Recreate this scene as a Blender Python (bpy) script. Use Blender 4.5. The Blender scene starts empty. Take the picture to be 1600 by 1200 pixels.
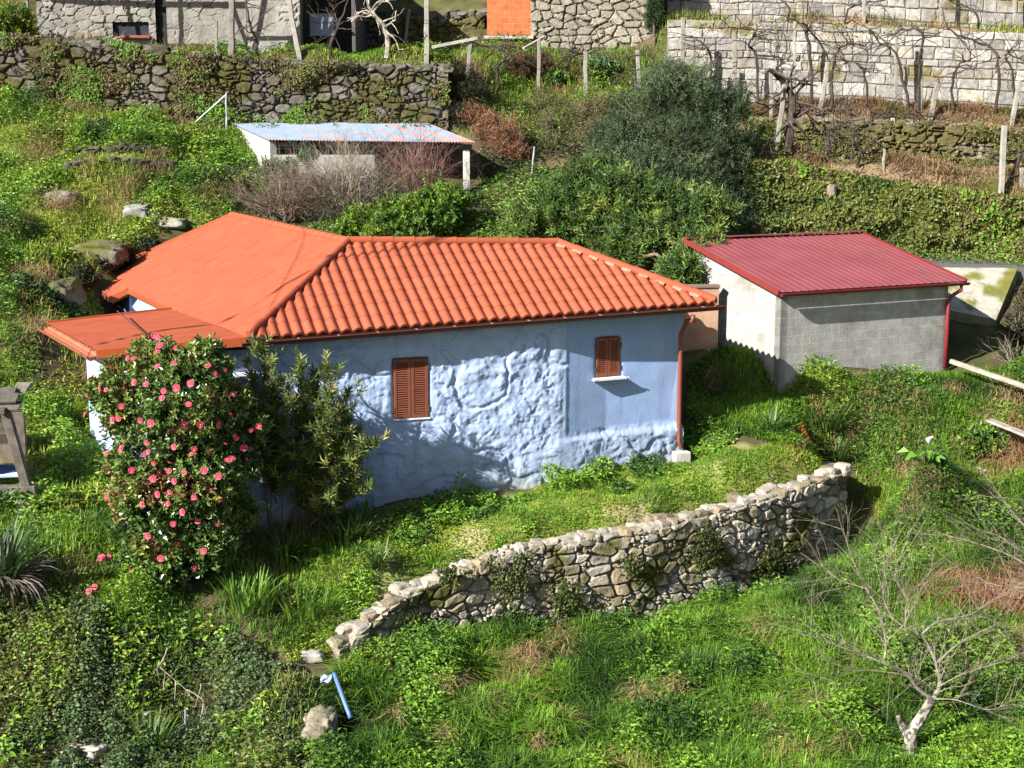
import bpy, math, random
import numpy as np
random.seed(7)
RNG = np.random.default_rng(11)
SC = bpy.context.scene
COL = SC.collection
# ------------------------------------------------------------------ camera model
F_PX = 2200.0
HOR = 200.0
PITCH = math.atan((600 - HOR) / F_PX)
CZ = 6.5
SP, CP = math.sin(PITCH), math.cos(PITCH)
def ray(px, py):
    x = (px - 800) / F_PX; y = (py - 600) / F_PX
    return np.array([x, CP - y * SP, -SP - y * CP])
CAM = np.array([0, 0, CZ])
def P(px, py, Y):
    d = ray(px, py); return CAM + d * (Y / d[1])
def proj(p):
    p = np.asarray(p, float) - CAM
    x = p[..., 0]; f = p[..., 1] * CP - p[..., 2] * SP; u = p[..., 1] * SP + p[..., 2] * CP
    return 800 + F_PX * x / f, 600 - F_PX * u / f
def ray_plane(px, py, p0, n):
    d = ray(px, py); t = np.dot(p0 - CAM, n) / np.dot(d, n); return CAM + d * t
def nrm(v):
    v = np.asarray(v, float); return v / (np.linalg.norm(v, axis=-1, keepdims=True) + 1e-12)
# ------------------------------------------------------------------ noise
def h2(ix, iy, seed=0):
    h = (ix.astype(np.int64) * 374761393 + iy.astype(np.int64) * 668265263 + seed * 1442695041) & 0xffffffff
    h = ((h ^ (h >> 13)) * 1274126177) & 0xffffffff
    h = ((h ^ (h >> 15)) * 2246822519) & 0xffffffff
    return ((h ^ (h >> 16)) & 0xffffff) / float(0x1000000)
def vnoise(x, y, seed=0):
    ix = np.floor(x); iy = np.floor(y); fx = x - ix; fy = y - iy
    fx = fx * fx * (3 - 2 * fx); fy = fy * fy * (3 - 2 * fy)
    a = h2(ix, iy, seed); b = h2(ix + 1, iy, seed); c = h2(ix, iy + 1, seed); d = h2(ix + 1, iy + 1, seed)
    return (a * (1 - fx) + b * fx) * (1 - fy) + (c * (1 - fx) + d * fx) * fy
def fbm(x, y, seed=0, o=4):
    x = np.asarray(x, float); y = np.asarray(y, float)
    s = 0; a = .5; t = 0
    for k in range(o):
        s = s + a * vnoise(x, y, seed + k * 17); t += a; a *= .5; x = x * 2.03 + 5.1; y = y * 2.03 + 3.7
    return s / t
def cells(x, y, seed=0, jit=.85):
    """F1, F2 and id hash of jittered cellular noise"""
    ix = np.floor(x); iy = np.floor(y)
    f1 = np.full(x.shape, 9.); f2 = np.full(x.shape, 9.); idh = np.zeros(x.shape)
    for a in (-1, 0, 1):
        for b in (-1, 0, 1):
            cx = ix + a; cy = iy + b
            qx = cx + .5 + (h2(cx, cy, seed) - .5) * jit; qy = cy + .5 + (h2(cx, cy, seed + 5) - .5) * jit
            d = np.hypot(x - qx, y - qy); i = h2(cx, cy, seed + 9)
            m = d < f1
            f2 = np.where(m, f1, np.minimum(f2, d)); idh = np.where(m, i, idh); f1 = np.where(m, d, f1)
    return f1, f2, idh
def sstep(a, b, x):
    t = np.clip((x - a) / (b - a), 0, 1); return t * t * (3 - 2 * t)
# ------------------------------------------------------------------ mesh building
OFF = {}
class MB:
    def __init__(s): s.v = []; s.f = []; s.c = []; s.w = []; s.n = 0
    def add(s, v, faces, col=(1, 1, 1), wuv=None):
        v = np.asarray(v, float).reshape(-1, 3)
        if not isinstance(faces, list): faces = [faces]
        for fa in faces:
            fa = np.asarray(fa, np.int64)
            if fa.size: s.f.append(fa + s.n)
        c = np.asarray(col, float)
        if c.ndim == 1: c = np.tile(c, (len(v), 1))
        s.v.append(v); s.c.append(c)
        s.w.append(np.zeros((len(v), 3)) if wuv is None else np.asarray(wuv, float))
        s.n += len(v)
    def build(s, name, mat, parent=None, loc=None, smooth=False):
        V = np.concatenate(s.v); C = np.concatenate(s.c); W = np.concatenate(s.w)
        off = np.zeros(3)
        if parent is not None: off = OFF[parent.name]
        elif loc is not None: off = np.asarray(loc, float)
        V = V - off
        me = bpy.data.meshes.new(name)
        me.vertices.add(len(V)); me.vertices.foreach_set('co', V.astype(np.float32).ravel())
        tot = np.concatenate([np.full(len(f), f.shape[1]) for f in s.f])
        lp = np.concatenate([f.ravel() for f in s.f])
        st = np.concatenate([[0], np.cumsum(tot)[:-1]])
        me.loops.add(len(lp)); me.loops.foreach_set('vertex_index', lp.astype(np.int32))
        me.polygons.add(len(tot)); me.polygons.foreach_set('loop_start', st.astype(np.int32))
        me.polygons.foreach_set('loop_total', tot.astype(np.int32))
        me.polygons.foreach_set('use_smooth', np.full(len(tot), bool(smooth)))
        a = me.attributes.new('Col', 'FLOAT_COLOR', 'POINT')
        a.data.foreach_set('color', np.concatenate([C, np.ones((len(C), 1))], 1).astype(np.float32).ravel())
        if np.any(W):
            a = me.attributes.new('wuv', 'FLOAT_VECTOR', 'POINT'); a.data.foreach_set('vector', W.astype(np.float32).ravel())
        me.update(calc_edges=True); me.validate()
        me.materials.append(mat)
        o = bpy.data.objects.new(name, me); COL.objects.link(o)
        if parent is not None: o.parent = parent
        else: o.location = off
        OFF[o.name] = off
        return o
    def box(s, c, ax, ay, az, col=(1, 1, 1), bev=0):
        """box centred c with half-vectors ax ay az, small chamfer"""
        c = np.asarray(c, float); A = [np.asarray(a, float) for a in (ax, ay, az)]
        L = [np.linalg.norm(a) for a in A]
        b = bev if bev else min(.012, min(L) * .2)
        V = []
        idx = {}
        for sx in (-1, 1):
            for sy in (-1, 1):
                for sz in (-1, 1):
                    for k in range(3):
                        f = [1 - b / l for l in L]; f[k] = 1
                        idx[(sx, sy, sz, k)] = len(V)
                        V.append(c + A[0] * sx * f[0] + A[1] * sy * f[1] + A[2] * sz * f[2])
        Q = []; T = []
        for k in range(3):
            i, j = (k + 1) % 3, (k + 2) % 3
            for s0 in (-1, 1):
                q = []
                for (si, sj) in ((-1, -1), (1, -1), (1, 1), (-1, 1)):
                    g = [0, 0, 0]; g[k] = s0; g[i] = si; g[j] = sj; q.append(idx[(*g, k)])
                Q.append(q if s0 > 0 else q[::-1])
        for k in range(3):            # edges along axis k
            i, j = (k + 1) % 3, (k + 2) % 3
            for si in (-1, 1):
                for sj in (-1, 1):
                    def g(s0, f):
                        a = [0, 0, 0]; a[k] = s0; a[i] = si; a[j] = sj; return idx[(*a, f)]
                    q = [g(-1, i), g(1, i), g(1, j), g(-1, j)]
                    Q.append(q if si * sj > 0 else q[::-1])
        for sx in (-1, 1):
            for sy in (-1, 1):
                for sz in (-1, 1):
                    t = [idx[(sx, sy, sz, k)] for k in range(3)]
                    T.append(t if sx * sy * sz > 0 else t[::-1])
        s.add(V, [np.array(Q), np.array(T)], col)
    def bar(s, p, q, w, h, up=(0, 0, 1), col=(1, 1, 1)):
        p = np.asarray(p, float); q = np.asarray(q, float); d = nrm(q - p); sd = np.cross(d, up)
        if np.linalg.norm(sd) < 1e-4: sd = np.cross(d, (0, 1, 0))
        sd = nrm(sd); u = np.cross(sd, d)
        s.box((p + q) / 2, (q - p) / 2, sd * w / 2, u * h / 2, col)
    def tube(s, path, rad, sides=8, col=(1, 1, 1), cap=True):
        p = np.asarray(path, float); n = len(p)
        r = np.full(n, rad, float) if np.isscalar(rad) else np.asarray(rad, float)
        t = nrm(np.gradient(p, axis=0)); ref = np.array([0, 0, 1.]) if abs(t[:, 2]).mean() < .8 else np.array([0, 1., 0])
        a = nrm(np.cross(t, ref)); b = np.cross(t, a)
        th = np.arange(sides) / sides * 2 * np.pi
        V = p[:, None] + (a[:, None] * np.cos(th)[None, :, None] + b[:, None] * np.sin(th)[None, :, None]) * r[:, None, None]
        i = np.arange(n - 1)[:, None] * sides; j = np.arange(sides)[None]; j2 = (j + 1) % sides
        Q = np.stack([i + j, i + j2, i + sides + j2, i + sides + j], -1).reshape(-1, 4)
        fs = [Q]
        if cap: fs += [np.arange(sides)[None, ::-1], (np.arange(sides) + (n - 1) * sides)[None]]
        s.add(V, fs, col if np.asarray(col).ndim == 1 else np.repeat(col, sides, 0))
    def segs(s, p0, p1, r0, r1, col, sides=3):
        """many straight tapered twigs"""
        p0 = np.asarray(p0); p1 = np.asarray(p1); n = len(p0)
        if n == 0: return
        r0 = np.broadcast_to(r0, n); r1 = np.broadcast_to(r1, n)
        t = nrm(p1 - p0); ref = np.where(abs(t[:, 2:3]) < .9, [[0, 0, 1.]], [[0, 1., 0]])
        a = nrm(np.cross(t, ref)); b = np.cross(t, a)
        th = np.arange(sides) / sides * 2 * np.pi
        ring = a[:, None] * np.cos(th)[None, :, None] + b[:, None] * np.sin(th)[None, :, None]
        V = np.stack([p0[:, None] + ring * r0[:, None, None], p1[:, None] + ring * r1[:, None, None]], 1).reshape(-1, 3)
        j = np.arange(sides); j2 = (j + 1) % sides
        Q = np.stack([j, j2, j2 + sides, j + sides], -1)[None] + (np.arange(n) * 2 * sides)[:, None, None]
        c = np.asarray(col, float)
        if c.ndim == 2: c = np.repeat(c, 2 * sides, 0)
        s.add(V, Q.reshape(-1, 4), c)
    def leaves(s, pos, d, nn, L, W, col, fold=.25):
        n = len(pos)
        if n == 0: return
        d = nrm(d); sd = nrm(np.cross(d, nn)); up = np.cross(sd, d)
        L = np.broadcast_to(L, n)[:, None]; W = np.broadcast_to(W, n)[:, None]
        m = pos + d * L * .45
        V = np.stack([pos, m + sd * W * .5 + up * W * fold, pos + d * L - up * L * .12, m - sd * W * .5 + up * W * fold], 1).reshape(-1, 3)
        b = (np.arange(n) * 4)[:, None]
        T = np.concatenate([b + [[0, 1, 2]], b + [[0, 2, 3]]])
        s.add(V, T, np.repeat(col, 4, 0))
    def blades(s, pos, lean, L, W, col, droop=.35):
        """grass blades: two quads and a tip that bends over"""
        n = len(pos)
        if n == 0: return
        L = np.broadcast_to(L, n)[:, None]; W = np.broadcast_to(W, n)[:, None]
        lean = np.asarray(lean); up = np.array([[0, 0, 1.]])
        ld = lean / (np.linalg.norm(lean, axis=1, keepdims=True) + 1e-9)
        sd = nrm(np.cross(ld, up)); a = np.linalg.norm(lean, axis=1, keepdims=True)
        m = pos + up * L * .55 + ld * L * a * .35
        t = pos + up * L * (1 - droop * np.minimum(a, 1.6) * .9) + ld * L * a * 1.05
        V = np.stack([pos - sd * W * .4, pos + sd * W * .4, m - sd * W * .5, m + sd * W * .5, t], 1).reshape(-1, 3)
        b = (np.arange(n) * 5)[:, None]
        s.add(V, [b + [[0, 1, 3, 2]], b + [[2, 3, 4]]], np.repeat(col, 5, 0))
    def stone(s, c, rx, ry, rz, ax, ay, az, col, seed, pw=.62, nz=.16, tm=None):
        T, Q = tm if tm is not None else STONE
        v = np.sign(T) * np.abs(T) ** pw
        k = 1 + nz * (fbm(T[:, 0] * 1.3 + seed * 3.1 + 10, T[:, 1] * 1.3 + T[:, 2] * 1.7 + seed * 1.7 + 20, seed % 97, 2) - .5) * 2
        v = v * k[:, None]
        V = np.asarray(c) + v[:, :1] * rx * ax + v[:, 1:2] * ry * ay + v[:, 2:] * rz * az
        s.add(V, Q, col)
def sphere_cube(n):
    V = []; Q = []; g = np.linspace(-1, 1, n + 1)
    for k in range(3):
        for sg in (-1, 1):
            b = len(V)
            for i in range(n + 1):
                for j in range(n + 1):
                    p = [0, 0, 0]; p[k] = sg; p[(k + 1) % 3] = g[i]; p[(k + 2) % 3] = g[j]; V.append(p)
            for i in range(n):
                for j in range(n):
                    q = [b + i * (n + 1) + j, b + (i + 1) * (n + 1) + j, b + (i + 1) * (n + 1) + j + 1, b + i * (n + 1) + j + 1]
                    Q.append(q if sg > 0 else q[::-1])
    V = np.array(V, float)
    key = {}; mp = []; U = []
    for p in V:
        t = tuple(np.round(p, 4))
        if t not in key: key[t] = len(U); U.append(p)
        mp.append(key[t])
    U = np.array(U); U /= np.linalg.norm(U, axis=1, keepdims=True)
    return U, np.array(mp)[np.array(Q)]
STONE = sphere_cube(4); STONE3 = sphere_cube(3)
def tag(o, label, cat, group=None, kind=None):
    if label: o['label'] = label
    if cat: o['category'] = cat
    if group: o['group'] = group
    if kind: o['kind'] = kind
    return o
def thing(name, label, cat, loc, group=None):
    o = bpy.data.objects.new(name, None); COL.objects.link(o); o.location = loc; o.empty_display_size = .2
    OFF[o.name] = np.asarray(loc, float); tag(o, label, cat, group); return o
# ------------------------------------------------------------------ materials
MATS = {}
def mat(name, col=None, rough=.8, nscale=0, nstr=.25, bump=0, bscale=None, transl=0, spec=.3, metal=0, detail=4, extra=None):
    m = bpy.data.materials.new(name); m.use_nodes = True
    N = m.node_tree.nodes; L = m.node_tree.links; b = N['Principled BSDF']
    b.inputs['Roughness'].default_value = rough; b.inputs['Metallic'].default_value = metal
    b.inputs['Specular IOR Level'].default_value = spec
    at = N.new('ShaderNodeAttribute'); at.attribute_name = 'Col'; out = at.outputs['Color']
    if col is not None:
        mx = N.new('ShaderNodeMix'); mx.data_type = 'RGBA'; mx.blend_type = 'MULTIPLY'; mx.inputs[0].default_value = 1
        L.new(out, mx.inputs[6]); mx.inputs[7].default_value = (*col, 1); out = mx.outputs[2]
    tc = N.new('ShaderNodeTexCoord')
    if nscale:
        nz = N.new('ShaderNodeTexNoise'); nz.inputs['Scale'].default_value = nscale; nz.inputs['Detail'].default_value = detail
        L.new(tc.outputs['Object'], nz.inputs['Vector'])
        mr = N.new('ShaderNodeMapRange'); mr.inputs[1].default_value = .25; mr.inputs[2].default_value = .75
        mr.inputs[3].default_value = 1 - nstr; mr.inputs[4].default_value = 1 + nstr; L.new(nz.outputs['Fac'], mr.inputs[0])
        mx = N.new('ShaderNodeMix'); mx.data_type = 'RGBA'; mx.blend_type = 'MULTIPLY'; mx.inputs[0].default_value = 1
        L.new(out, mx.inputs[6]); L.new(mr.outputs[0], mx.inputs[7]); out = mx.outputs[2]
    if extra: out = extra(N, L, tc, out, b)
    L.new(out, b.inputs['Base Color'])
    if bump:
        nz = N.new('ShaderNodeTexNoise'); nz.inputs['Scale'].default_value = bscale or nscale * 3; nz.inputs['Detail'].default_value = 6
        L.new(tc.outputs['Object'], nz.inputs['Vector'])
        bp = N.new('ShaderNodeBump'); bp.inputs['Strength'].default_value = bump; bp.inputs['Distance'].default_value = .03
        L.new(nz.outputs['Fac'], bp.inputs['Height']); L.new(bp.outputs[0], b.inputs['Normal'])
    if transl:
        tr = N.new('ShaderNodeBsdfTranslucent'); mh = N.new('ShaderNodeMixShader'); mh.inputs[0].default_value = transl
        hs = N.new('ShaderNodeHueSaturation'); hs.inputs['Value'].default_value = 1.6; L.new(out, hs.inputs['Color'])
        L.new(hs.outputs[0], tr.inputs['Color']); L.new(b.outputs[0], mh.inputs[1]); L.new(tr.outputs[0], mh.inputs[2])
        L.new(mh.outputs[0], N['Material Output'].inputs['Surface'])
    MATS[name] = m; return m
def mix_noise(col2, scale, lo, hi, stretch=None, vec='Object'):
    """blend a second surface colour in by noise (stains, lichen, rust)"""
    def f(N, L, tc, out, b):
        nz = N.new('ShaderNodeTexNoise'); nz.inputs['Scale'].default_value = scale; nz.inputs['Detail'].default_value = 6
        src = tc.outputs['Object']
        if stretch:
            mp = N.new('ShaderNodeMapping'); mp.inputs['Scale'].default_value = stretch; L.new(src, mp.inputs['Vector']); src = mp.outputs[0]
        L.new(src, nz.inputs['Vector'])
        mr = N.new('ShaderNodeMapRange'); mr.inputs[1].default_value = lo; mr.inputs[2].default_value = hi; L.new(nz.outputs['Fac'], mr.inputs[0])
        mx = N.new('ShaderNodeMix'); mx.data_type = 'RGBA'; L.new(mr.outputs[0], mx.inputs[0]); L.new(out, mx.inputs[6]); mx.inputs[7].default_value = (*col2, 1)
        return mx.outputs[2]
    return f
M_GROUND = mat('soil and turf', rough=1, nscale=1.7, nstr=.45, bump=.6, bscale=14, spec=.1)
M_LEAF = mat('leaf', rough=.5, transl=.22, spec=.35)
M_GLOSS = mat('glossy leaf', rough=.32, transl=.12, spec=.5)
M_GRASS = mat('grass blade', rough=.6, transl=.28, spec=.25)
M_DRY = mat('dry plant', rough=.9, spec=.1, transl=.1)
M_BARK = mat('bark', rough=.95, nscale=9, nstr=.45, bump=.5, bscale=30, spec=.1)
M_STONE = mat('fieldstone', rough=.92, nscale=11, nstr=.35, bump=.45, bscale=28, spec=.15)
M_GRANITE = mat('granite', rough=.92, nscale=6, nstr=.38, bump=.6, bscale=18, spec=.15)
M_TILE = mat('terracotta tile', rough=.7, nscale=2.5, nstr=.10, bump=.05, bscale=60, spec=.3)
M_FLASH = mat('painted trim', rough=.45, nscale=6, nstr=.08, spec=.4)
M_PAINT = mat('limewash', rough=.9, nscale=3.2, nstr=.10, bump=.25, bscale=35, spec=.15)
M_WOOD = mat('weathered wood', rough=.9, nscale=6, nstr=.4, bump=.4, bscale=24, spec=.15)
M_SHUT = mat('shutter paint', rough=.5, nscale=8, nstr=.1, spec=.35)
M_CONC = mat('cast concrete', rough=.95, nscale=7, nstr=.22, bump=.3, bscale=40, spec=.15, extra=mix_noise((.12, .11, .085), 3.0, .55, .8))
M_PLASTER = mat('old plaster', rough=.95, nscale=2.2, nstr=.25, bump=.3, bscale=18, spec=.1)
M_METAL = mat('galvanised steel', rough=.45, nscale=12, nstr=.12, spec=.5, metal=.3)
M_PETAL = mat('petal', rough=.6, transl=.2, spec=.2)
M_PLAST = mat('plastic', rough=.4, spec=.4)
M_ASPH = mat('asphalt', rough=.95, nscale=30, nstr=.2, spec=.15)
def block_extra(N, L, tc, out, b):
    at = N.new('ShaderNodeAttribute'); at.attribute_name = 'wuv'
    br = N.new('ShaderNodeTexBrick'); br.inputs['Scale'].default_value = 1; br.inputs['Mortar Size'].default_value = .008
    br.inputs['Brick Width'].default_value = .4; br.inputs['Row Height'].default_value = .2; br.inputs['Mortar Smooth'].default_value = .3
    br.inputs['Color1'].default_value = (.90, .89, .88, 1); br.inputs['Color2'].default_value = (1.10, 1.09, 1.07, 1); br.inputs['Mortar'].default_value = (1.24, 1.24, 1.22, 1)
    L.new(at.outputs['Vector'], br.inputs['Vector'])
    mx = N.new('ShaderNodeMix'); mx.data_type = 'RGBA'; mx.blend_type = 'MULTIPLY'; mx.inputs[0].default_value = 1
    L.new(out, mx.inputs[6]); L.new(br.outputs['Color'], mx.inputs[7])
    return mix_noise((.16, .145, .12), 1.3, .52, .85)(N, L, tc, mx.outputs[2], b)
M_BLOCK = mat('concrete block', rough=.95, nscale=5, nstr=.18, bump=.35, bscale=30, spec=.1, extra=block_extra)
def brick_extra(N, L, tc, out, b):
    at = N.new('ShaderNodeAttribute'); at.attribute_name = 'wuv'
    br = N.new('ShaderNodeTexBrick'); br.inputs['Scale'].default_value = 1; br.inputs['Mortar Size'].default_value = .012
    br.inputs['Brick Width'].default_value = .3; br.inputs['Row Height'].default_value = .2
    br.inputs['Color1'].default_value = (.9, .85, .85, 1); br.inputs['Color2'].default_value = (1.1, 1.1, 1.1, 1); br.inputs['Mortar'].default_value = (.75, 1.3, 1.9, 1)
    L.new(at.outputs['Vector'], br.inputs['Vector'])
    mx = N.new('ShaderNodeMix'); mx.data_type = 'RGBA'; mx.blend_type = 'MULTIPLY'; mx.inputs[0].default_value = 1
    L.new(out, mx.inputs[6]); L.new(br.outputs['Color'], mx.inputs[7]); return mx.outputs[2]
M_BRICK = mat('hollow brick', rough=.9, nscale=5, nstr=.15, spec=.1, extra=brick_extra)
M_RUST = mat('zinc sheet', rough=.5, nscale=2, nstr=.1, spec=.4)
M_REDSHEET = mat('red painted sheet', rough=.55, nscale=1.5, nstr=.14, spec=.3, extra=mix_noise((.25, .085, .085), 1.1, .45, .9))

# ------------------------------------------------------------------ terrain
CTRL = []
def g(px, py, Y): CTRL.append(P(px, py, Y))
# retaining wall below the terrace: (px, py of top, depth, height)
FW = [(528, 1016, 22.55, .2), (560, 990, 22.8, .38), (603, 955, 23.2, .65), (650, 920, 23.7, .9), (750, 885, 24.2, 1.15), (830, 858, 24.6, 1.2), (1000, 832, 25.2, 1.3), (1150, 798, 26.2, 1.25), (1250, 765, 27.2, 1.3), (1325, 735, 28.2, 1.4)]
FWP = np.array([np.append(P(a, b, c), h) for a, b, c, h in FW])
FWP[:, 3] += np.interp(np.arange(len(FWP)), [0, 3, 4, 5, 6, 9], [.05, .1, .15, .25, .45, .5])
FWP = np.vstack([FWP, np.append(P(1300, 727, 29.3), .5)])
def resample(pl, step):
    pl = np.asarray(pl); d = np.concatenate([[0], np.cumsum(np.hypot(*np.diff(pl[:, :2], axis=0).T))])
    s = np.linspace(0, d[-1], max(2, int(d[-1] / step) + 1))
    return s, np.stack([np.interp(s, d, pl[:, k]) for k in range(pl.shape[1])], 1)
def smooth_pl(pl, it=3):
    pl = pl.copy()
    for _ in range(it): pl[1:-1] = .25 * pl[:-2] + .5 * pl[1:-1] + .25 * pl[2:]
    return pl
def side_normals(q):
    t = np.gradient(q[:, :2], axis=0); n = np.stack([t[:, 1], -t[:, 0]], 1); return n / np.linalg.norm(n, axis=1, keepdims=True)
def wall_ctrl(pl, front, back, step=.6, drop=None):
    _, q = resample(pl, step); n = side_normals(q)
    for p, m in zip(q, n):
        dr = .04 if drop is None else float(np.interp(p[0], *drop))
        CTRL.append(np.array([*(p[:2] + m * front), p[2] - p[3]])); CTRL.append(np.array([*(p[:2] - m * .06), p[2] - p[3]])); CTRL.append(np.array([*(p[:2] - m * back), p[2] - dr]))
wall_ctrl(FWP, .35, .42, .5)
# rear dry stone wall, granite terrace walls, mossy wall, ivy bank   (top px,py,Y,height)
RW = np.array([np.append(P(a, b, Y), h) for a, b, Y, h in ((-300, 40, 45, 1.9), (0, 56, 44.4, 1.9), (180, 70, 44.2, 2.1), (348, 92, 44, 2.2), (520, 100, 44, 2.1), (700, 106, 44, 2.0))])
GW1 = np.array([np.append(P(a, b, Y), h) for a, b, Y, h in ((1045, 30, 48.2, 3.0), (1200, 34, 48.2, 3.2), (1330, 38, 48, 3.25), (1600, 52, 47.6, 3.1), (1900, 66, 47.2, 3.1))])
GW2 = np.array([np.append(P(a, b, Y), 4.1) for a, b, Y in ((1045, -120, 50.6), (1330, -115, 50.4), (1600, -100, 50), (1900, -90, 49.6))])
MW = np.array([np.append(P(a, b, Y), h) for a, b, Y, h in ((1170, 188, 43.8, 1.1), (1300, 190, 43.5, 1.3), (1420, 194, 43.3, 1.3), (1600, 205, 43, 1.3), (1900, 220, 42.6, 1.3))])
HB = np.array([np.append(P(a, b, Y), h) for a, b, Y, h in ((1165, 262, 39.4, 1.8), (1240, 265, 39.4, 1.9), (1300, 280, 39.4, 1.8), (1400, 298, 39.4, 1.7), (1600, 322, 39.2, 1.5), (1900, 350, 39, 1.4))])
wall_ctrl(RW, .5, .42, .6, ([-25, -9.5, -7.5, 0], [.6, .6, .1, .1])); wall_ctrl(GW1, .5, .45, .5, ([0, 50], [.35, .30])); wall_ctrl(GW2, .5, .45, .6); wall_ctrl(MW, .5, .42, .5); wall_ctrl(HB, .35, .3, .5)
for a in [(1062, 722, 28.2), (1090, 690, 28.7), (880, 748, 27.1), (600, 792, 26.0), (430, 835, 25.4), (300, 850, 24.6), (185, 770, 25.1), (100, 740, 26), (30, 795, 24.5), (-150, 800, 24.5),
          (290, 900, 23.9), (100, 840, 23.6), (30, 905, 22.5), (200, 940, 22.5), (100, 1000, 21.9), (400, 960, 22.9), (300, 1050, 21.9), (100, 1150, 20.9), (300, 1150, 20.9), (480, 1120, 21.2), (0, 1000, 21.9), (-200, 1000, 22),
          (600, 1060, 22.4), (700, 1100, 21.7), (700, 1200, 20.3), (1000, 1010, 23.7), (1000, 1200, 20.4), (500, 1200, 20.2), (1200, 935, 25.0), (1300, 1000, 23.7), (1420, 1190, 20.5), (1400, 900, 25.3), (1500, 920, 25), (1590, 900, 25.5), (1800, 900, 25.8),
          (1385, 830, 26.7), (1440, 775, 27.4), (1550, 760, 28), (1480, 690, 29.2), (1620, 700, 29.6), (1420, 640, 30.3), (1230, 584, 30.2), (1350, 592, 31.05), (1478, 587, 32.2), (1245, 628, 29.9), (1290, 630, 30.2), (1300, 600, 30.5), (1560, 610, 31.3), (1640, 600, 32),
          (1120, 553, 32.0), (1150, 557, 31.6), (1200, 563, 30.9), (1085, 565, 31.6), (1150, 610, 30.4), (1110, 640, 29.8), (1200, 650, 29.6), (1100, 690, 28.6), (1200, 700, 28.4), (1230, 738, 27.9), (1345, 638, 30.5), (1420, 860, 26.2),
          (800, 800, 26.1), (950, 780, 26.6), (1100, 765, 26.9), (700, 850, 25.0),
          (1480, 415, 37.8), (1400, 408, 38), (1560, 416, 37.6), (1700, 425, 37.5), (1250, 405, 38), (1540, 560, 33.2), (1620, 560, 33.5),
          (60, 520, 30), (55, 600, 29.3), (100, 672, 27.9), (127, 697, 27.8), (150, 732, 26.4), (60, 650, 27.8), (110, 640, 28.8), (40, 450, 32), (95, 445, 32.8), (-100, 450, 32), (-200, 620, 28),
          (150, 395, 35.4), (220, 345, 38.3), (100, 300, 39), (150, 255, 40.8), (50, 205, 42.6), (250, 235, 42), (330, 300, 40), (-150, 260, 40), (-200, 350, 36),
          (300, 345, 38.6), (600, 345, 39.3), (450, 330, 39.6), (780, 320, 40.5), (830, 280, 42), (700, 262, 42.6), (560, 262, 42.6), (430, 270, 42.3), (760, 232, 43.2), (900, 250, 42.5), (1000, 300, 40.5),
          (900, 160, 45.6), (800, 100, 47.6), (1000, 100, 47.6), (1080, 130, 46.8), (1120, 200, 44.2), (760, 150, 45.6), (1000, 190, 44.3), (720, 96, 47.0),
          (1300, 285, 41), (1500, 290, 41.2), (1200, 258, 41.5)]: g(*a)
for p in [(-9.3, 33.2, 1.2), (-8.2, 31, .7), (-4, 29, 0), (0, 30, .3), (-5, 33, .8), (2.2, 31.5, 1.2), (-2, 34.5, 1.8), (-6, 37.6, 2.4), (2, 36, 2.6), (-9.4, 36.2, 2.2), (8, 33, 1.3), (5.2, 33.5, 1.6), (6, 35.5, 2.3), (9.5, 35, 1.9),
          (5, 38, 2.9), (0, 37, 3.0), (0, 15, -3.6), (-8, 16, -3.6), (9, 16, -3.5), (0, 8, -5.2), (-15, 8, -5), (15, 8, -5), (0, -20, -12), (-60, -20, -12), (60, -20, -12), (-40, 25, 1), (40, 25, 0), (-60, 45, 9), (60, 45, 6.5),
          (-12, 46.5, 8.75), (-15, 46.5, 8.8), (-9.5, 46.2, 8.75), (-12, 47.5, 8.8), (-7, 46.5, 8.5), (-4, 46.5, 8.5), (-2.5, 46.5, 8.5), (-6, 48.5, 8.6), (-3, 48.5, 8.65), (-8, 48.5, 8.6), (-8, 45.2, 8.5), (-5, 45.2, 8.5), (3, 50, 9.4), (-22, 48, 9.3), (0, 53, 12.5), (-14, 54, 12), (14, 54.5, 14), (28, 54, 14), (-30, 55, 13), (0, 70, 21), (-50, 75, 24), (50, 75, 24), (0, 110, 40), (-110, 110, 40), (110, 110, 40), (0, 170, 70), (-150, 170, 70), (150, 170, 70), (-120, 30, 2), (120, 30, 2)]: CTRL.append(np.array(p, float))
CT = np.array(CTRL)
def rbf_fit(C):
    n = len(C); D = np.hypot(C[:, None, 0] - C[None, :, 0], C[:, None, 1] - C[None, :, 1])
    A = np.zeros((n + 3, n + 3)); A[:n, :n] = -D - np.eye(n) * 1e-4; A[:n, n] = 1; A[:n, n + 1:] = C[:, :2]; A[n:, :n] = A[:n, n:].T
    return np.linalg.solve(A, np.concatenate([C[:, 2], np.zeros(3)]))
W_ = rbf_fit(CT)
def Hbase(x, y):
    x = np.asarray(x, float); y = np.asarray(y, float); sh = x.shape; x = x.ravel(); y = y.ravel(); out = np.empty(len(x))
    for i in range(0, len(x), 20000):
        a = x[i:i + 20000]; b = y[i:i + 20000]
        out[i:i + 20000] = -np.hypot(a[:, None] - CT[None, :, 0], b[:, None] - CT[None, :, 1]) @ W_[:-3] + W_[-3] + W_[-2] * a + W_[-1] * b
    return out.reshape(sh)
GX = np.concatenate([np.arange(-150, -24, 6), np.arange(-24, 24.01, .2), np.arange(27, 151, 6)])
GY = np.concatenate([np.arange(-20, 12, 2), np.arange(12, 56.01, .2), np.arange(58, 171, 6)])
gx, gy = np.meshgrid(GX, GY)
def clamp_near(px_, py_, Y_, r_):
    global GZ
    q_ = P(px_, py_, Y_); m_ = np.exp(-(((gx - q_[0]) ** 2 + (gy - q_[1]) ** 2) / r_ ** 2) ** 2); GZ = np.where(GZ > q_[2], GZ * (1 - m_) + q_[2] * m_, GZ)
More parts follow.
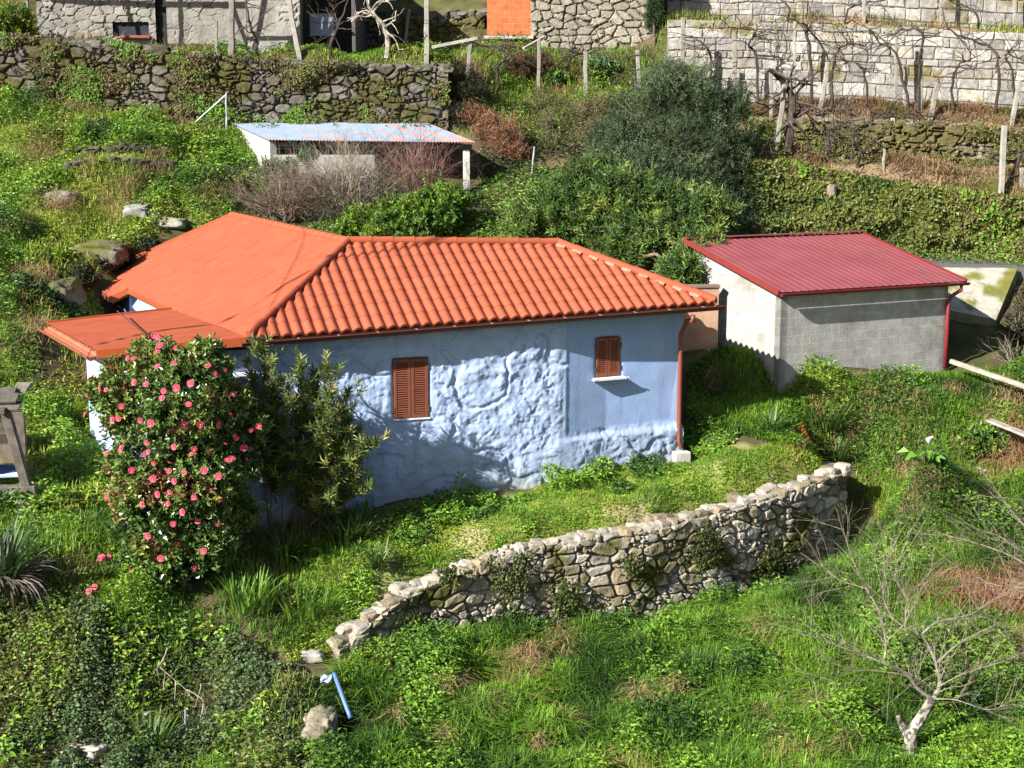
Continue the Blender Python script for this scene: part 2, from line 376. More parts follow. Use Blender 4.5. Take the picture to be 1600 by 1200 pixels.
def rough_z(x, y):
    far = sstep(10, 20, y)
    mead = sstep(27, 24, y - .3 * x)
    return mead * (fbm(x * 1.6 + 60, y * 1.6 + 10, 37, 3) - .5) * .34 + (fbm(x * .9 + 40, y * .9 + 40, 3, 3) - .5) * .22 + (fbm(x * 3.1 + 9, y * 3.1, 8, 3) - .5) * .10 + (fbm(x * .3 + 90, y * .3 + 4, 31, 2) - .5) * .2
GZ = Hbase(gx, gy) + rough_z(gx, gy)
for (px_, py_, Y_, h_, r_) in ((1062, 730, 27.3, -.16, .6), (1000, 745, 27.0, -.08, .6), (1440, 775, 27.6, .50, .75), (1405, 625, 30.2, .32, .7), (1470, 800, 27.2, .25, .5), (1390, 815, 26.9, -.45, .6), (1525, 700, 29.0, -.5, .6), (1545, 800, 27.5, -.4, .55), (1320, 690, 29.0, .2, .6), (1470, 650, 29.8, .25, .5), (1440, 690, 29.3, -.25, .45),
                               (200, 245, 41.0, .25, 1.0), (120, 300, 39.5, .3, .9), (60, 230, 41.8, .3, 1.2), (240, 290, 40, -.3, .6), (130, 420, 34.5, -.5, .8), (290, 1080, 21.4, -.45, .7), (230, 1010, 21.9, .25, .8), (100, 1040, 21.5, .25, .8), (430, 1090, 21.4, .2, .6), (545, 1090, 21.3, -.35, .4)):
    q_ = P(px_, py_, Y_); GZ = GZ + h_ * np.exp(-((gx - q_[0]) ** 2 + (gy - q_[1]) ** 2) / r_ ** 2)
def H(x, y):
    """height of the ground sheet (bilinear on its own grid)"""
    x = np.asarray(x, float); y = np.asarray(y, float)
    i = np.clip(np.searchsorted(GX, x) - 1, 0, len(GX) - 2); j = np.clip(np.searchsorted(GY, y) - 1, 0, len(GY) - 2)
    u = (x - GX[i]) / (GX[i + 1] - GX[i]); v = (y - GY[j]) / (GY[j + 1] - GY[j])
    return (GZ[j, i] * (1 - u) + GZ[j, i + 1] * u) * (1 - v) + (GZ[j + 1, i] * (1 - u) + GZ[j + 1, i + 1] * u) * v
clamp_near(1062, 722, 28.2, .7); clamp_near(1130, 640, 29.8, 1.0); clamp_near(1220, 635, 30.0, .9)
YS = np.arange(14, 62, .03)
def ground(px, py, ymin=14, ymax=62):
    """first hit of the view ray with the ground sheet"""
    d = ray(px, py); ys = YS[(YS >= ymin) & (YS <= ymax)]; t = ys / d[1]; z = CZ + d[2] * t; h = H(d[0] * t, ys)
    k = np.argmax(z <= h) if np.any(z <= h) else len(ys) - 1
    return np.array([d[0] * t[k], ys[k], h[k]])
def plan(poly, **k): return np.array([ground(a, b, **k)[:2] for a, b in poly])
def inpoly(x, y, poly):
    r = np.zeros(np.shape(x), bool); n = len(poly); j = n - 1
    for i in range(n):
        xi, yi = poly[i]; xj, yj = poly[j]
        r ^= ((yi > y) != (yj > y)) & (x < (xj - xi) * (y - yi) / (yj - yi + 1e-12) + xi); j = i
    return r
def visible(x, y, z, m=90):
    px, py = proj(np.stack([x, y, z], -1)); return (px > -m - 170) & (px < 1600 + m + 170) & (py > -m) & (py < 1200 + m + 30)
# ------------------------------------------------------------------ camera, sun, sky
cam = bpy.data.cameras.new('camera'); camo = bpy.data.objects.new('camera', cam); COL.objects.link(camo)
camo.location = CAM; camo.rotation_euler = (math.pi / 2 - PITCH, 0, 0); cam.sensor_width = 36; cam.lens = 36 * F_PX / 1600; cam.clip_end = 2000; cam.clip_start = .1
SC.camera = camo
SUN_AZ, SUN_EL = math.radians(39), math.radians(31.5)          # the way the light travels in plan, and its height
SUN_D = np.array([math.cos(SUN_AZ) * math.cos(SUN_EL), math.sin(SUN_AZ) * math.cos(SUN_EL), -math.sin(SUN_EL)])
sl = bpy.data.lights.new('sun', 'SUN'); sl.energy = 5.0; sl.angle = math.radians(.5); sl.color = (1, .97, .91)
so = bpy.data.objects.new('sun', sl); COL.objects.link(so)
from mathutils import Vector
so.rotation_euler = Vector(SUN_D).to_track_quat('-Z', 'Y').to_euler()
w = bpy.data.worlds.new('World'); SC.world = w; w.use_nodes = True
wn = w.node_tree.nodes; sky = wn.new('ShaderNodeTexSky'); sky.sky_type = 'NISHITA'; sky.sun_disc = False
sky.sun_elevation = SUN_EL; sky.sun_rotation = math.atan2(-SUN_D[0], -SUN_D[1])
w.node_tree.links.new(sky.outputs[0], wn['Background'].inputs['Color']); wn['Background'].inputs['Strength'].default_value = .05
SC.view_settings.view_transform = 'Standard'; SC.view_settings.look = 'None'; SC.view_settings.exposure = 1.2
SC.cycles.max_bounces = 6; SC.cycles.diffuse_bounces = 1; SC.cycles.transparent_max_bounces = 4

# ------------------------------------------------------------------ the blue house
TERRA = np.array([.345, .081, .038])
EU = np.array([math.cos(math.radians(23)), math.sin(math.radians(23)), 0])
D3 = P(385, 531, 25.1); C3 = P(1120, 474, 28.15)
A3 = P(545, 380, 28.5)
N1_ = nrm(np.cross(C3 - D3, A3 - D3)); N1_ = N1_ * np.sign(N1_[2])
B3 = ray_plane(872, 383, D3, N1_)
F3 = P(362, 338, 36.6)
N2_ = nrm(np.cross(A3 - D3, F3 - D3)); N2_ = N2_ * np.sign(N2_[2])
LP = lambda px, py: ray_plane(px, py, D3, N2_)
G3, G2, NA, NB = LP(140, 438), LP(172, 468), LP(201, 454), LP(268, 486)
UF = nrm(np.array([*(C3 - D3)[:2], 0])); NF = np.array([UF[1], -UF[0], 0])        # along the front wall, and out of it
UW = nrm(np.array([*(F3 - A3)[:2], 0])); NW = np.array([-UW[1], UW[0], 0]); NW = NW * (1 if NW[0] < 0 else -1)   # along the wing, and out of it
print('D', D3, 'C', C3, 'A', A3, 'B', B3, 'F', F3, 'G', G3, 'NA', NA, 'NB', NB)
house = thing('house', 'pale blue rubble-walled house with a hipped terracotta tile roof and brown louvred shutters', 'house', (float(C3[0] - 3), float(C3[1]), 0))

def tiled(mb, poly, e0, e1, n, w=.22, course=.40, amp=.05, over=.0, jit=.07, seed=1):
    """roll tiles over a roof polygon; columns run up the slope from the eave e0-e1"""
    es = nrm(e1 - e0); up = nrm(np.cross(n, es)); up = up * np.sign(up[2]) if abs(up[2]) > 1e-6 else up
    q = np.stack([(poly - e0) @ es, (poly - e0) @ up], 1)
    def span(s):
        hits = []
        m = len(q)
        for i in range(m):
            a, b = q[i], q[(i + 1) % m]
            if (a[0] <= s) != (b[0] <= s):
                hits.append(a[1] + (b[1] - a[1]) * (s - a[0]) / (b[0] - a[0]))
        return (min(hits), max(hits)) if len(hits) >= 2 else None
    s0, s1 = q[:, 0].min(), q[:, 0].max(); t0, t1 = q[:, 1].min(), q[:, 1].max()
    k0, k1 = int(math.floor(s0 / w)), int(math.ceil(s1 / w)); K = 9
    tl = []
    for j in range(int(math.floor(t0 / course)) - 1, int(math.ceil(t1 / course)) + 1):
        tl += [j * course, j * course + course * .5, j * course + course - .012]
    tl = np.array(tl); fr = (tl / course) % 1.0; lift = (amp * .42 if amp > .04 else 0) * (1 - fr)
    ci = np.floor(tl / course + 1e-6)
    for k in range(k0, k1):
        ss = np.clip((k + np.linspace(0, 1, K)) * w, s0 + 1e-3, s1 - 1e-3)
        if ss[-1] - ss[0] < .02: continue
        sp = [span(s) for s in ss]
        if any(x is None for x in sp): continue
        u = np.linspace(0, 1, K)
        hh = amp * np.where(u < .72, np.sin(np.pi * np.clip(u / .72, 0, 1)) ** .75, -.25 * np.sin(np.pi * (u - .72) / .28))
        V = []; Cc = []
        for s, (a, b), h in zip(ss, sp, hh):
            t = np.clip(tl, a, b)
            V.append(e0 + es * s + up * t[:, None] + n * (h + lift + .02)[:, None])
            c = 1 + jit * (h2(np.full(len(tl), k), ci, seed)[:, None] - .5) * 2
            c = c * (1 + (.10 * (fbm(np.full(len(tl), k * .35), ci * .5, seed + 8, 2) - .5))[:, None]) * (1 - .10 * (h2(np.full(len(tl), k), ci, seed + 4)[:, None] > .88))
            Cc.append(TERRA * c)
        V = np.array(V); m = len(tl)
        i = np.arange(K - 1)[:, None] * m; j = np.arange(m - 1)[None]
        Q = np.stack([i + j, i + m + j, i + m + j + 1, i + j + 1], -1).reshape(-1, 4)
        fl = V.reshape(-1, 3)
        d = np.linalg.norm(fl[Q[:, 0]] - fl[Q[:, 3]], axis=1) + np.linalg.norm(fl[Q[:, 1]] - fl[Q[:, 2]], axis=1)
        Q = Q[d > 1e-4]
        mb.add(fl, Q, np.concatenate(Cc))
        # thickness of the tile ends along the eave
        lo = V[np.arange(K), [np.argmin(np.abs(tl - np.clip(tl, a, b))) for (a, b) in sp]]
        E = np.concatenate([lo, lo - n * .035 - np.array([0, 0, .012])])
        mb.add(E, np.stack([np.arange(K - 1) + 1, np.arange(K - 1), np.arange(K - 1) + K, np.arange(K - 1) + K + 1], -1), TERRA * .9)
def slab(mb, poly, n, d0=-.03, d1=-.12, col=(1, 1, 1)):
    """closed slab under a roof plane"""
    m = len(poly); V = np.concatenate([poly + n * d0, poly + n * d1])
    mb.add(V, [np.arange(m)[None], (np.arange(m)[::-1] + m)[None], np.stack([np.arange(m), np.arange(m) + m, (np.arange(m) + 1) % m + m, (np.arange(m) + 1) % m], -1)], col)
BACK = -NF
Cb = C3 + BACK * 4.9; Db = D3 + BACK * 4.9
rb = MB(); tiled(rb, np.array([D3, C3, B3, A3]), D3, C3, N1_, amp=.045, seed=3)
r_front = rb.build('roof_slope', M_TILE, house, smooth=False)
r_front['label'] = 'front roof slope of rounded terracotta tiles'
rb = MB(); tiled(rb, np.array([G3, G2, NA, NB, D3, A3, F3]), G3 + (D3 - G3) * 0, D3, N2_, amp=.030, course=.40, jit=.04, seed=5)
r_left = rb.build('roof_slope', M_TILE, house)
r_left['label'] = 'left roof slope with smoother looking tiles and a notch at its eave'
N3_ = nrm(np.cross(Cb - C3, B3 - C3)); N3_ *= np.sign(N3_[2])
rb = MB(); tiled(rb, np.array([C3, Cb, B3]), C3, Cb, N3_, seed=7); rb.build('roof_slope', M_TILE, house)
N4_ = nrm(np.cross(Cb - Db, A3 - Db)); N4_ *= np.sign(N4_[2])
B4 = B3; rb = MB(); A4 = A3
rb.add(np.array([Cb, Db, A3, B3]), [np.array([[0, 1, 2, 3]])], TERRA); rb.build('roof_slope', M_TILE, house)
# far slope of the wing
dp = np.dot(A3 - D3, NW); WR = -NW * 3.0
N5 = None
Aw, Fw = A3 + WR * 1.0 + np.array([0, 0, -1.35]), F3 + WR + np.array([0, 0, -1.35])
rb = MB(); rb.add(np.array([A3, F3, Fw, Aw]), [np.array([[0, 1, 2, 3]])], TERRA); rb.build('roof_slope', M_TILE, house)
# boarding under the tiles, fascias
sb = MB()
slab(sb, np.array([D3, C3, B3, A3]), N1_, col=(.30, .09, .05)); 
slab(sb, np.array([D3, A3, F3, G3, G2, NA, NB])[[0, 1, 2, 3, 4, 5, 6]], N2_, col=(.30, .09, .05)); slab(sb, np.array([C3, Cb, B3]), N3_, col=(.30, .09, .05))
sb.build('soffit', M_PLASTER, house)
# ridge and hip caps
def caps(p, q, r=.085, step=.42, lift=.055):
    mb = MB(); L = np.linalg.norm(q - p); d = (q - p) / L; n = max(1, int(L / step))
    for i in range(n):
        a = p + d * (L * i / n - .02); b = p + d * (L * (i + 1) / n + .03)
        mb.tube([a + [0, 0, lift], (a + b) / 2 + [0, 0, lift + .004], b + [0, 0, lift + .012]], [r * .99, r, r * 1.02], 12, TERRA * (1 + .10 * (random.random() - .5)))
    return mb
caps(A3, B3).build('ridge_cap', M_TILE, house, smooth=False)
caps(C3 + nrm(B3 - C3) * .05, B3).build('hip_cap', M_TILE, house)
caps(D3 + nrm(A3 - D3) * .1, A3, .07, lift=.06).build('hip_cap', M_TILE, house)
caps(F3, A3, .09, lift=.03).build('ridge_cap', M_TILE, house)
for i in range(9):                                            # pale mortar packed under the right hip
    mb = MB(); p = B3 + (C3 - B3) * (i + .5) / 9.5 + N1_ * .055 - UF * .13 + np.array([0, 0, .0])
    d = nrm(C3 - B3); mb.box(p, d * .10, nrm(np.cross(N1_, d)) * .035, N1_ * .022, (.56, .27, .18)); mb.build('mortar_bedding', M_PLASTER, house)
ORG = (.38, .08, .025)
def trim(nm, p, q, h=.16, w=.035, dz=0, col=ORG):
    mb = MB(); mb.bar(p + [0, 0, dz], q + [0, 0, dz], w, h, col=col); mb.build(nm, M_FLASH, house)
trim('verge_trim', G3, F3, .14, .05, .03); trim('verge_trim', G2 , NA, .14, .04, .0); trim('verge_trim', NA, NB, .12, .04, -.02, (.33, .075, .03))
trim('verge_trim', G3, G2, .1, .05, -.03, (.22, .06, .035))
# porch roof, a flatter continuation of the left slope
PF = P(150, 551, 24.45); PB = P(74, 508, 28.0)
Np = nrm(np.cross(PB - PF, D3 - PF)); Np *= np.sign(Np[2])
NBp = ray_plane(268, 486, PF, Np)
rb = MB(); tiled(rb, np.array([PF, D3 - NW * .05, NBp, PB]), PF, PB, Np, amp=.030, jit=.03, seed=9)
pr = rb.build('porch_roof', M_TILE, house)
sb = MB(); slab(sb, np.array([PF, D3, NBp, PB]), Np, col=(.42, .17, .10)); sb.build('porch_soffit', M_PLASTER, house)
trim('porch_trim', PF, D3, .17, .05, -.03); trim('porch_trim', PB, NBp, .10, .05, .03)
BRN = (.095, .028, .02)
def gutter(mb, p, q, out, r=.07, col=BRN):
    d = nrm(q - p); n = 10; th = np.linspace(0, np.pi, n)
    for rr, fl in ((r, 1), (r - .008, -1)):
        prof = np.stack([-np.cos(th) * rr, -np.sin(th) * rr], 1)
        V = np.concatenate([e + out * prof[:, :1] + np.array([0, 0, 1.]) * prof[:, 1:] for e in (p, q)])
        j = np.arange(n - 1); Q = np.stack([j, j + 1, j + 1 + n, j + n], -1); mb.add(V, Q if fl < 0 else Q[:, ::-1], col)
        c = len(V)
        if fl > 0:
            for b, e in ((0, p), (n, q)): mb.add(np.concatenate([V[b:b + n], [e]]), np.stack([j, j + 1, np.full(n - 1, n)], -1), col)
    for sg in (-1, 1): mb.tube([p + out * sg * r, q + out * sg * r], .011, 6, col)
gt = MB(); gp, gq = D3 + NF * .06 - UF * .1 - [0, 0, .045], C3 + NF * .06 + UF * .12 - [0, 0, .045]
gutter(gt, gp, gq, NF, .085); gut = gt.build('gutter', M_FLASH, house, smooth=False)
for i in range(13):
    bk = MB(); p = gp + (gq - gp) * (i + .4) / 13; bk.box(p + NF * .0 + [0, 0, .006], UF * .012, NF * .085, np.array([0, 0, .008]), (.28, .21, .2)); bk.build('gutter_bracket', M_METAL, gut)
gt = MB(); o_ = nrm(np.array([-(PB - PF)[1], (PB - PF)[0], 0])); o_ = o_ * (1 if o_[0] < 0 else -1)
gutter(gt, PF + o_ * .09 - [0, 0, .07], PB + o_ * .09 - [0, 0, .07] + nrm(PB - PF) * .15, o_, .075, (.30, .10, .055)); gt.build('porch_gutter', M_FLASH, house)

# ---- front wall: heightfield of limewashed rubble, smooth plaster panel at the right
def vplane(px, py, p0, out): return ray_plane(px, py, p0, out)
def eave_s(px): return np.dot(vplane(px, 505, D3, NF) - D3, UF)
S_L, S_R = eave_s(205), np.dot(vplane(1067, 505, D3 - NF * .5, NF) - D3, UF)
ps = np.array([S_L, eave_s(400), eave_s(650), eave_s(840), eave_s(880), eave_s(960), S_R]); po = np.array([.30, .30, .27, .18, .19, .38, .47])
ss = np.arange(S_L, S_R + .02, .027); ss[-1] = S_R
zz = np.arange(-1.3, 3.02, .027)
S, Z = np.meshgrid(ss, zz); inset = np.interp(S, ps, po)
base0 = D3[None, None] * 0
def wall_pt(s, z, out=0.0):
    s = np.asarray(s, float); i = np.interp(s, ps, po); b = D3[:2] + np.multiply.outer(s, UF[:2]) + np.multiply.outer(out - i, NF[:2])
    return np.concatenate([b, np.broadcast_to(np.asarray(z, float), s.shape)[..., None]], -1)
def on_wall(px, py, it=6):
    s = eave_s(px); z = 1.5
    for _ in range(it):
        i = np.interp(s, ps, po); q = ray_plane(px, py, D3 - NF * i, NF); s = np.dot(q - D3, UF); z = q[2]
    return s, z
s_pl, z_pl0 = on_wall(884, 682); _, z_pl1 = on_wall(1040, 662); s1b, _ = on_wall(1040, 662)
plinth = z_pl0 + (z_pl1 - z_pl0) * (S - s_pl) / (s1b - s_pl)
smooth = sstep(s_pl - .02, s_pl + .05, S) * sstep(-.02, .10, Z - plinth)
wx = S + (fbm(S * 2, Z * 2, 5, 2) - .5) * .5; wz = Z + (fbm(S * 2 + 9, Z * 2, 6, 2) - .5) * .35
f1, f2, idh = cells(wx / .42, wz / .25, 21)
bump = sstep(0, .45, f2 - f1) * .5 + (idh - .5) * .7
big = (fbm(S * .9, Z * .9, 40, 3) - .5) * .16
fine = (fbm(S * 7, Z * 7, 41, 4) - .5) * .055
ridged = (1 - np.abs(fbm(wx * 3.2, wz * 3.2, 44, 3) - .5) * 4) * .018
msk = sstep(.30, .55, fbm(S * .8 + 3, Z * .8, 49, 2)) * .5 + .65
fine2 = (fbm(S * 16, Z * 16, 42, 3) - .5) * .022
flat = sstep(.0, .75, f2 - f1)
q1 = fbm(wx * 1.5 + 3, wz * 2.0, 45, 5) * 9; q1 = (np.floor(q1) + sstep(.30, .52, q1 % 1)) / 9
q2 = fbm(wx * 3.4 + 13, wz * 4.2, 46, 4) * 7; q2 = (np.floor(q2) + sstep(.30, .55, q2 % 1)) / 7
crk = np.exp(-(np.abs(fbm(wx * 2.1 + 31, wz * 2.1, 47, 4) - .5) / .012) ** 2) * sstep(.45, .6, fbm(S * .9 + 5, Z * .9, 48, 2))
rough_d = q1 * .11 + q2 * .07 + fine * .85 + fine2 * 1.6 + big * .6 - crk * .03 + flat * .010 * msk - .085
c1, c2, cid = cells(wx * 6.5 + 4, wz * 8.5, 51); d1, d2, did = cells(wx * 3.1 + 9, wz * 4.6 + 3, 53)
rough_d = rough_d + ((cid - .5) * .020 + (did - .5) * .034) * sstep(.0, .12, c2 - c1) * sstep(.35, .6, fbm(S * 1.4 + 2, Z * 1.4, 54, 3))
rough_d = .72 * rough_d * (1 - .75 * np.exp(-((S - s_pl) / .16) ** 2))
rough_d -= .06 * sstep(.62, .7, 1 - np.abs(fbm(S * 1.1 + 7, Z * 1.3, 58, 2) - .5) * 9) * .5
pl_d = (fbm(S * 1.2, Z * 1.2, 60, 2) - .5) * .012 - .01
d = rough_d * (1 - smooth) + pl_d * smooth
d += .09 * sstep(.0, -.14, Z - plinth) * sstep(s_pl - .6, s_pl + .3, S)        # rough plinth stands proud below the plaster
d += .06 * sstep(.3, -.5, Z) * (1 - smooth)
d -= .035 * np.exp(-((S - s_pl) / .03) ** 2) * (Z > plinth) * 0
d += .008 * np.exp(-((S - s_pl) / .035) ** 2) * (Z > plinth - .05)
# shutter openings
win = []
for (x0, y0, x1, y1) in ((616, 559, 669, 655), (931.5, 526, 970, 590)):
    sa, za = on_wall(x0, y1); sb_, zb_ = on_wall(x1, y0); win.append((sa, za, sb_, zb_))
    ins = sstep(-.05, .0, S - sa) * sstep(-.05, .0, sb_ - S) * sstep(-.05, .0, Z - za) * sstep(-.05, 0, zb_ - Z)
    rim = sstep(-.16, -.05, S - sa) * sstep(-.16, -.05, sb_ - S) * sstep(-.16, -.05, Z - za) * sstep(-.16, -.05, zb_ - Z)
    d = d * (1 - rim) + (d * .25 - .01) * rim; d = d - .045 * ins
Z = np.minimum(Z, np.where(S < 0.05, 2.53, np.interp(S, [0, np.dot(C3 - D3, UF)], [D3[2] - .10, C3[2] - .12]))); V = wall_pt(S, Z); V[..., :2] += d[..., None] * NF[:2]
BLUE = np.array([.37, .465, .68])
cc = BLUE * (1 + .10 * (fbm(S * 1.3, Z * 1.3, 70, 3)[..., None] - .5))
cc = cc * (1 - smooth[..., None] * np.array([.20, .13, .05]))
lowst = sstep(.10, -.35, Z - np.interp(S, [S_L, on_wall(600, 780)[0], on_wall(880, 742)[0], S_R], [-.5, -.45, -.28, -.05]) - (fbm(S * 3, S * 0, 71, 2) - .5) * .3)
cc = cc * (1 - lowst[..., None]) + np.array([.52, .50, .46]) * (.7 + .5 * idh[..., None]) * lowst[..., None]
spl = sstep(.75, .0, Z - np.interp(S, [S_L, S_R], [-.6, .0]) - (fbm(S * 2.2, Z * .6, 74, 3) - .5) * .9)
cc = cc * (1 - .30 * spl[..., None] * np.array([.8, .85, 1.1]))
strk = sstep(.58, .75, fbm(S * 6, Z * .5, 76, 3)) * sstep(.4, .6, fbm(S * .6, Z * .6, 77, 2)); cc = cc * (1 - .12 * strk[..., None]); cc = cc * (1 - .22 * crk[..., None] * (1 - smooth[..., None]))
m, n_ = S.shape
ij = (np.arange(m - 1)[:, None] * n_ + np.arange(n_ - 1)[None])
Qw = np.stack([ij, ij + 1, ij + 1 + n_, ij + n_], -1).reshape(-1, 4)
wb = MB(); wb.add(V.reshape(-1, 3), Qw, cc.reshape(-1, 3)); fw = wb.build('front_wall', M_PAINT, house, smooth=True)
# other walls
wb = MB()
cFL = wall_pt(np.array(S_L), 0.); cFR = wall_pt(np.array(S_R), 0.) 
def wallq(a, b, z0, z1, th=.3, out=None, col=BLUE):
    a = np.array([*a[:2], 0]); b = np.array([*b[:2], 0]); dd = nrm(b - a); n = np.array([dd[1], -dd[0], 0]) if out is None else out
    nn_ = 24
    wb = MB(); wb.box((a + b) / 2 - n * th / 2 + [0, 0, (z0 + z1) / 2], (b - a) / 2, n * th / 2, np.array([0, 0, (z1 - z0) / 2]), col); wb.build('side_wall', M_PAINT, house)
cBL = cFL + nrm(np.array([*(PB - PF)[:2], 0])) * 3.6
wallq(cBL, cFL + nrm(cFL - cBL) * .0, -.8, PF[2] - .16, out=NW)
wallq(cFR - UF * .02, cFR - UF * .02 + BACK * 3.9, -.6, 2.75, out=UF)
wallq(cBL, cBL - NW * 2.2, -.5, PF[2] - .2, out=UW)
lw0 = NB + (-NW) * .25; lw1 = NA - NW * .25 
wallq(lw1 + UW * .2, lw0 - UW * 1.0, -.5, 2.72, out=NW)
wallq(G2 - NW * .45, G3 - NW * .45 - UW * .4, -.5, 2.55, out=NW)
wallq(G2 - NW * .5, lw1, -.5, 2.6, out=-UW)
wallq(G3 - NW * .5 - UW * .4, F3 - UW * .4, -.5, 2.6, out=UW)
wallq(F3 - UW * .4, Fw + NW * .3 - UW * .4, -.5, 2.4, out=UW)
# shutters
def shutter(sa, za, sb_, zb_, sill, lab):
    n = NF; fr = MB(); z = np.array([0, 0, 1.])
    a0 = wall_pt(np.array(sa), 0., 0); 
    sc_ = (sa + sb_) / 2
    ang = (np.interp(sb_, ps, po) - np.interp(sa, ps, po)) / (sb_ - sa); us = nrm(UF - NF * ang); n = nrm(NF + UF * ang)
    base = wall_pt(np.array(sc_), 0.) + n * -.012
    hw = (sb_ - sa) / 2 / np.dot(us, UF)
    fr.box(base + z * (za + zb_) / 2 - n * .05, us * (hw + .02), n * .02, z * ((zb_ - za) / 2 + .02), (.10, .035, .025))
    wo = fr.build('window', M_SHUT, house); wo['label'] = lab
    CB = np.array([.21, .068, .04])
    for sg in (-1, 1):
        mb = MB(); cx = base + us * sg * hw / 2; w2 = hw / 2 - .006; H0, H1 = za + .006, zb_ - .006; fw_ = .055
        for s2 in (-1, 1): mb.box(cx + us * s2 * (w2 - fw_ / 2) + z * (H0 + H1) / 2, us * fw_ / 2, n * .02, z * (H1 - H0) / 2, CB)
        for zc in (H0 + .035, H1 - .035): mb.box(cx + z * zc, us * (w2 - fw_), n * .019, z * .035, CB)
        ns = int((H1 - H0 - .14) / .042)
        for i in range(ns):
            zc = H0 + .075 + (H1 - H0 - .15) * (i + .5) / ns
            mb.box(cx + z * zc, us * (w2 - fw_), n * .016 + z * -.014, z * .008 + n * .007, CB * (.92 + .12 * random.random()))
        so_ = mb.build('shutter', M_SHUT, wo)
        mb = MB()
        for zc in (H0 + .16, H1 - .16): mb.box(cx + us * sg * (w2 + .01) + z * zc + n * .015, us * .02, n * .012, z * .05, (.12, .07, .06))
        mb.build('hinge', M_METAL, wo)
    mb = MB()
    if sill:
        mb.box(base + z * (za - .03) + n * .07, us * (hw + .07), n * .11, z * .022, (.72, .74, .78))
        mb.build('sill', M_PAINT, wo)
        for sg in (-1, 1):
            mb = MB(); p = base + us * sg * (hw + .09) + z * (za - .05) + n * .02
            mb.tube([p, p + n * .12, p + n * .17 + us * sg * .02 + z * .05], .013, 6, (.7, .7, .72)); mb.build('sill_bracket', M_METAL, wo)
    else:
        mb.box(base + z * (za - .02) + n * .005, us * (hw + .03), n * .03, z * .016, (.74, .76, .80)); mb.build('sill', M_PAINT, wo)
shutter(*win[0], False, 'taller brown louvred shutters set in the rough wall'); shutter(*win[1], True, 'smaller brown louvred shutters above a white sill')
# little white meter box with a louvre, half hidden by the shrubs
s_, z_ = on_wall(379, 597); mb = MB(); b_ = wall_pt(np.array(s_), z_, .05)
mb.box(b_, UF * .17, NF * .06, np.array([0, 0, .19]), (.75, .77, .8)); mb.box(b_ + NF * .062 - UF * .03, UF * .10, NF * .006, np.array([0, 0, .13]), (.25, .26, .28))
mb.build('meter_box', M_PLAST, house)
# downpipe with swan neck
dz = np.array([0, 0, 1.])
sR = S_R - .10; pw = wall_pt(np.array(sR), 0., .09)
top = gq * 0 + vplane(1083, 492, gp, NF); 
z0 = on_wall(1062, 697)[1]
mb = MB(); pth = [top, top - dz * .12, top * .5 + (pw + dz * (top[2] - .42)) * .5 + dz * .06, pw + dz * (top[2] - .45), pw + dz * (top[2] - .7), pw + dz * 1.3, pw + dz * (z0 + .15), pw + dz * z0 + NF * .08 + UF * .03]
mb.tube(pth, .048, 12, (.20, .055, .032)); dpp = mb.build('downpipe', M_FLASH, house, smooth=True)
for zc in (top[2] - .8, 1.2, z0 + .35): mb = MB(); mb.tube([pw + dz * (zc - .015), pw + dz * (zc + .015)], .055, 12, (.20, .06, .04)); mb.build('pipe_clip', M_FLASH, dpp)
pc = P(1062, 720, 27.3)
mb = MB(); bx_, by_ = pw[:2] + NF[:2] * .10
mb.box((bx_, by_, z0 - .22), UF * .17, NF * .15, dz * .16, (.52, .49, .44)); tag(mb.build('concrete_block', M_CONC, None, (bx_, by_, z0 - .4)), 'grey concrete block under the house downpipe', 'block')
# ------------------------------------------------------------------ what covers the ground where
GROUND_PAINT = []
def paint(fn): GROUND_PAINT.append(fn)
def zone(poly, soft=0): return inpoly(gx, gy, poly)[..., None] * 1.0
def blotch(s, seed, lo, hi): return sstep(lo, hi, fbm(gx * s, gy * s, seed, 4))[..., None]
def over(c, col, m): return c * (1 - m) + np.array(col) * m
paint(lambda c: over(over(c, (.07, .10, .022), zone(R_FIELD)), SOIL * .7, zone(R_FIELD) * blotch(1.2, 400, .5, .65)))
paint(lambda c: over(over(c, (.17, .195, .04), zone(R_TERR)), (.38, .30, .17), zone(R_TERR) * blotch(1.3, 401, .50, .66)))
paint(lambda c: over(over(c, (.15, .165, .032), zone(R_SLOPE)), SOIL * .75, zone(R_SLOPE) * blotch(.9, 402, .52, .66)))
paint(lambda c: over(c, (.055, .05, .03), zone(R_IVY)))
paint(lambda c: over(c, (.25, .17, .105), np.clip(zone(R_VINE) + zone(R_LEDGE) + zone(R_LEDG2), 0, 1)))
paint(lambda c: over(c, (.10, .10, .028), zone(R_VINE) * blotch(.8, 404, .5, .65)))
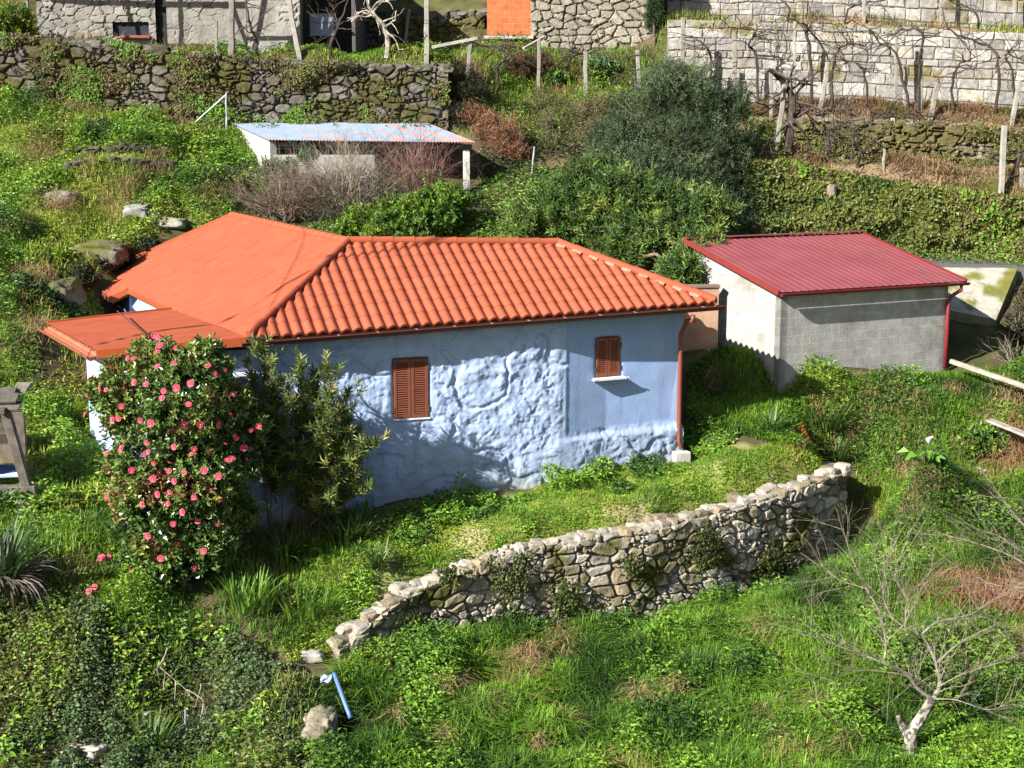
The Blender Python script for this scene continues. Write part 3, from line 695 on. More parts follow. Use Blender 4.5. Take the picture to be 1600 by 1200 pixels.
# ------------------------------------------------------------------ block garage with a red sheet roof
def roof_sheet(mb, a, b, c, d, col, pitch=.25, rib=.03, K=6, prof='trap', colfn=None):
    """ribbed sheet over the quad a-b (eave) c-d (top); ribs run a->d"""
    L = np.linalg.norm(b - a); n = int(L / pitch); u = []
    h = []
    for i in range(n):
        if prof == 'trap': u += [i, i + .62, i + .70, i + .88, i + .96]; h += [0, 0, rib, rib, 0]
        else:
            for k in range(K): u.append(i + k / K); h.append(rib * .5 * (1 - math.cos(2 * math.pi * k / K)))
    u = np.append(np.array(u) / n, 1); h = np.append(h, 0)
    nn_ = nrm(np.cross(b - a, d - a)); nn_ *= np.sign(nn_[2]); rows = np.linspace(0, 1, 9)
    V = []
    for r in rows: V.append((a + (d - a) * r) * (1 - u)[:, None] + (b + (c - b) * r) * u[:, None] + nn_ * h[:, None])
    V = np.array(V); m = len(u); i = np.arange(len(rows) - 1)[:, None] * m + np.arange(m - 1)[None]
    Q = np.stack([i, i + 1, i + 1 + m, i + m], -1).reshape(-1, 4)
    cc = np.tile(col, (len(rows) * m, 1))
    if colfn is not None: cc = colfn(np.tile(u * L, len(rows)), np.repeat(rows, m))
    mb.add(V.reshape(-1, 3), Q, cc); mb.add(V.reshape(-1, 3) - nn_ * .02, Q[:, ::-1], cc * .6)
def wall_face(mb, a, b, z0a, z0b, z1a, z1b, out, th=.2, col=(1, 1, 1), u0=0):
    """wall with its outer face on a-b and a sloping top; carries block coordinates"""
    a = np.array([*a[:2], 0]); b = np.array([*b[:2], 0]); L = np.linalg.norm(b - a)
    o = [a + [0, 0, z0a], b + [0, 0, z0b], b + [0, 0, z1b], a + [0, 0, z1a]]; i = [p - out * th for p in o]
    uv = np.array([[u0, z0a, 0], [u0 + L, z0b, 0], [u0 + L, z1b, 0], [u0, z1a, 0]])
    V = np.array(o + i); F = np.array([[0, 1, 2, 3], [5, 4, 7, 6], [1, 5, 6, 2], [4, 0, 3, 7], [3, 2, 6, 7], [4, 5, 1, 0]])
    for f in F: mb.add(V[f], np.array([[0, 1, 2, 3]]), col, np.concatenate([uv, uv + [.0, 0, 0]])[f] + ([.13, 0, 0] if f[0] in (1, 4) else [0, 0, 0]))
th_g = math.radians(26)
GU = np.array([math.cos(th_g), math.sin(th_g), 0]); GN = np.array([GU[1], -GU[0], 0]); GB = -GN
GA = P(1221, 462, 30.5); GA[2] = 0
Lg = 4.75; Mg = 3.5; rise = .80
GBR = GA + GU * Lg; zt = 2.95
garage = thing('garage', 'low grey concrete block garage with a red ribbed sheet roof', 'garage', (GA[0] + 1, GA[1], .9), )
GREY = np.array([.41, .395, .37])
mb = MB(); wall_face(mb, GA, GBR, .3, .3, zt, zt, GN, col=GREY); gw = mb.build('front_wall', M_BLOCK, garage); gw['label'] = 'grey block wall stained by damp'
mb = MB(); bl = GA + GB * Mg; wall_face(mb, bl, GA, .8, .3, zt + rise * .97, zt, -GU, col=GREY * .88, u0=.2); mb.build('left_wall', M_BLOCK, garage)
br_ = GBR + GB * Mg
mb = MB(); wall_face(mb, GBR, br_, .3, .8, zt, zt + rise * .97, GU, col=GREY); mb.build('right_wall', M_BLOCK, garage)
mb = MB(); wall_face(mb, br_, bl, .8, .8, zt + rise * .97, zt + rise * .97, GB, col=GREY); mb.build('rear_wall', M_BLOCK, garage)
up_ = lambda p, z: np.array([p[0], p[1], z])
e0 = up_(GA - GU * .16 + GN * .14, zt + .05); e1 = up_(GBR + GU * .42 + GN * .14, zt + .05)
sl_ = rise / Mg
e2 = up_(e1 + GB * (Mg + .3), zt + .05 + sl_ * (Mg + .3)); e3 = up_(e0 + GB * (Mg + .3), zt + .05 + sl_ * (Mg + .3))
RED = np.array([.24, .06, .068])
mb = MB(); roof_sheet(mb, e0, e1, e2, e3, RED, .20, .009); gr = mb.build('roof', M_REDSHEET, garage)
DRED = (.16, .02, .022)
mb = MB(); mb.bar(e0 - GU * .02 + [0, 0, -.01], e3 - GU * .02 + [0, 0, -.01], .03, .12, col=(.20, .03, .026)); mb.build('verge_trim', M_FLASH, gr)
mb = MB(); mb.bar(e3 + [0, 0, .045], e2 + [0, 0, .045], .22, .02, col=RED); mb.build('ridge_flashing', M_FLASH, gr)
mb = MB(); mb.bar(e1 + [0, 0, -.0], e2 + [0, 0, -.0], .03, .10, col=DRED); mb.build('verge_trim', M_FLASH, gr)
mb = MB(); gutter(mb, e0 + GN * .07 + [0, 0, -.03], e1 + GN * .07 + [0, 0, -.03], GN, .06, DRED); mb.build('gutter', M_FLASH, garage)
pt = e1 - GU * .22 + GN * .07 + dz * -.05; pb = GBR + GN * .07 - GU * .03
zb_ = P(1476, 576, pb[1])[2]
mb = MB(); mb.tube([pt, pt - dz * .14, up_(pb + GU * .06, zt - .30), up_(pb, zt - .42), up_(pb, 1.9), up_(pb, zb_)], .045, 12, (.20, .02, .026)); mb.build('downpipe', M_FLASH, garage, smooth=True)

# terracotta plastered garden wall between the house and the garage
ow0, ow1 = P(1050, 540, 32.2), P(1121, 540, 32.2)
mb = MB(); mb.box([(ow0[0] + ow1[0]) / 2, 32.2, 1.9], [(ow1[0] - ow0[0]) / 2, .05, 0], [0, .1, 0], [0, 0, 1.0], (.40, .25, .17))
mb.box([(ow0[0] + ow1[0]) / 2, 32.2, 2.93], [(ow1[0] - ow0[0]) / 2 + .02, .05, 0], [0, .14, 0], [0, 0, .03], (.20, .14, .10))
tag(mb.build('garden_wall', M_PLASTER, None, (ow0[0] + .5, 32.2, 1.2)), 'peach plastered garden wall between the house and the block garage', 'wall')

# ------------------------------------------------------------------ rubble walls
def rubble(name, label, pl, cw, ch, depth, res, seed, palette, cap=True, moss=.3, cat='stone wall', sink=.35, blocks=False, mat_=None, capr=(.75, 1.25), moss_col=(.085, .085, .022), top_noise=.1, reveal=None):
    s, q = resample(pl, res); q = smooth_pl(q, 6) if not blocks else q
    n = side_normals(q); top = q[:, 2] + (fbm(s * 1.1, s * 0, seed + 50, 3) - .5) * top_noise; hgt = q[:, 3] + sink
    nv = max(4, int(hgt.max() / res)); v = np.linspace(0, 1, nv)
    Zr = -(1 - v)[None, :] * hgt[:, None]                     # depth below the top
    Sx = np.repeat(s[:, None], nv, 1)
    wx = Sx + (fbm(Sx * 2.2 / (cw * 3), Zr * 2.2 / (cw * 3), seed, 2) - .5) * cw * .9; wz = Zr + (fbm(Sx * 2 / (cw * 3) + 5, Zr * 2 / (cw * 3), seed + 2, 2) - .5) * ch * .9
    if not blocks:
        f1, f2, idh = cells(wx / cw, wz / ch, seed + 3); e = sstep(0.02, .24, f2 - f1)
        # every other big cell is split into small packing stones
        g1, g2, idg = cells(wx / cw * 2.1, wz / ch * 1.9, seed + 33); small = (idh > .70)
        e = np.where(small, sstep(.02, .3, g2 - g1) * .85, e); idh = np.where(small, idg, idh)
    else:
        rw = np.cumsum(ch * (.6 + .85 * h2(np.arange(60), np.zeros(60), seed))); rw = np.concatenate([[0], rw])
        wx = Sx + (fbm(Sx * 2.5, Zr * 2.5, seed, 3) - .5) * .14; wz = -Zr - (top - q[:, 2])[:, None] + .3 + (fbm(Sx * 1.4, Zr * .9, seed + 2, 3) - .5) * .11
        r = np.clip(np.searchsorted(rw, wz.ravel()).reshape(wz.shape) - 1, 0, 58); dv = np.minimum(wz - rw[r], rw[r + 1] - wz)
        cx = wx / cw + h2(r, r * 0, seed + 4) * 3; k = np.floor(cx)
        # random joints: each cell edge is shifted
        sh = lambda kk: kk + (h2(kk, r, seed + 6) - .5) * .85
        lo, hi = sh(k), sh(k + 1); k = np.where(cx < lo, k - 1, np.where(cx > hi, k + 1, k)); lo, hi = sh(k), sh(k + 1)
        dh = np.minimum(cx - lo, hi - cx) * cw; de = np.minimum(dh, dv); e = sstep(.0, .035, de); idh = h2(k, r, seed + 8)
    dd = e * depth + (idh - .5) * depth * .7 * (e > .1) + (fbm(Sx * 9, Zr * 9, seed + 12, 3) - .5) * depth * .35 + (fbm(Sx * .8, Zr * .8, seed + 14, 2) - .5) * depth * 1.2
    V = np.zeros((*Sx.shape, 3)); V[..., 0] = q[:, None, 0] + n[:, None, 0] * (dd - depth * .5); V[..., 1] = q[:, None, 1] + n[:, None, 1] * (dd - depth * .5); V[..., 2] = top[:, None] + Zr
    pal = np.array(palette); ci = np.minimum((idh * 7.77 % 1 * len(pal)).astype(int), len(pal) - 1)
    c = .84 * pal[ci] * (.75 + .5 * (idh * 13.3 % 1))[..., None] * (.70 + .30 * e)[..., None]
    mo = sstep(.62 - moss * .5, .78 - moss * .4, fbm(Sx * .9, Zr * 1.3, seed + 21, 4))[..., None]
    c = c * (1 - mo) + np.array(moss_col) * (.7 + .6 * fbm(Sx * 6, Zr * 6, seed + 22, 2)[..., None]) * mo
    m, k2 = Sx.shape; ij = np.arange(m - 1)[:, None] * k2 + np.arange(k2 - 1)[None]
    mb = MB(); mb.add(V.reshape(-1, 3), np.stack([ij, ij + k2, ij + k2 + 1, ij + 1], -1).reshape(-1, 4), c.reshape(-1, 3))
    # body behind the face, closed at the top and the ends
    th = .45; B = np.stack([q[:, 0] - n[:, 0] * th, q[:, 1] - n[:, 1] * th], 1)
    F0 = V[:, -1]; T1 = np.concatenate([B, (top - .02)[:, None]], 1); T0 = np.concatenate([B, (top - hgt)[:, None]], 1)
    W = np.concatenate([F0, T1, T0]); i = np.arange(m - 1); tc = pal.mean(0) * .8
    mb.add(W, [np.stack([i, i + 1, i + 1 + m, i + m], -1), np.stack([i + m, i + 1 + m, i + 1 + 2 * m, i + 2 * m], -1)], tc)
    for e_ in (0, m - 1):
        mb.add(np.concatenate([V[e_, [0, -1]], [T1[e_], T0[e_]]]), np.array([[0, 1, 2, 3] if e_ else [3, 2, 1, 0]]), tc * .8)
    if cap:
        rng = np.random.default_rng(seed + 100); x = 0.0; row = 0
        while x < s[-1] or row == 0:
            if x >= s[-1]: x = 0.0; row = 1
            rx = cw * rng.uniform(*capr) * .44 * rng.choice([.6, .8, 1, 1.3]); x += rx * .9; k = min(len(s) - 1, np.searchsorted(s, x)); x += rx * .9
            a = np.array([-n[k, 1], n[k, 0], 0]); o = np.array([n[k, 0], n[k, 1], 0])
            a2 = nrm(a + np.array([0, 0, rng.uniform(-.2, .2)])); up2 = np.cross(a2, o) * (1 if np.cross(a2, o)[2] > 0 else -1)
            rz = ch * rng.uniform(.3, .65); pc_ = np.array([q[k, 0], q[k, 1], top[k]]) - o * (rng.uniform(.10, .16) if row == 0 else rng.uniform(.22, .38)) + [0, 0, rz * rng.uniform(-.7, .05)]
            mb.stone(pc_, rx, cw * rng.uniform(.35, .5), rz, a2, o, up2, np.clip(pal[rng.integers(len(pal))] * rng.uniform(.6, .9), 0, .5), rng.integers(1, 900), .55, .38)
    if mat_ is None: mat_ = M_STONE
    o = mb.build(name, mat_, None, (float(q[m // 2, 0]), float(q[m // 2, 1]), float(top[m // 2] - hgt[m // 2]))); tag(o, label, cat)
    return dict(s=s, q=q, n=n, top=top, h=hgt)
PALF = [(.46, .405, .325), (.38, .345, .29), (.50, .44, .35), (.31, .25, .165), (.41, .36, .30), (.27, .235, .15)]
FWI = rubble('retaining_wall', 'low dry stone retaining wall curving along the edge of the grassy terrace in front of the blue house', FWP, .34, .22, .10, .023, 5, PALF, moss=.12, cap=True, capr=(.6, 1.5))
PALR = [(.17, .155, .13), (.14, .13, .11), (.20, .18, .15), (.12, .105, .075), (.16, .14, .10)]
RWI = rubble('dry_stone_wall', 'long mossy dry stone wall behind the zinc shed and the weedy slope', RW, .42, .26, .14, .04, 17, PALR, moss=.55, cap=True, moss_col=(.075, .070, .025))
PALG = [(.41, .385, .34), (.36, .34, .305), (.44, .415, .375), (.39, .35, .29), (.33, .315, .285), (.42, .40, .365)]
rubble('granite_wall', 'pale granite block terrace wall behind the vines, lower of the two', GW1, .64, .31, .05, .03, 25, PALG, cap=False, moss=.03, blocks=True, mat_=M_GRANITE, moss_col=(.2, .17, .09), top_noise=.15)
rubble('granite_wall', 'pale granite block terrace wall at the top right edge of the view, upper of the two', GW2, .64, .31, .05, .035, 29, PALG, cap=False, moss=.02, blocks=True, mat_=M_GRANITE, moss_col=(.2, .17, .09))
rubble('dry_stone_wall', 'crumbling low stone wall overgrown with brown moss below the pale granite wall', MW, .45, .27, .16, .045, 33, [(.22, .19, .13), (.17, .15, .09), (.28, .25, .19), (.13, .12, .06)], cap=True, moss=.72, moss_col=(.115, .10, .04))

# ------------------------------------------------------------------ zinc roofed shed
shy = 41.0
SA, SB_, SC_, SD_ = P(420, 219, shy), P(745, 223, shy), P(665, 191, 44.2), P(357, 190, 44.2)
shed = thing('shed', 'open sided shed with a rusty zinc roof and white plastered wall', 'shed', (float(SA[0] + 2), shy, 4.2))
def rustcol(u, v):
    b = np.array([.215, .265, .345]) * np.ones((len(u), 3)); L = 6.0
    st = np.zeros(len(u))
    for x0, w_, v0 in ((6.0, .10, .25), (5.3, .09, .3), (4.7, .10, .1), (3.9, .06, .5), (5.75, .3, .85), (2.1, .08, .55), (3.2, .05, .6), (1.4, .05, .75), (6.1, .5, .93)):
        st = np.maximum(st, np.exp(-((u - x0) / w_) ** 2) * sstep(1 - v0 + .25, 1 - v0 - .1, v))
    st = np.maximum(st, .8 * sstep(.10, 0, v) * (fbm(u * 3, v * 3, 5, 2) > .45)); st = st * (.4 + .8 * fbm(u * 5, v * 7, 9, 3))
    return b * (1 - st[:, None]) + np.array([.50, .20, .10]) * st[:, None]
mb = MB(); roof_sheet(mb, SA, SB_, SC_, SD_, (.5, .5, .5), .09, .022, 5, 'sin', rustcol); mb.build('roof', M_RUST, shed)
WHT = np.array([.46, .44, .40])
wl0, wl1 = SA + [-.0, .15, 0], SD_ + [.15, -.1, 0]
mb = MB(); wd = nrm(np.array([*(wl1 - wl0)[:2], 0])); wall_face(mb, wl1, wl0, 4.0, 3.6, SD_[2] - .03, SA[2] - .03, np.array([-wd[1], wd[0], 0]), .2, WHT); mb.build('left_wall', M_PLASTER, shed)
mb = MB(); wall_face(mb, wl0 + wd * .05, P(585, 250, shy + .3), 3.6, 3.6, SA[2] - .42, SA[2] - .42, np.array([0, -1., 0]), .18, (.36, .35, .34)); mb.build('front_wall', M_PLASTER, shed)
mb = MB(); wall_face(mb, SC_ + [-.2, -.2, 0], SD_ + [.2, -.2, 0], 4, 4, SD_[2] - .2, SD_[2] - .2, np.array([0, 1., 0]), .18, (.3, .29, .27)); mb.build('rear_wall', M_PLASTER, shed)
mb = MB(); pp_ = P(729, 235, shy + .35); mb.box([pp_[0], pp_[1], 4.8], [.10, 0, 0], [0, .10, 0], [0, 0, 1.08], (.56, .52, .46)); mb.build('post', M_CONC, shed)
mb = MB(); mb.bar(SA + [.2, .35, -.12], SB_ + [-.15, .35, -.12], .12, .14, col=(.13, .12, .12)); mb.build('beam', M_WOOD, shed)
pr_ = P(655, 200, 43.9); mb = MB(); mb.box([pr_[0], pr_[1], 5.2], [.09, 0, 0], [0, .09, 0], [0, 0, 1.3], (.4, .37, .33)); mb.build('post', M_CONC, shed)

# ------------------------------------------------------------------ farm building, top left
fy = 46.8
def X(px, y): return (px - 800) / F_PX * math.hypot(1, 0) * y
def flat(px, py, y): return P(px, py, y)
farm = thing('farm_building', 'old plastered stone farm building behind the vine posts', 'building', (float(P(260, 90, fy)[0]), fy, 9))
def facade(parent, name, x0, x1, z0, z1, y, col, res, rub, seed, m, holes=(), cw=.40, ch=.24, th=.4, dep=.05):
    a = P(x0, 60, y)[0]; b = P(x1, 60, y)[0]; xs = np.arange(a, b + res, res); xs[-1] = b; zs = np.arange(z0, z1 + res, res)
    Xg, Zg = np.meshgrid(xs, zs); wx = Xg + (fbm(Xg, Zg, seed, 2) - .5) * .3; wz = Zg + (fbm(Xg + 4, Zg, seed + 1, 2) - .5) * .2
    f1, f2, i_ = cells(wx / cw, wz / ch, seed + 3); e = sstep(.02, .17, f2 - f1); pl_ = sstep(.28, .5, fbm(Xg * .5, Zg * .5, seed + 6, 3)) * (1 - rub)
    d_ = (e * dep + (i_ - .5) * dep) * (1 - pl_) + pl_ * dep * .8 + (fbm(Xg * 5, Zg * 5, seed + 7, 3) - .5) * .03
    c = np.array(col) * ((.75 + .5 * i_) * (.72 + .28 * e) * (1 - pl_) + pl_)[..., None]
    V = np.stack([Xg, np.full_like(Xg, y) - d_, Zg], -1); m1, k1 = Xg.shape; ij = np.arange(m1 - 1)[:, None] * k1 + np.arange(k1 - 1)[None]
    Q = np.stack([ij, ij + 1, ij + 1 + k1, ij + k1], -1).reshape(-1, 4); ctr = V.reshape(-1, 3)[Q].mean(1); keep = np.ones(len(Q), bool)
    for (hx0, hz0, hx1, hz1) in holes: keep &= ~((ctr[:, 0] > hx0) & (ctr[:, 0] < hx1) & (ctr[:, 2] > hz0) & (ctr[:, 2] < hz1))
    mb = MB(); mb.add(V.reshape(-1, 3), Q[keep], c.reshape(-1, 3))
    mb.box([(a + b) / 2, y + th + .3, (z0 + z1) / 2], [(b - a) / 2, 0, 0], [0, .1, 0], [0, 0, (z1 - z0) / 2], np.array(col) * .5)
    for xx in (a + .05, b - .05): mb.box([xx, y + th / 2 + .06, (z0 + z1) / 2], [.05, 0, 0], [0, th / 2 + .08, 0], [0, 0, (z1 - z0) / 2], np.array(col) * .8)
    return mb.build(name, m, parent)
def rect(px0, py0, px1, py1, y): p, q = P(px0, py1, y), P(px1, py0, y); return (p[0], p[2], q[0], q[2])
dr = [rect(178, 34, 233, 56, fy), rect(245, -60, 258, 76, fy)]
facade(farm, 'wall', 60, 386, 8.2, 13.2, fy, (.24, .225, .20),   .045, .12, 61, M_PLASTER, dr)
facade(farm, 'wall', 387, 470, 8.2, 13.2, fy - .25, (.27, .255, .225), .06, 0, 66, M_PLASTER)
mb = MB(); r = dr[0]; mb.box([(r[0] + r[2]) / 2, fy + .12, (r[1] + r[3]) / 2], [(r[2] - r[0]) / 2, 0, 0], [0, .03, 0], [0, 0, (r[3] - r[1]) / 2], (.035, .04, .05))
wi = mb.build('window', M_WOOD, farm); wi['label'] = 'dark low window with a red sill'
mb = MB(); mb.box([(r[0] + r[2]) / 2 + .15, fy - .08, r[1] - .05], [(r[2] - r[0]) / 2 - .1, 0, 0], [0, .12, 0], [0, 0, .05], (.28, .09, .06)); mb.build('sill', M_PLASTER, wi)
mb = MB(); r = dr[1]; mb.box([(r[0] + r[2]) / 2, fy + .15, (r[1] + r[3]) / 2], [(r[2] - r[0]) / 2, 0, 0], [0, .03, 0], [0, 0, (r[3] - r[1]) / 2], (.03, .03, .03)); mb.build('door', M_WOOD, farm)
mb = MB(); rw_ = P(470, 60, fy); mb.box([(P(60, 60, fy)[0] + rw_[0]) / 2, fy + 2.5, 13.3], [(rw_[0] - P(60, 60, fy)[0]) / 2 + .3, 0, 0], [0, 3.0, 0], [0, 0, .08], (.4, .16, .1)); mb.build('roof', M_TILE, farm)
# lean-to beside it: dark opening with a blue crate inside
lean = thing('lean_to', 'dark open lean-to against the right end of the farm building', 'lean-to', (float(P(515, 90, fy)[0]), fy + .4, 8.9))
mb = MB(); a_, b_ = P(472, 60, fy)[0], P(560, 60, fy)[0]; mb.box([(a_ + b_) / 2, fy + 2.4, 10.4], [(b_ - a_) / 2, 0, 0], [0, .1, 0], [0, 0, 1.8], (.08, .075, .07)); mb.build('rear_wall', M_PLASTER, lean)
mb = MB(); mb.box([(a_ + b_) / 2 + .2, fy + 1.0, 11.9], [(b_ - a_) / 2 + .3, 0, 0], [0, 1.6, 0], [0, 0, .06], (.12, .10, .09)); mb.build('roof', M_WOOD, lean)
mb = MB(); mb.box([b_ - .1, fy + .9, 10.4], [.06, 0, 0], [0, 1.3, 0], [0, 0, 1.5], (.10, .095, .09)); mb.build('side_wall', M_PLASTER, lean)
c0, c1 = P(486, 57, fy + .5), P(523, 22, fy + .5)
mb = MB(); mb.box((c0 + c1) / 2, [(c1[0] - c0[0]) / 2, 0, 0], [0, .28, 0], [0, 0, (c1[2] - c0[2]) / 2], (.17, .21, .30)); mb.box((c0 + c1) / 2 + [0, -.29, .08], [(c1[0] - c0[0]) / 2 - .04, 0, 0], [0, .012, 0], [0, 0, .02], (.10, .13, .2))
for q_ in (-.4, .4): mb.box((c0 + c1) / 2 + [q_ * .6, 0, -(c1[2] - c0[2]) / 2 - .2], [.04, 0, 0], [0, .2, 0], [0, 0, .22], (.08, .08, .08))
tag(mb.build('crate', M_PLAST, None, (c0 + c1) / 2 - [0, 0, .6]), 'blue grey crate in the dark lean-to of the farm building', 'crate')
# stone building with a brick infilled opening, top centre
sy = 49.2
stb = thing('stone_building', 'rubble stone building with a bright orange brick infill', 'building', (float(P(930, 80, sy)[0]), sy, 9.0))
facade(stb, 'wall', 829, 1036, 8.6, 12.6, sy, (.28, .25, .195), .04, 1, 71, M_STONE, cw=.44, ch=.26, dep=.10)
facade(stb, 'wall', 757, 828.6, 8.6, 9.42, sy, (.27, .235, .18), .045, 1, 75, M_STONE, cw=.5, ch=.26, dep=.08)
a_, b_ = P(761, 50, sy), P(829, 50, sy)
mb = MB(); wall_face(mb, a_ + [0, .1, 0], b_ + [0, .1, 0], 9.62, 9.62, 12.6, 12.6, np.array([0, -1., 0]), .2, (.48, .135, .052)); bw = mb.build('brick_infill', M_BRICK, stb)
mb = MB(); mb.box([(a_[0] + b_[0]) / 2, sy - .02, 9.52], [(b_[0] - a_[0]) / 2 + .1, 0, 0], [0, .22, 0], [0, 0, .055], (.42, .38, .33)); mb.build('sill', M_CONC, bw)
mb = MB(); mb.box([(a_[0] + b_[0]) / 2 + 3, sy + 3, 12.7], [4.4, 0, 0], [0, 3.3, 0], [0, 0, .08], (.4, .16, .1)); mb.build('roof', M_TILE, stb)
# mossy wall at the back of the vine yard between the two
BW = np.array([np.append(P(a, b, 50), h) for a, b, h in ((540, 22, 1.7), (650, 20, 1.7), (757, 18, 1.7))])
rubble('dry_stone_wall', 'shaded mossy stone wall behind the vine yard, left of the brick infill', BW, .4, .25, .12, .05, 83, PALR, moss=.7, moss_col=(.10, .09, .03))

# ------------------------------------------------------------------ road and concrete ramp behind the garage
rp = [(1330, 402), (1400, 403), (1470, 407), (1560, 413), (1700, 425)]
def strip(name, pts_near, pts_far, m, col, label=None, dz_=.02, th=.06):
    mb = MB(); A = np.array(pts_near); B = np.array(pts_far); _, a = resample(A, .25); k = len(a); s2 = np.linspace(0, 1, k)
    dB = np.linspace(0, 1, len(B)); b = np.stack([np.interp(s2, dB, B[:, i]) for i in range(3)], 1)
    V = np.concatenate([a + [0, 0, dz_], b + [0, 0, dz_], a + [0, 0, dz_ - th - .3]]); i = np.arange(k - 1)
    mb.add(V, [np.stack([i, i + 1, i + 1 + k, i + k], -1), np.stack([i + 2 * k, i + 2 * k + 1, i + 1, i], -1)], col); return mb.build(name, m)
near = [P(a, b, 37.0) for a, b in ((1300, 413), (1400, 414), (1480, 417), (1560, 418), (1700, 428))]; far = [P(a, b, 38.9) for a, b in ((1300, 400), (1400, 401), (1480, 403), (1560, 411), (1700, 420))]
for q_ in near: q_[2] = max(q_[2], float(H(q_[0], q_[1])) + .03)
for q_ in far: q_[2] = max(q_[2], float(H(q_[0], q_[1])) + .03)
rd = strip('road', near, far, M_ASPH, (.13, .125, .12)); rd['kind'] = 'structure'
ra, rb_, rc, rd_ = P(1425, 420, 36.9), P(1590, 421, 36.9), P(1556, 502, 34.9), P(1450, 480, 34.9)
mb = MB(); nx = 24
Vr = np.array([[(ra * (1 - u) + rb_ * u) * (1 - v) + (rd_ * (1 - u) + rc * u) * v for u in np.linspace(0, 1, nx)] for v in np.linspace(0, 1, nx)])
U_, V_ = np.meshgrid(np.linspace(0, 1, nx), np.linspace(0, 1, nx)); cm = sstep(.58, .74, fbm(U_ * 5, V_ * 4, 7, 3) + .25 * sstep(.8, 1, U_))[..., None]
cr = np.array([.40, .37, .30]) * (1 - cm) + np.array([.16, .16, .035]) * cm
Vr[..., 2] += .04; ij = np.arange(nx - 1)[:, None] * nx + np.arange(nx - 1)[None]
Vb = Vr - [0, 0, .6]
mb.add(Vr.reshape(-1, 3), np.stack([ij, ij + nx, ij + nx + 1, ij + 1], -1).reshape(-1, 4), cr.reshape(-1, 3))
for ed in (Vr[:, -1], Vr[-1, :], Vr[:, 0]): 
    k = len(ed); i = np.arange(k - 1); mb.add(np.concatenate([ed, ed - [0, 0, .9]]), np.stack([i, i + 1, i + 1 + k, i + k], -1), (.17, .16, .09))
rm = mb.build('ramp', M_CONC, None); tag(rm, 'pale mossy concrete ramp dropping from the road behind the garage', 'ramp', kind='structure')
# ------------------------------------------------------------------ plant makers
G_BRIGHT = (.185, .325, .034); G_YEL = (.31, .38, .045); G_MID = (.10, .20, .028); G_DARK = (.036, .078, .016); G_OLIVE = (.16, .175, .05)
G_GREY = (.085, .11, .062); BROWN = (.14, .085, .045); STRW = (.36, .25, .13); RUSTY = (.33, .155, .085); TWIG = (.17, .125, .09); GREYTW = (.27, .235, .19)
def pick(rng, pal, n, jit=.25, key=None):
    """colours from a weighted palette [(colour, weight)...]; key (0..1) makes neighbours agree"""
    c = np.array([p[0] for p in pal]); w_ = np.array([p[1] for p in pal], float); cw = np.cumsum(w_ / w_.sum())
    u = rng.random(n) if key is None else np.clip(key + rng.normal(0, .16, n), 0, .9999)
    o = c[np.minimum(np.searchsorted(cw, u), len(c) - 1)]
    return o * (1 + jit * (rng.random((n, 1)) - .5) * 2) * (1 + .12 * (rng.random((n, 3)) - .5))
def sample(poly, dens, rng, cull=True):
    poly = np.asarray(poly); lo, hi = poly.min(0), poly.max(0); n = int((hi - lo).prod() * dens)
    x = rng.uniform(lo[0], hi[0], n); y = rng.uniform(lo[1], hi[1], n); k = inpoly(x, y, poly); x, y = x[k], y[k]
    if cull: k = visible(x, y, H(x, y)); x, y = x[k], y[k]
    return x, y
def eq(v): v = np.asarray(v, float); return np.clip(.5 + (v - .5) * 1.9, 0, .9999)
def grass(mb, poly, dens, L, W, pal, seed, clump=.9, thr=.25, lean=.7, droop=.35):
    rng = np.random.default_rng(seed); x, y = sample(poly, dens, rng)
    c = fbm(x * clump, y * clump, seed, 3); k = rng.random(len(x)) < sstep(thr - .08, thr + .12, c) ; x, y, c = x[k], y[k], c[k]; n = len(x)
    th = rng.uniform(0, 6.283, n); a = np.abs(rng.normal(0, lean, n))
    flow = fbm(x * 1.3, y * 1.3, seed + 5, 2) * 12
    ln = np.stack([np.cos(th) * a + np.cos(flow) * .2, np.sin(th) * a + np.sin(flow) * .2 - .1, np.zeros(n)], 1)
    h = L[0] + (L[1] - L[0]) * np.clip(sstep(.25, .75, c) * .7 + rng.random(n) * .5, 0, 1.2)
    mb.blades(np.stack([x, y, H(x, y) - .02], 1), ln, h, rng.uniform(*W, n), pick(rng, pal, n, .25, eq(fbm(x * .7, y * .7, seed + 9, 3))), droop)
    return n
def weeds(mb, poly, dens, hmax, leaf, pal, seed, clump=.8, lo=.36, hi=.66, asp=.55, flat=.5, base=.03, minh=0):
    """leafy ground cover: leaves spread through a clumpy canopy"""
    rng = np.random.default_rng(seed); x, y = sample(poly, dens, rng)
    c = fbm(x * clump, y * clump, seed, 4); f = fbm(x * clump * 4, y * clump * 4, seed + 3, 2); can = hmax * np.clip((c - lo) / (hi - lo), minh, 1.15) * (.45 + .9 * f)
    k = (can > .012); x, y, can, c = x[k], y[k], can[k], c[k]; n = len(x)
    z = H(x, y) + base + can * rng.random(n) ** .55
    th = rng.uniform(0, 6.283, n); d = np.stack([np.cos(th), np.sin(th), rng.normal(.25, .45, n)], 1)
    nn_ = nrm(np.stack([rng.normal(0, flat, n), rng.normal(-.15, flat, n), np.ones(n)], 1))
    L = leaf * rng.uniform(.6, 1.4, n)
    mb.leaves(np.stack([x, y, z], 1), d, nn_, L, L * asp, pick(rng, pal, n, .28, eq(fbm(x * .75 + 3, y * .75, seed + 9, 3))))
    return n
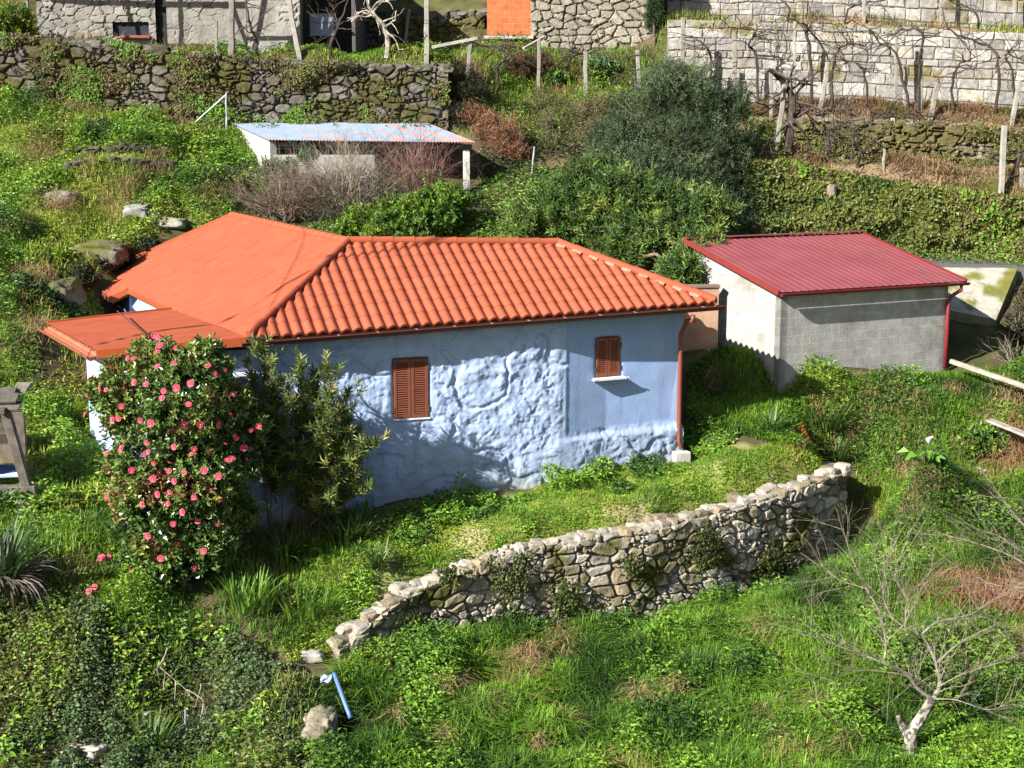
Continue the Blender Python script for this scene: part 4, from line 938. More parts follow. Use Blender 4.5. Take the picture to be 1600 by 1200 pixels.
def sprays(mb, tip, dr, k, lt, L, W, pal, rng, spread=.9, key=None, up=.0):
    """k leaves around each twig"""
    n = len(tip); dr = nrm(dr); ref = rng.normal(size=(n, 3)); a = nrm(np.cross(dr, ref)); b = np.cross(dr, a)
    cols = pick(rng, pal, n, .3, key)
    for j in range(k):
        f = (j + rng.random(n)) / k; th = j * 2.4 + rng.random(n) * .6
        side = a * np.cos(th)[:, None] + b * np.sin(th)[:, None]
        p = tip - dr * (lt * (1 - f))[:, None] if np.ndim(lt) else tip - dr * (lt * (1 - f))[:, None]
        d = dr * .7 + side * spread * (1.2 - .5 * f)[:, None] + [0, 0, up]
        l = L * rng.uniform(.7, 1.25, n)
        mb.leaves(p, d, nrm(np.cross(d, np.cross(dr, side) + rng.normal(0, .35, (n, 3)))), l, W * rng.uniform(.8, 1.2, n), cols * (1 + .3 * (rng.random((n, 1)) - .5)))
def blob_pts(blobs, n, rng, gap=.42, gs=1.6, seed=0, inner=.5):
    """points in the outer part of a set of ellipsoids, with noise gaps"""
    B = np.array(blobs); w_ = (B[:, 3] * B[:, 4]) ; w_ = w_ / w_.sum(); i = rng.choice(len(B), n, p=w_)
    u = nrm(rng.normal(size=(n, 3))); r = inner + (1 - inner) * rng.random(n) ** .5
    lump = .70 + .60 * fbm(u[:, 0] * 2.2 + i * 7 + 9, u[:, 1] * 2.2 + u[:, 2] * 2.4, seed, 2)
    p = B[i, :3] + u * (r * lump + .38 * rng.random(n) ** 9)[:, None] * B[i][:, [3, 3, 4]]
    g_ = (fbm(p[:, 0] * gs + 30, p[:, 2] * gs + 11, seed + 1, 2) + fbm(p[:, 1] * gs + 7, p[:, 2] * gs + 3, seed + 2, 2)) / 2
    k = g_ > gap - .25 * rng.random(n); return p[k], u[k], g_[k]
def blob(px, py, Y, r, sq=1.0): p = P(px, py, Y); R = r * Y / F_PX; return (*p, R, R * sq)
def limb_tree(mb, base, tips, r0, rng, col=TWIG, sides=6, bend=.12):
    """trunk with curved limbs running out to the given tips"""
    base = np.asarray(base, float)
    for t in tips:
        t = np.asarray(t); L = np.linalg.norm(t - base); f = np.linspace(0, 1, 7)[:, None]
        mid = base + (t - base) * [.25, .25, .6] + rng.normal(0, bend * L * .4, 3)
        p = (1 - f) ** 2 * base + 2 * f * (1 - f) * mid + f ** 2 * t; p[1:-1] += rng.normal(0, .02 * L, (5, 3))
        mb.tube(p, np.linspace(r0, r0 * .18, 7), sides, np.array(col) * rng.uniform(.8, 1.2))
def twigs(rng, p, d, L, r, depth, out, droop=0.0, kids=(3, 5), spread=.75, shrink=.6, seglen=.12, wig=.22):
    """recursive bare twigs -> list of (p0, p1, r0, r1)"""
    n = max(2, int(L / seglen)); d = nrm(d); pts = [p]; 
    for i in range(n):
        d = nrm(d + rng.normal(0, wig, 3) * .5 + [0, 0, -droop]); pts.append(pts[-1] + d * L / n)
    rr = np.linspace(r, r * .45, n + 1)
    for i in range(n): out.append((pts[i], pts[i + 1], rr[i], rr[i + 1]))
    if depth > 0:
        for _ in range(rng.integers(*kids)):
            f = rng.uniform(.25, 1); k = min(n - 1, int(f * n)); dd = nrm(d + rng.normal(0, spread, 3) + [0, 0, .1])
            twigs(rng, pts[k + 1], dd, L * shrink * rng.uniform(.6, 1.1), rr[k + 1] * .6, depth - 1, out, droop, kids, spread, shrink, seglen, wig)
def put_segs(mb, out, col, rng, sides=3, jit=.25):
    A = np.array([o[0] for o in out]); B = np.array([o[1] for o in out]); r0 = np.array([o[2] for o in out]); r1 = np.array([o[3] for o in out])
    mb.segs(A, B, r0, r1, np.array(col) * (1 + jit * (rng.random((len(A), 1)) - .5) * 2), sides)
def strap(mb, c, n, L, W, pal, rng, lean=(.3, 1.3), rad=.12, steps=6, stiff=.5):
    """clump of long arching strap leaves"""
    for i in range(n):
        th = rng.uniform(0, 6.283); a = rng.uniform(*lean); l = L * rng.uniform(.65, 1.15); f = np.linspace(0, 1, steps)
        o = np.array([math.cos(th), math.sin(th), 0]); sd = np.array([-o[1], o[0], 0]); ang = math.pi / 2 - a * (.25 + f * (1.5 - stiff)); ds = l / (steps - 1)
        p = np.zeros((steps, 3)); p[0] = np.asarray(c) + o * rad * rng.random() + sd * rad * (rng.random() - .5)
        for k in range(1, steps): p[k] = p[k - 1] + (o * math.cos(ang[k]) + np.array([0, 0, math.sin(ang[k])])) * ds
        w_ = W * rng.uniform(.7, 1.2) * np.array([.7, 1, 1, .85, .6, .08])[:steps] * .5
        V = np.concatenate([p - sd * w_[:, None], p + sd * w_[:, None]]); j = np.arange(steps - 1)
        col = pick(rng, pal, 1, .25)[0]; mb.add(V, np.stack([j, j + 1, j + 1 + steps, j + steps], -1), col)
def stuff(mb, name, m, label): 
    o = mb.build(name, m); tag(o, label, None, kind='stuff'); return o

# ------------------------------------------------------------------ ground cover (plan regions taken from where the ground shows)
R_FIELD = np.concatenate([plan([(470, 1320), (500, 1120), (520, 1060)]), FWP[1:10, :2] + [0, -.14], plan([(1350, 840), (1400, 800), (1640, 740), (1880, 735), (1880, 1320)])])
R_TERR = np.concatenate([FWP[1:10, :2] + [0, .28], plan([(1270, 700), (1180, 700), (1085, 705)]), np.array([wall_pt(np.array(s_), 0., .25)[:2] for s_ in np.linspace(S_R, eave_s(560), 8)]), plan([(480, 900), (430, 980), (450, 1040)])])
R_MOUND = plan([(1075, 575), (1130, 545), (1225, 585), (1350, 597), (1480, 590), (1640, 570), (1850, 585), (1880, 735), (1640, 760), (1400, 815), (1350, 770), (1330, 725), (1250, 705), (1075, 700)])
R_IVY = plan([(-320, 940), (-80, 930), (60, 960), (200, 985), (330, 1000), (420, 1040), (490, 1060), (490, 1320), (-320, 1320)])
R_GARD = plan([(-320, 940), (-320, 800), (-80, 800), (60, 815), (170, 790), (300, 850), (430, 830), (580, 800), (560, 870), (500, 960), (440, 1030), (330, 1010), (200, 985), (60, 960), (-80, 930)])
R_SLOPE = np.concatenate([RW[0:5, :2] + [0, -.25], plan([(530, 212), (400, 290), (360, 335), (240, 370), (150, 425)]), np.array([[-10.6, 35.0], [-9.6, 33.4], [-8.9, 31], [-8.5, 28.0], [-7.5, 25.9], [-6.85, 24.85]]), plan([(150, 800), (60, 815), (-100, 830)]), np.array([[-19, 26]])])
R_BACK = np.array([(-8.5, 37.8), (-4, 36.2), (2, 36.2), (6.5, 36.5), (8.0, 40), (5.5, 43.4), (2, 43.6), (-2, 43.8), (-8.6, 44.2), (-9.5, 41)])
R_HEDGE = np.concatenate([HB[:, :2] + [0, .3], HB[::-1, :2] + [0, -1.0]])
R_VINE = np.concatenate([HB[:, :2] + [0, .35], MW[::-1, :2] + [0, -.2]])
R_LEDGE = np.concatenate([MW[:, :2] + [0, .3], GW1[::-1, :2] + [0, -.2]])
R_LEDG2 = np.concatenate([GW1[:, :2] + [0, .4], GW2[::-1, :2] + [0, -.2]])
R_MID = np.array([(-2.2, 43.8), (-2.0, 48.6), (6, 48.8), (6.0, 46), (8.2, 44), (8.2, 41.5), (5.5, 43.2), (0, 43.2)])
R_TOP = np.concatenate([RW[:, :2] + [0, .35], np.array([(-2.0, 48.4), (-12, 47.2), (-25, 47)])])
PAL_FIELD = [(G_DARK, 1.3), (G_MID, 2.2), (G_BRIGHT, 4.2), (G_YEL, .5), (STRW, .08)]
mb = MB(); k = grass(mb, R_FIELD, 1600, (.07, .44), (.012, .024), PAL_FIELD, 201, clump=1.5, thr=.30, lean=.85)
k += weeds(mb, R_FIELD, 480, .34, .07, [(G_DARK, 1.2), (G_MID, 2.4), (G_BRIGHT, 4)], 205, clump=1.1, lo=.38, hi=.66)
weeds(mb, R_FIELD, 900, .55, .08, [(G_DARK, 2), (G_MID, 2.4), (G_BRIGHT, 2.4)], 207, clump=.75, lo=.53, hi=.70)
stuff(mb, 'meadow_grass', M_GRASS, 'tall lush green grass and weeds filling the meadow below the stone wall')
mb = MB()
rng = np.random.default_rng(77)
PAL_STR = [(STRW, 3), ((.30, .19, .11), 1.2), (BROWN, .8)]
def tuft(mb, px, py, r, n, L=.35, pal=PAL_STR, rng=rng, jit=.06):
    c = ground(px, py); R = r * c[1] / F_PX; x = c[0] + rng.normal(0, R * .5, n); y = c[1] + rng.normal(0, R * .8, n); th = rng.uniform(0, 6.28, n); a = np.abs(rng.normal(1.5, .5, n))
    mb.blades(np.stack([x, y, H(x, y) + rng.uniform(0, .18, n)], 1), np.stack([np.cos(th) * a, np.sin(th) * a, 0 * a], 1), L * rng.uniform(.5, 1.2, n), rng.uniform(.006, .013, n), pick(rng, pal, n, .3), .55)
for a in [(880, 1012, 22, 300), (825, 1035, 14, 140), (705, 1080, 16, 170), (760, 1112, 12, 120), (1000, 1105, 14, 150), (890, 1140, 10, 90), (1195, 992, 20, 220), (1055, 1085, 10, 80), (1285, 1120, 16, 200), (1320, 1172, 14, 150), (1262, 1185, 11, 100), (1190, 1130, 7, 50), (700, 1165, 7, 50), (840, 1175, 7, 50), (620, 1130, 9, 60), (1215, 1155, 8, 60)]: tuft(mb, a[0], a[1], a[2] * 1.1, int(a[3] * 1.5), L=.27)
stuff(mb, 'dry_grass', M_DRY, 'scattered tufts of dry brown grass and bracken in the meadow')
# rusty straw patch at the right
mb = MB(); pl_ = plan([(1430, 912), (1500, 900), (1640, 905), (1640, 960), (1560, 945), (1440, 935)])
grass(mb, pl_, 3600, (.24, .42), (.008, .016), [(RUSTY, 3), (STRW, 2), ((.36, .13, .07), 2)], 222, thr=.05, lean=1.4, droop=.6)
for a in [(1585, 700, 45, 900), (1560, 720, 30, 500), (1600, 670, 30, 300)]: tuft(mb, *a, pal=[(RUSTY, 3), (STRW, 2)])
stuff(mb, 'dead_bracken', M_DRY, 'rust coloured bed of dead bracken at the right edge of the meadow')
# terrace lawn
mb = MB(); PAL_LAWN = [(STRW, .2), (G_YEL, 1.6), (G_BRIGHT, 3.4), (G_MID, 1.4)]
grass(mb, R_TERR, 1500, (.035, .15), (.009, .018), PAL_LAWN, 231, clump=1.3, thr=.34, lean=.9)
weeds(mb, R_TERR, 1200, .12, .05, [(G_YEL, 2), (G_BRIGHT, 3), (G_MID, 1)], 235, clump=1.2, lo=.36, hi=.72, base=.01)
stuff(mb, 'lawn', M_GRASS, 'short patchy lawn with bare straw patches on the terrace')
mb = MB()
for (a, b, r, h) in ((1110, 680, 50, .25), (880, 755, 38, .3), (930, 745, 30, .22), (1010, 735, 35, .22), (740, 800, 45, .35), (690, 810, 36, .3), (800, 790, 26, .25), (640, 830, 40, .3), (970, 770, 20, .15), (830, 885, 18, .22), (1020, 850, 16, .2), (720, 900, 16, .18), (560, 935, 30, .25)):
    c = ground(a, b)[:2]; R = r * 26 / F_PX; t_ = np.linspace(0, 6.283, 9)[:-1]; weeds(mb, np.stack([c[0] + R * np.cos(t_), c[1] + R * 1.2 * np.sin(t_)], 1), 1500, h, .07, [(G_DARK, 1), (G_MID, 2), (G_BRIGHT, 3)], 240 + a, lo=.2, hi=.6, clump=1.5)
stuff(mb, 'weeds', M_LEAF, 'leafy green weeds growing along the foot of the blue wall')
# mound in front of the garage
mb = MB(); grass(mb, R_MOUND, 950, (.09, .32), (.012, .022), [(STRW, .12), (G_YEL, 1), (G_BRIGHT, 3.6), (G_MID, 2), (G_DARK, .6)], 251, thr=.25)
weeds(mb, R_MOUND, 800, .30, .08, [(G_DARK, 1), (G_MID, 2.5), (G_BRIGHT, 3)], 255, lo=.40, hi=.66)
stuff(mb, 'bank_grass', M_GRASS, 'rank green grass over the hummocky bank in front of the garage')
mb = MB(); rng = np.random.default_rng(78)
for a in [(1400, 613, 30, 360), (1362, 636, 18, 180), (1440, 636, 14, 150), (1440, 772, 34, 420), (1412, 748, 20, 160), (1480, 780, 22, 200), (1430, 800, 24, 220), (1410, 690, 14, 140), (1270, 640, 16, 160), (1330, 690, 14, 140), (1500, 700, 14, 140), (1580, 620, 30, 380), (1490, 620, 16, 160), (1110, 612, 14, 100)]: tuft(mb, *a, L=.22)
stuff(mb, 'dry_grass', M_DRY, 'matted tan dead grass on the hummocks right of the terrace wall')
# ivy and bramble bank, bottom left
mb = MB(); PAL_IVY = [((.075, .12, .045), 1), ((.115, .175, .07), 3), (G_OLIVE, 2.2), (G_BRIGHT, 1.8), (G_YEL, .2), ((.17, .12, .07), .8)]
weeds(mb, R_IVY, 2400, .38, .065, PAL_IVY, 261, clump=1.1, lo=.34, hi=.64, minh=.12, asp=.75, flat=.7)
grass(mb, R_IVY, 320, (.15, .45), (.008, .016), [(BROWN, 1), (STRW, 1), (G_OLIVE, 2), (G_BRIGHT, 2)], 265, thr=.42, lean=1)
weeds(mb, R_IVY, 420, .42, .10, [(G_OLIVE, 2), (G_MID, 2), (G_BRIGHT, 2.4), (G_YEL, .15)], 267, clump=1.2, lo=.44, hi=.66)
stuff(mb, 'ivy', M_LEAF, 'dark ivy and bramble leaves covering the bank at the bottom left')
mb = MB(); grass(mb, R_GARD, 650, (.10, .36), (.010, .02), [(STRW, .5), (G_OLIVE, 1), (G_YEL, 1.5), (G_BRIGHT, 3), (G_MID, 2)], 271, thr=.26)
weeds(mb, R_GARD, 800, .30, .065, [(G_DARK, 1), (G_MID, 2), (G_BRIGHT, 2), (G_YEL, 1)], 275, lo=.40, hi=.7)
stuff(mb, 'garden_weeds', M_LEAF, 'mixed grass and weeds around the camellia and the granary')
# weedy slope on the left
mb = MB(); PAL_SL = [((.035, .08, .02), 1.4), (G_MID, 2), (G_BRIGHT, 3), (G_YEL, 1.2), (G_OLIVE, .5)]
weeds(mb, R_SLOPE, 800, .70, .095, PAL_SL, 281, clump=.62, lo=.44, hi=.68)
weeds(mb, R_SLOPE, 420, .16, .06, [(G_BRIGHT, 3), (G_YEL, 2)], 283, clump=.8, lo=.3, hi=.6)
grass(mb, R_SLOPE, 170, (.10, .36), (.014, .026), [(STRW, .6), (G_YEL, 2.5), (G_BRIGHT, 2.2), (G_MID, 1)], 285, thr=.30)
stuff(mb, 'slope_weeds', M_LEAF, 'thick yellow green weeds over the mossy slope left of the house')
mb = MB(); rng = np.random.default_rng(79)
for a in [(60, 245, 30, 300), (95, 330, 26, 260), (240, 275, 26, 260), (330, 320, 26, 260), (60, 440, 26, 200), (300, 185, 50, 600), (120, 130, 60, 500), (60, 520, 26, 200), (150, 600, 20, 160), (200, 300, 20, 160), (20, 360, 26, 220), (130, 165, 40, 300), (250, 165, 30, 260)]: tuft(mb, *a, L=.5)
stuff(mb, 'dry_grass', M_DRY, 'brown dead stems scattered over the weedy slope on the left')
# behind the house
mb = MB(); weeds(mb, R_BACK, 420, .5, .09, [((.02, .042, .012), 2), (G_MID, 2), (G_BRIGHT, 1.6)], 291, clump=.7, lo=.36, hi=.66)
weeds(mb, R_MID, 430, .55, .085, [(BROWN, .8), (G_OLIVE, 1.5), (G_DARK, 1.2), (G_MID, 1.6), (G_BRIGHT, 1.6)], 295, clump=.7, lo=.38, hi=.66)
grass(mb, R_MID, 200, (.15, .5), (.012, .02), [(RUSTY, 1), (STRW, 1), (G_OLIVE, 1), (G_YEL, 2), (G_BRIGHT, 2)], 297)
stuff(mb, 'scrub', M_LEAF, 'green and brown scrub on the slope behind the house')
mb = MB(); grass(mb, R_TOP, 330, (.06, .24), (.016, .03), [(STRW, .6), (G_YEL, 2), (G_BRIGHT, 3)], 301, thr=.24)
weeds(mb, R_TOP, 200, .4, .10, [(G_MID, 2), (G_BRIGHT, 2)], 303, lo=.45, hi=.7)
stuff(mb, 'terrace_grass', M_GRASS, 'fringe of bright grass along the top of the mossy dry stone wall')
# ivy covered bank and straw terraces on the right
mb = MB(); PAL_HB = [((.06, .095, .022), 1.0), ((.15, .175, .035), 3), ((.165, .175, .045), 3), (BROWN, 1.1), (G_BRIGHT, .25)]
rng = np.random.default_rng(311); n = 75000
s_, q_ = resample(HB, .2); t_ = rng.integers(0, len(q_), n); v = rng.random(n); nn2 = side_normals(q_)[t_]
bx = q_[t_, 0] + rng.normal(0, .12, n); bz = q_[t_, 2] - v * (q_[t_, 3] + .35) + .22
thick = .10 + 1.0 * fbm(bx * .9, bz * 1.4, 312, 4) ** 1.5 + .25 * v
by = q_[t_, 1] + .05 - thick * rng.random(n) ** .5 - .25 * v; bz2 = np.maximum(bz, H(bx, by) + .02)
k = visible(bx, by, bz2); bx, by, bz2 = bx[k], by[k], bz2[k]; n = len(bx)
th = rng.uniform(0, 6.28, n); L = .085 * rng.uniform(.5, 1.7, n)
mb.leaves(np.stack([bx, by, bz2], 1), np.stack([np.cos(th), rng.normal(-.3, .3, n), np.sin(th)], 1), nrm(np.stack([rng.normal(0, .6, n), -np.ones(n), rng.normal(.5, .6, n)], 1)), L, L * .7, pick(rng, PAL_HB, n, .3, eq(fbm(bx * .6, bz2 * .9, 315, 3))))
weeds(mb, np.concatenate([HB[:, :2] + [0, -.3], HB[::-1, :2] + [0, -1.9]]), 260, .4, .08, [(G_MID, 2), (G_OLIVE, 2), (G_BRIGHT, 1.5)], 317, lo=.36, hi=.66)
stuff(mb, 'ivy', M_LEAF, 'olive green creeper hanging over the terrace bank behind the red roofed garage')
mb = MB(); PAL_DRY = [(STRW, 2.4), ((.30, .19, .12), 2), (RUSTY, 1), (G_OLIVE, 1.3)]
grass(mb, R_VINE, 650, (.10, .36), (.010, .022), PAL_DRY, 321, thr=.2, lean=1.3, droop=.6)
grass(mb, R_LEDGE, 650, (.12, .42), (.010, .022), PAL_DRY, 323, thr=.15, lean=1.2, droop=.55)
grass(mb, R_LEDG2, 300, (.10, .45), (.012, .022), [(STRW, 1.5), (G_OLIVE, 2), (G_YEL, 1)], 325, thr=.38, lean=.7)
weeds(mb, R_VINE, 160, .25, .07, [(G_OLIVE, 2), (G_MID, 1)], 327, lo=.5, hi=.75)
stuff(mb, 'dry_grass', M_DRY, 'dry straw and leaf litter on the vineyard terraces at the right')

# plants rooted in the wall faces
def wall_leaves(name, label, pl, n, leaf, pal, seed, thr, thick=.25, over_=.1, kind='stuff'):
    rng = np.random.default_rng(seed); s_, q_ = resample(pl, .1); q_ = smooth_pl(q_, 6); nn2 = side_normals(q_); t_ = rng.integers(0, len(q_), n); v = rng.random(n)
    sx = s_[t_] + rng.normal(0, .05, n); z = q_[t_, 2] + over_ - v * (q_[t_, 3] + over_); m = fbm(sx * .9, z * 1.5, seed, 4); k = rng.random(n) < sstep(thr, thr + .12, m); t_, z, m, sx = t_[k], z[k], m[k], sx[k]; n = len(t_)
    o = np.concatenate([nn2[t_], np.zeros((n, 1))], 1); p = np.stack([q_[t_, 0], q_[t_, 1], z], 1) + o * (.05 + thick * rng.random(n) * sstep(thr, .75, m))[:, None]
    k = visible(*p.T); p, o, sx = p[k], o[k], sx[k]; n = len(p); th = rng.uniform(0, 6.28, n); L = leaf * rng.uniform(.5, 1.5, n); a = np.stack([-o[:, 1], o[:, 0], 0 * th], 1)
    mb = MB(); mb.leaves(p, a * np.cos(th)[:, None] + np.array([0, 0, 1.]) * np.sin(th)[:, None] + o * .3, nrm(o + rng.normal(0, .5, (n, 3)) + [0, 0, .5]), L, L * .6, pick(rng, pal, n, .3, eq(fbm(sx * .7, p[:, 2], seed + 4, 3))))
    o_ = mb.build(name, M_LEAF); tag(o_, label, None, kind='stuff')
wall_leaves('wall_plants', 'brown and green plants growing out of the mossy dry stone wall', RW, 46000, .085, [((.05, .07, .02), 1.5), (BROWN, 1.6), (G_OLIVE, 2), (G_MID, 1.5), (G_BRIGHT, .8)], 331, .47, .3)
wall_leaves('wall_plants', 'brown brush and moss over the crumbling low wall of the vineyard', MW, 26000, .07, [(BROWN, 1.6), (STRW, 1), ((.18, .16, .05), 3), (G_OLIVE, 1.5)], 333, .40, .35)
wall_leaves('wall_plants', 'moss and dry tufts in the joints of the pale granite block wall', GW1, 7000, .06, [(G_OLIVE, 2), (STRW, 2), (G_YEL, 1)], 335, .58, .1)
mb = MB()
pl_ = np.concatenate([FWP[1:10, :2] + side_normals(FWP)[1:10] * .08, (FWP[1:10, :2] + side_normals(FWP)[1:10] * .75)[::-1]])
weeds(mb, pl_, 2200, .36, .07, [(G_DARK, 1.5), (G_MID, 2), (G_BRIGHT, 2.4), (BROWN, .4)], 341, clump=1.3, lo=.36, hi=.62, minh=.05); grass(mb, pl_, 900, (.08, .26), (.01, .02), PAL_FIELD, 343, thr=.2)
stuff(mb, 'weeds', M_LEAF, 'weeds crowding the foot of the terrace wall')

# mossy stone steps on the slope
for (lab, l, sd) in (('uppermost of the low mossy stone edges stepping up the weedy left slope', [(135, 218), (190, 214), (245, 218)], 91), ('low mossy stone edge in the middle of the weedy left slope', [(120, 246), (190, 240), (258, 244)], 92), ('lowest and longest low mossy stone edge on the weedy left slope', [(105, 268), (180, 262), (272, 268)], 93)):
    q_ = np.array([np.append(ground(a, b) + [0, 0, .2], .26) for a, b in l]); rubble('stone_edge', lab, q_, .38, .2, .10, .04, sd, [(.14, .12, .09), (.10, .09, .065)], moss=.6, moss_col=(.13, .135, .03), cat='stone edge', sink=.3)
# ------------------------------------------------------------------ trees and shrubs
def crown_tree(name, label, cat, base, blobs, n, k, lt, L, W, pal, seed, m, spread=.9, gap=.42, gs=1.6, inner=.5, trunk=None, up=.15, trunk_r=.12, dirup=.4):
    rng = np.random.default_rng(seed); base = np.asarray(base, float); t = thing(name, label, cat, base)
    p, u, g_ = blob_pts(blobs, n, rng, gap, gs, seed, inner)
    kk = visible(p[:, 0], p[:, 1], p[:, 2], 60); p, u, g_ = p[kk], u[kk], g_[kk]
    mb = MB(); d = u + rng.normal(0, .45, u.shape) + [0, -.0, dirup]
    sprays(mb, p, d, k, lt, L, W, pal, rng, spread, eq(np.clip(g_ * .9 + .1 * rng.random(len(p)), 0, 1)), up)
    mb.build('crown', m, t)
    tb = MB(); B = np.array(blobs); limb_tree(tb, base, B[:, :3] + (rng.normal(0, .1, (len(B), 3))), trunk_r, rng, trunk or TWIG)
    q = p[rng.choice(len(p), min(len(p), 260))]; c = B[np.argmin(((q[:, None] - B[None, :, :3]) ** 2).sum(2), 1), :3]
    tb.segs(c + (q - c) * .15, q, .016, .005, np.array(trunk or TWIG), 3); tb.build('trunk', M_BARK, t); return t
PAL_OLIVE = [((.028, .045, .02), 1.3), ((.065, .10, .042), 2.4), ((.125, .17, .085), 3), ((.19, .24, .09), 1.0)]
PAL_LAUR = [((.025, .05, .014), 1.5), ((.065, .115, .026), 2.8), ((.125, .20, .042), 2.6), ((.22, .28, .06), .8)]
ob = ground(1045, 372, 37, 41)
crown_tree('olive_tree', 'tall grey green olive tree rising behind the house and the garage', 'tree', ob,
  [blob(1055, 150, 39.5, 52, 1.1), blob(1000, 190, 39.2, 58), blob(1105, 185, 39.6, 60), blob(1060, 225, 38.8, 75), blob(1135, 250, 39.4, 52, 1.2), blob(980, 250, 38.8, 58), blob(1150, 315, 39.2, 44), blob(1090, 300, 38.6, 60), blob(1035, 135, 39.8, 46), blob(1090, 140, 39.6, 46), blob(960, 215, 39.6, 42), blob(1160, 360, 38.8, 36), blob(1010, 290, 37.8, 70), blob(970, 230, 38.8, 56), blob(1145, 160, 39.8, 34), blob(1060, 320, 37.9, 66), blob(950, 265, 38.6, 48), blob(1120, 340, 38, 50), blob(1135, 200, 39.5, 46)],
  10500, 12, .34, .095, .026, PAL_OLIVE, 501, M_LEAF, gap=.41, gs=1.4, trunk=(.14, .12, .10), trunk_r=.16)
lb = ground(930, 380, 35.5, 39)
crown_tree('laurel_tree', 'bushy bright green laurel standing behind the ridge of the house, below the olive tree', 'tree', lb,
  [blob(905, 320, 37.0, 62), blob(965, 330, 36.6, 70), blob(1030, 345, 36.4, 66), blob(850, 335, 37.2, 44), blob(1075, 360, 35.8, 55), blob(815, 350, 37.4, 32), blob(930, 285, 37.4, 42), blob(1095, 395, 34.0, 40), blob(1060, 425, 33.2, 36), blob(1100, 335, 36.4, 44), blob(990, 380, 35.6, 52), blob(1112, 410, 33.5, 22)],
  5600, 11, .32, .165, .044, PAL_LAUR, 511, M_LEAF, gap=.45, gs=1.7, trunk_r=.12)
sb0 = ground(650, 372, 36, 40)
crown_tree('evergreen_shrub', 'round leafy bright green shrub between the house ridge and the shed post', 'shrub', sb0,
  [blob(620, 345, 38.4, 42), blob(680, 335, 38.6, 48), blob(565, 355, 38.3, 34), blob(705, 318, 39, 32), blob(650, 365, 38, 40), blob(590, 372, 37.8, 30), blob(540, 362, 38.2, 22)],
  2400, 8, .22, .12, .062, [((.02, .045, .010), 1), ((.07, .14, .02), 2), ((.14, .235, .025), 3), ((.2, .27, .03), 1)], 521, M_LEAF, gap=.40, gs=1.8, trunk_r=.06)
# scrub on the slope between the shed and the olive
for (lab, bx, bl, pal, sd) in (
  ('rust brown heap of dead bracken just right of the shed roof', (770, 235), [blob(760, 195, 43.5, 28), blob(790, 215, 43, 34), blob(810, 235, 42.8, 22), blob(740, 180, 44, 22)], [((.22, .10, .06), 2), ((.30, .16, .09), 2), ((.12, .07, .04), 1)], 531),
  ('grey olive scrub bush uphill from the bracken', (860, 250), [blob(850, 165, 45, 36), blob(870, 200, 44, 40), blob(900, 230, 43, 34), blob(860, 235, 43, 30)], [((.04, .05, .025), 1.5), (G_OLIVE, 2), ((.15, .12, .07), 1.6)], 533),
  ('brownish scrub bush against the left side of the olive tree', (920, 260), [blob(925, 175, 44.5, 36), blob(960, 165, 45, 28), blob(930, 215, 43.4, 34)], [((.16, .11, .07), 2), (G_OLIVE, 2), ((.05, .06, .03), 1)], 535),
  ('dark tangled bramble at the end of the mossy stone wall', (720, 200), [blob(705, 130, 44.6, 30, 1.3), blob(735, 150, 44.6, 34, 1.2), blob(720, 185, 44.2, 30)], [((.02, .026, .012), 3), ((.05, .05, .025), 1.5), ((.09, .07, .04), 1)], 537),
  ('reddish dead brush below the stone building', (830, 105), [blob(815, 105, 46.6, 24), blob(845, 100, 46.8, 22)], [((.16, .09, .05), 2), ((.08, .06, .03), 1)], 539),
  ('ivy clump climbing the right corner of the stone building', (1022, 75), [blob(1022, 20, 48.9, 17, 1.6), blob(1026, -10, 48.9, 15, 1.3)], [((.025, .06, .02), 2), ((.06, .12, .03), 2)], 541)):
    b_ = ground(*bx); crown_tree('scrub_bush' if 'ivy' not in lab and 'bracken' not in lab else ('ivy_clump' if 'ivy' in lab else 'dead_bracken'), lab, 'shrub', b_, bl, 1300, 8, .28, .085, .022, pal, sd, M_LEAF, gap=.40, gs=1.9, inner=.3, trunk_r=.04)
# garden plants in front of the top left farm building
for (lab, bx, r) in (('small yellow green bush on the wall top beside the red sill', (207, 66), 24), ('kale plant beside the smooth plaster of the farm building', (335, 62), 18), ('leafy bush at the top left corner of the view', (15, 60), 34), ('low green bush on the wall top near the left posts', (110, 50), 22), ('kale plants below the stone building', (940, 125), 24), ('small kale plant in front of the brush below the stone building', (868, 135), 16)):
    b_ = ground(*bx); rr = r * b_[1] / F_PX; cpt = b_ + [0, 0, rr * .7]
    crown_tree('garden_bush' if 'bush' in lab else 'kale_plant', lab, 'plant', b_, [(*cpt, rr, rr), (*(cpt + [rr * .6, .1, -.05]), rr * .7, rr * .7), (*(cpt + [-rr * .6, .1, -.1]), rr * .6, rr * .6)], 330, 6, .2, .15, .08, [((.05, .12, .03), 2), ((.16, .25, .04), 2), ((.10, .18, .08), 2)] if 'kale' in lab else [((.10, .17, .02), 2), ((.22, .26, .03), 3)], int(bx[0]) + 5, M_LEAF, gap=.3, trunk_r=.03)

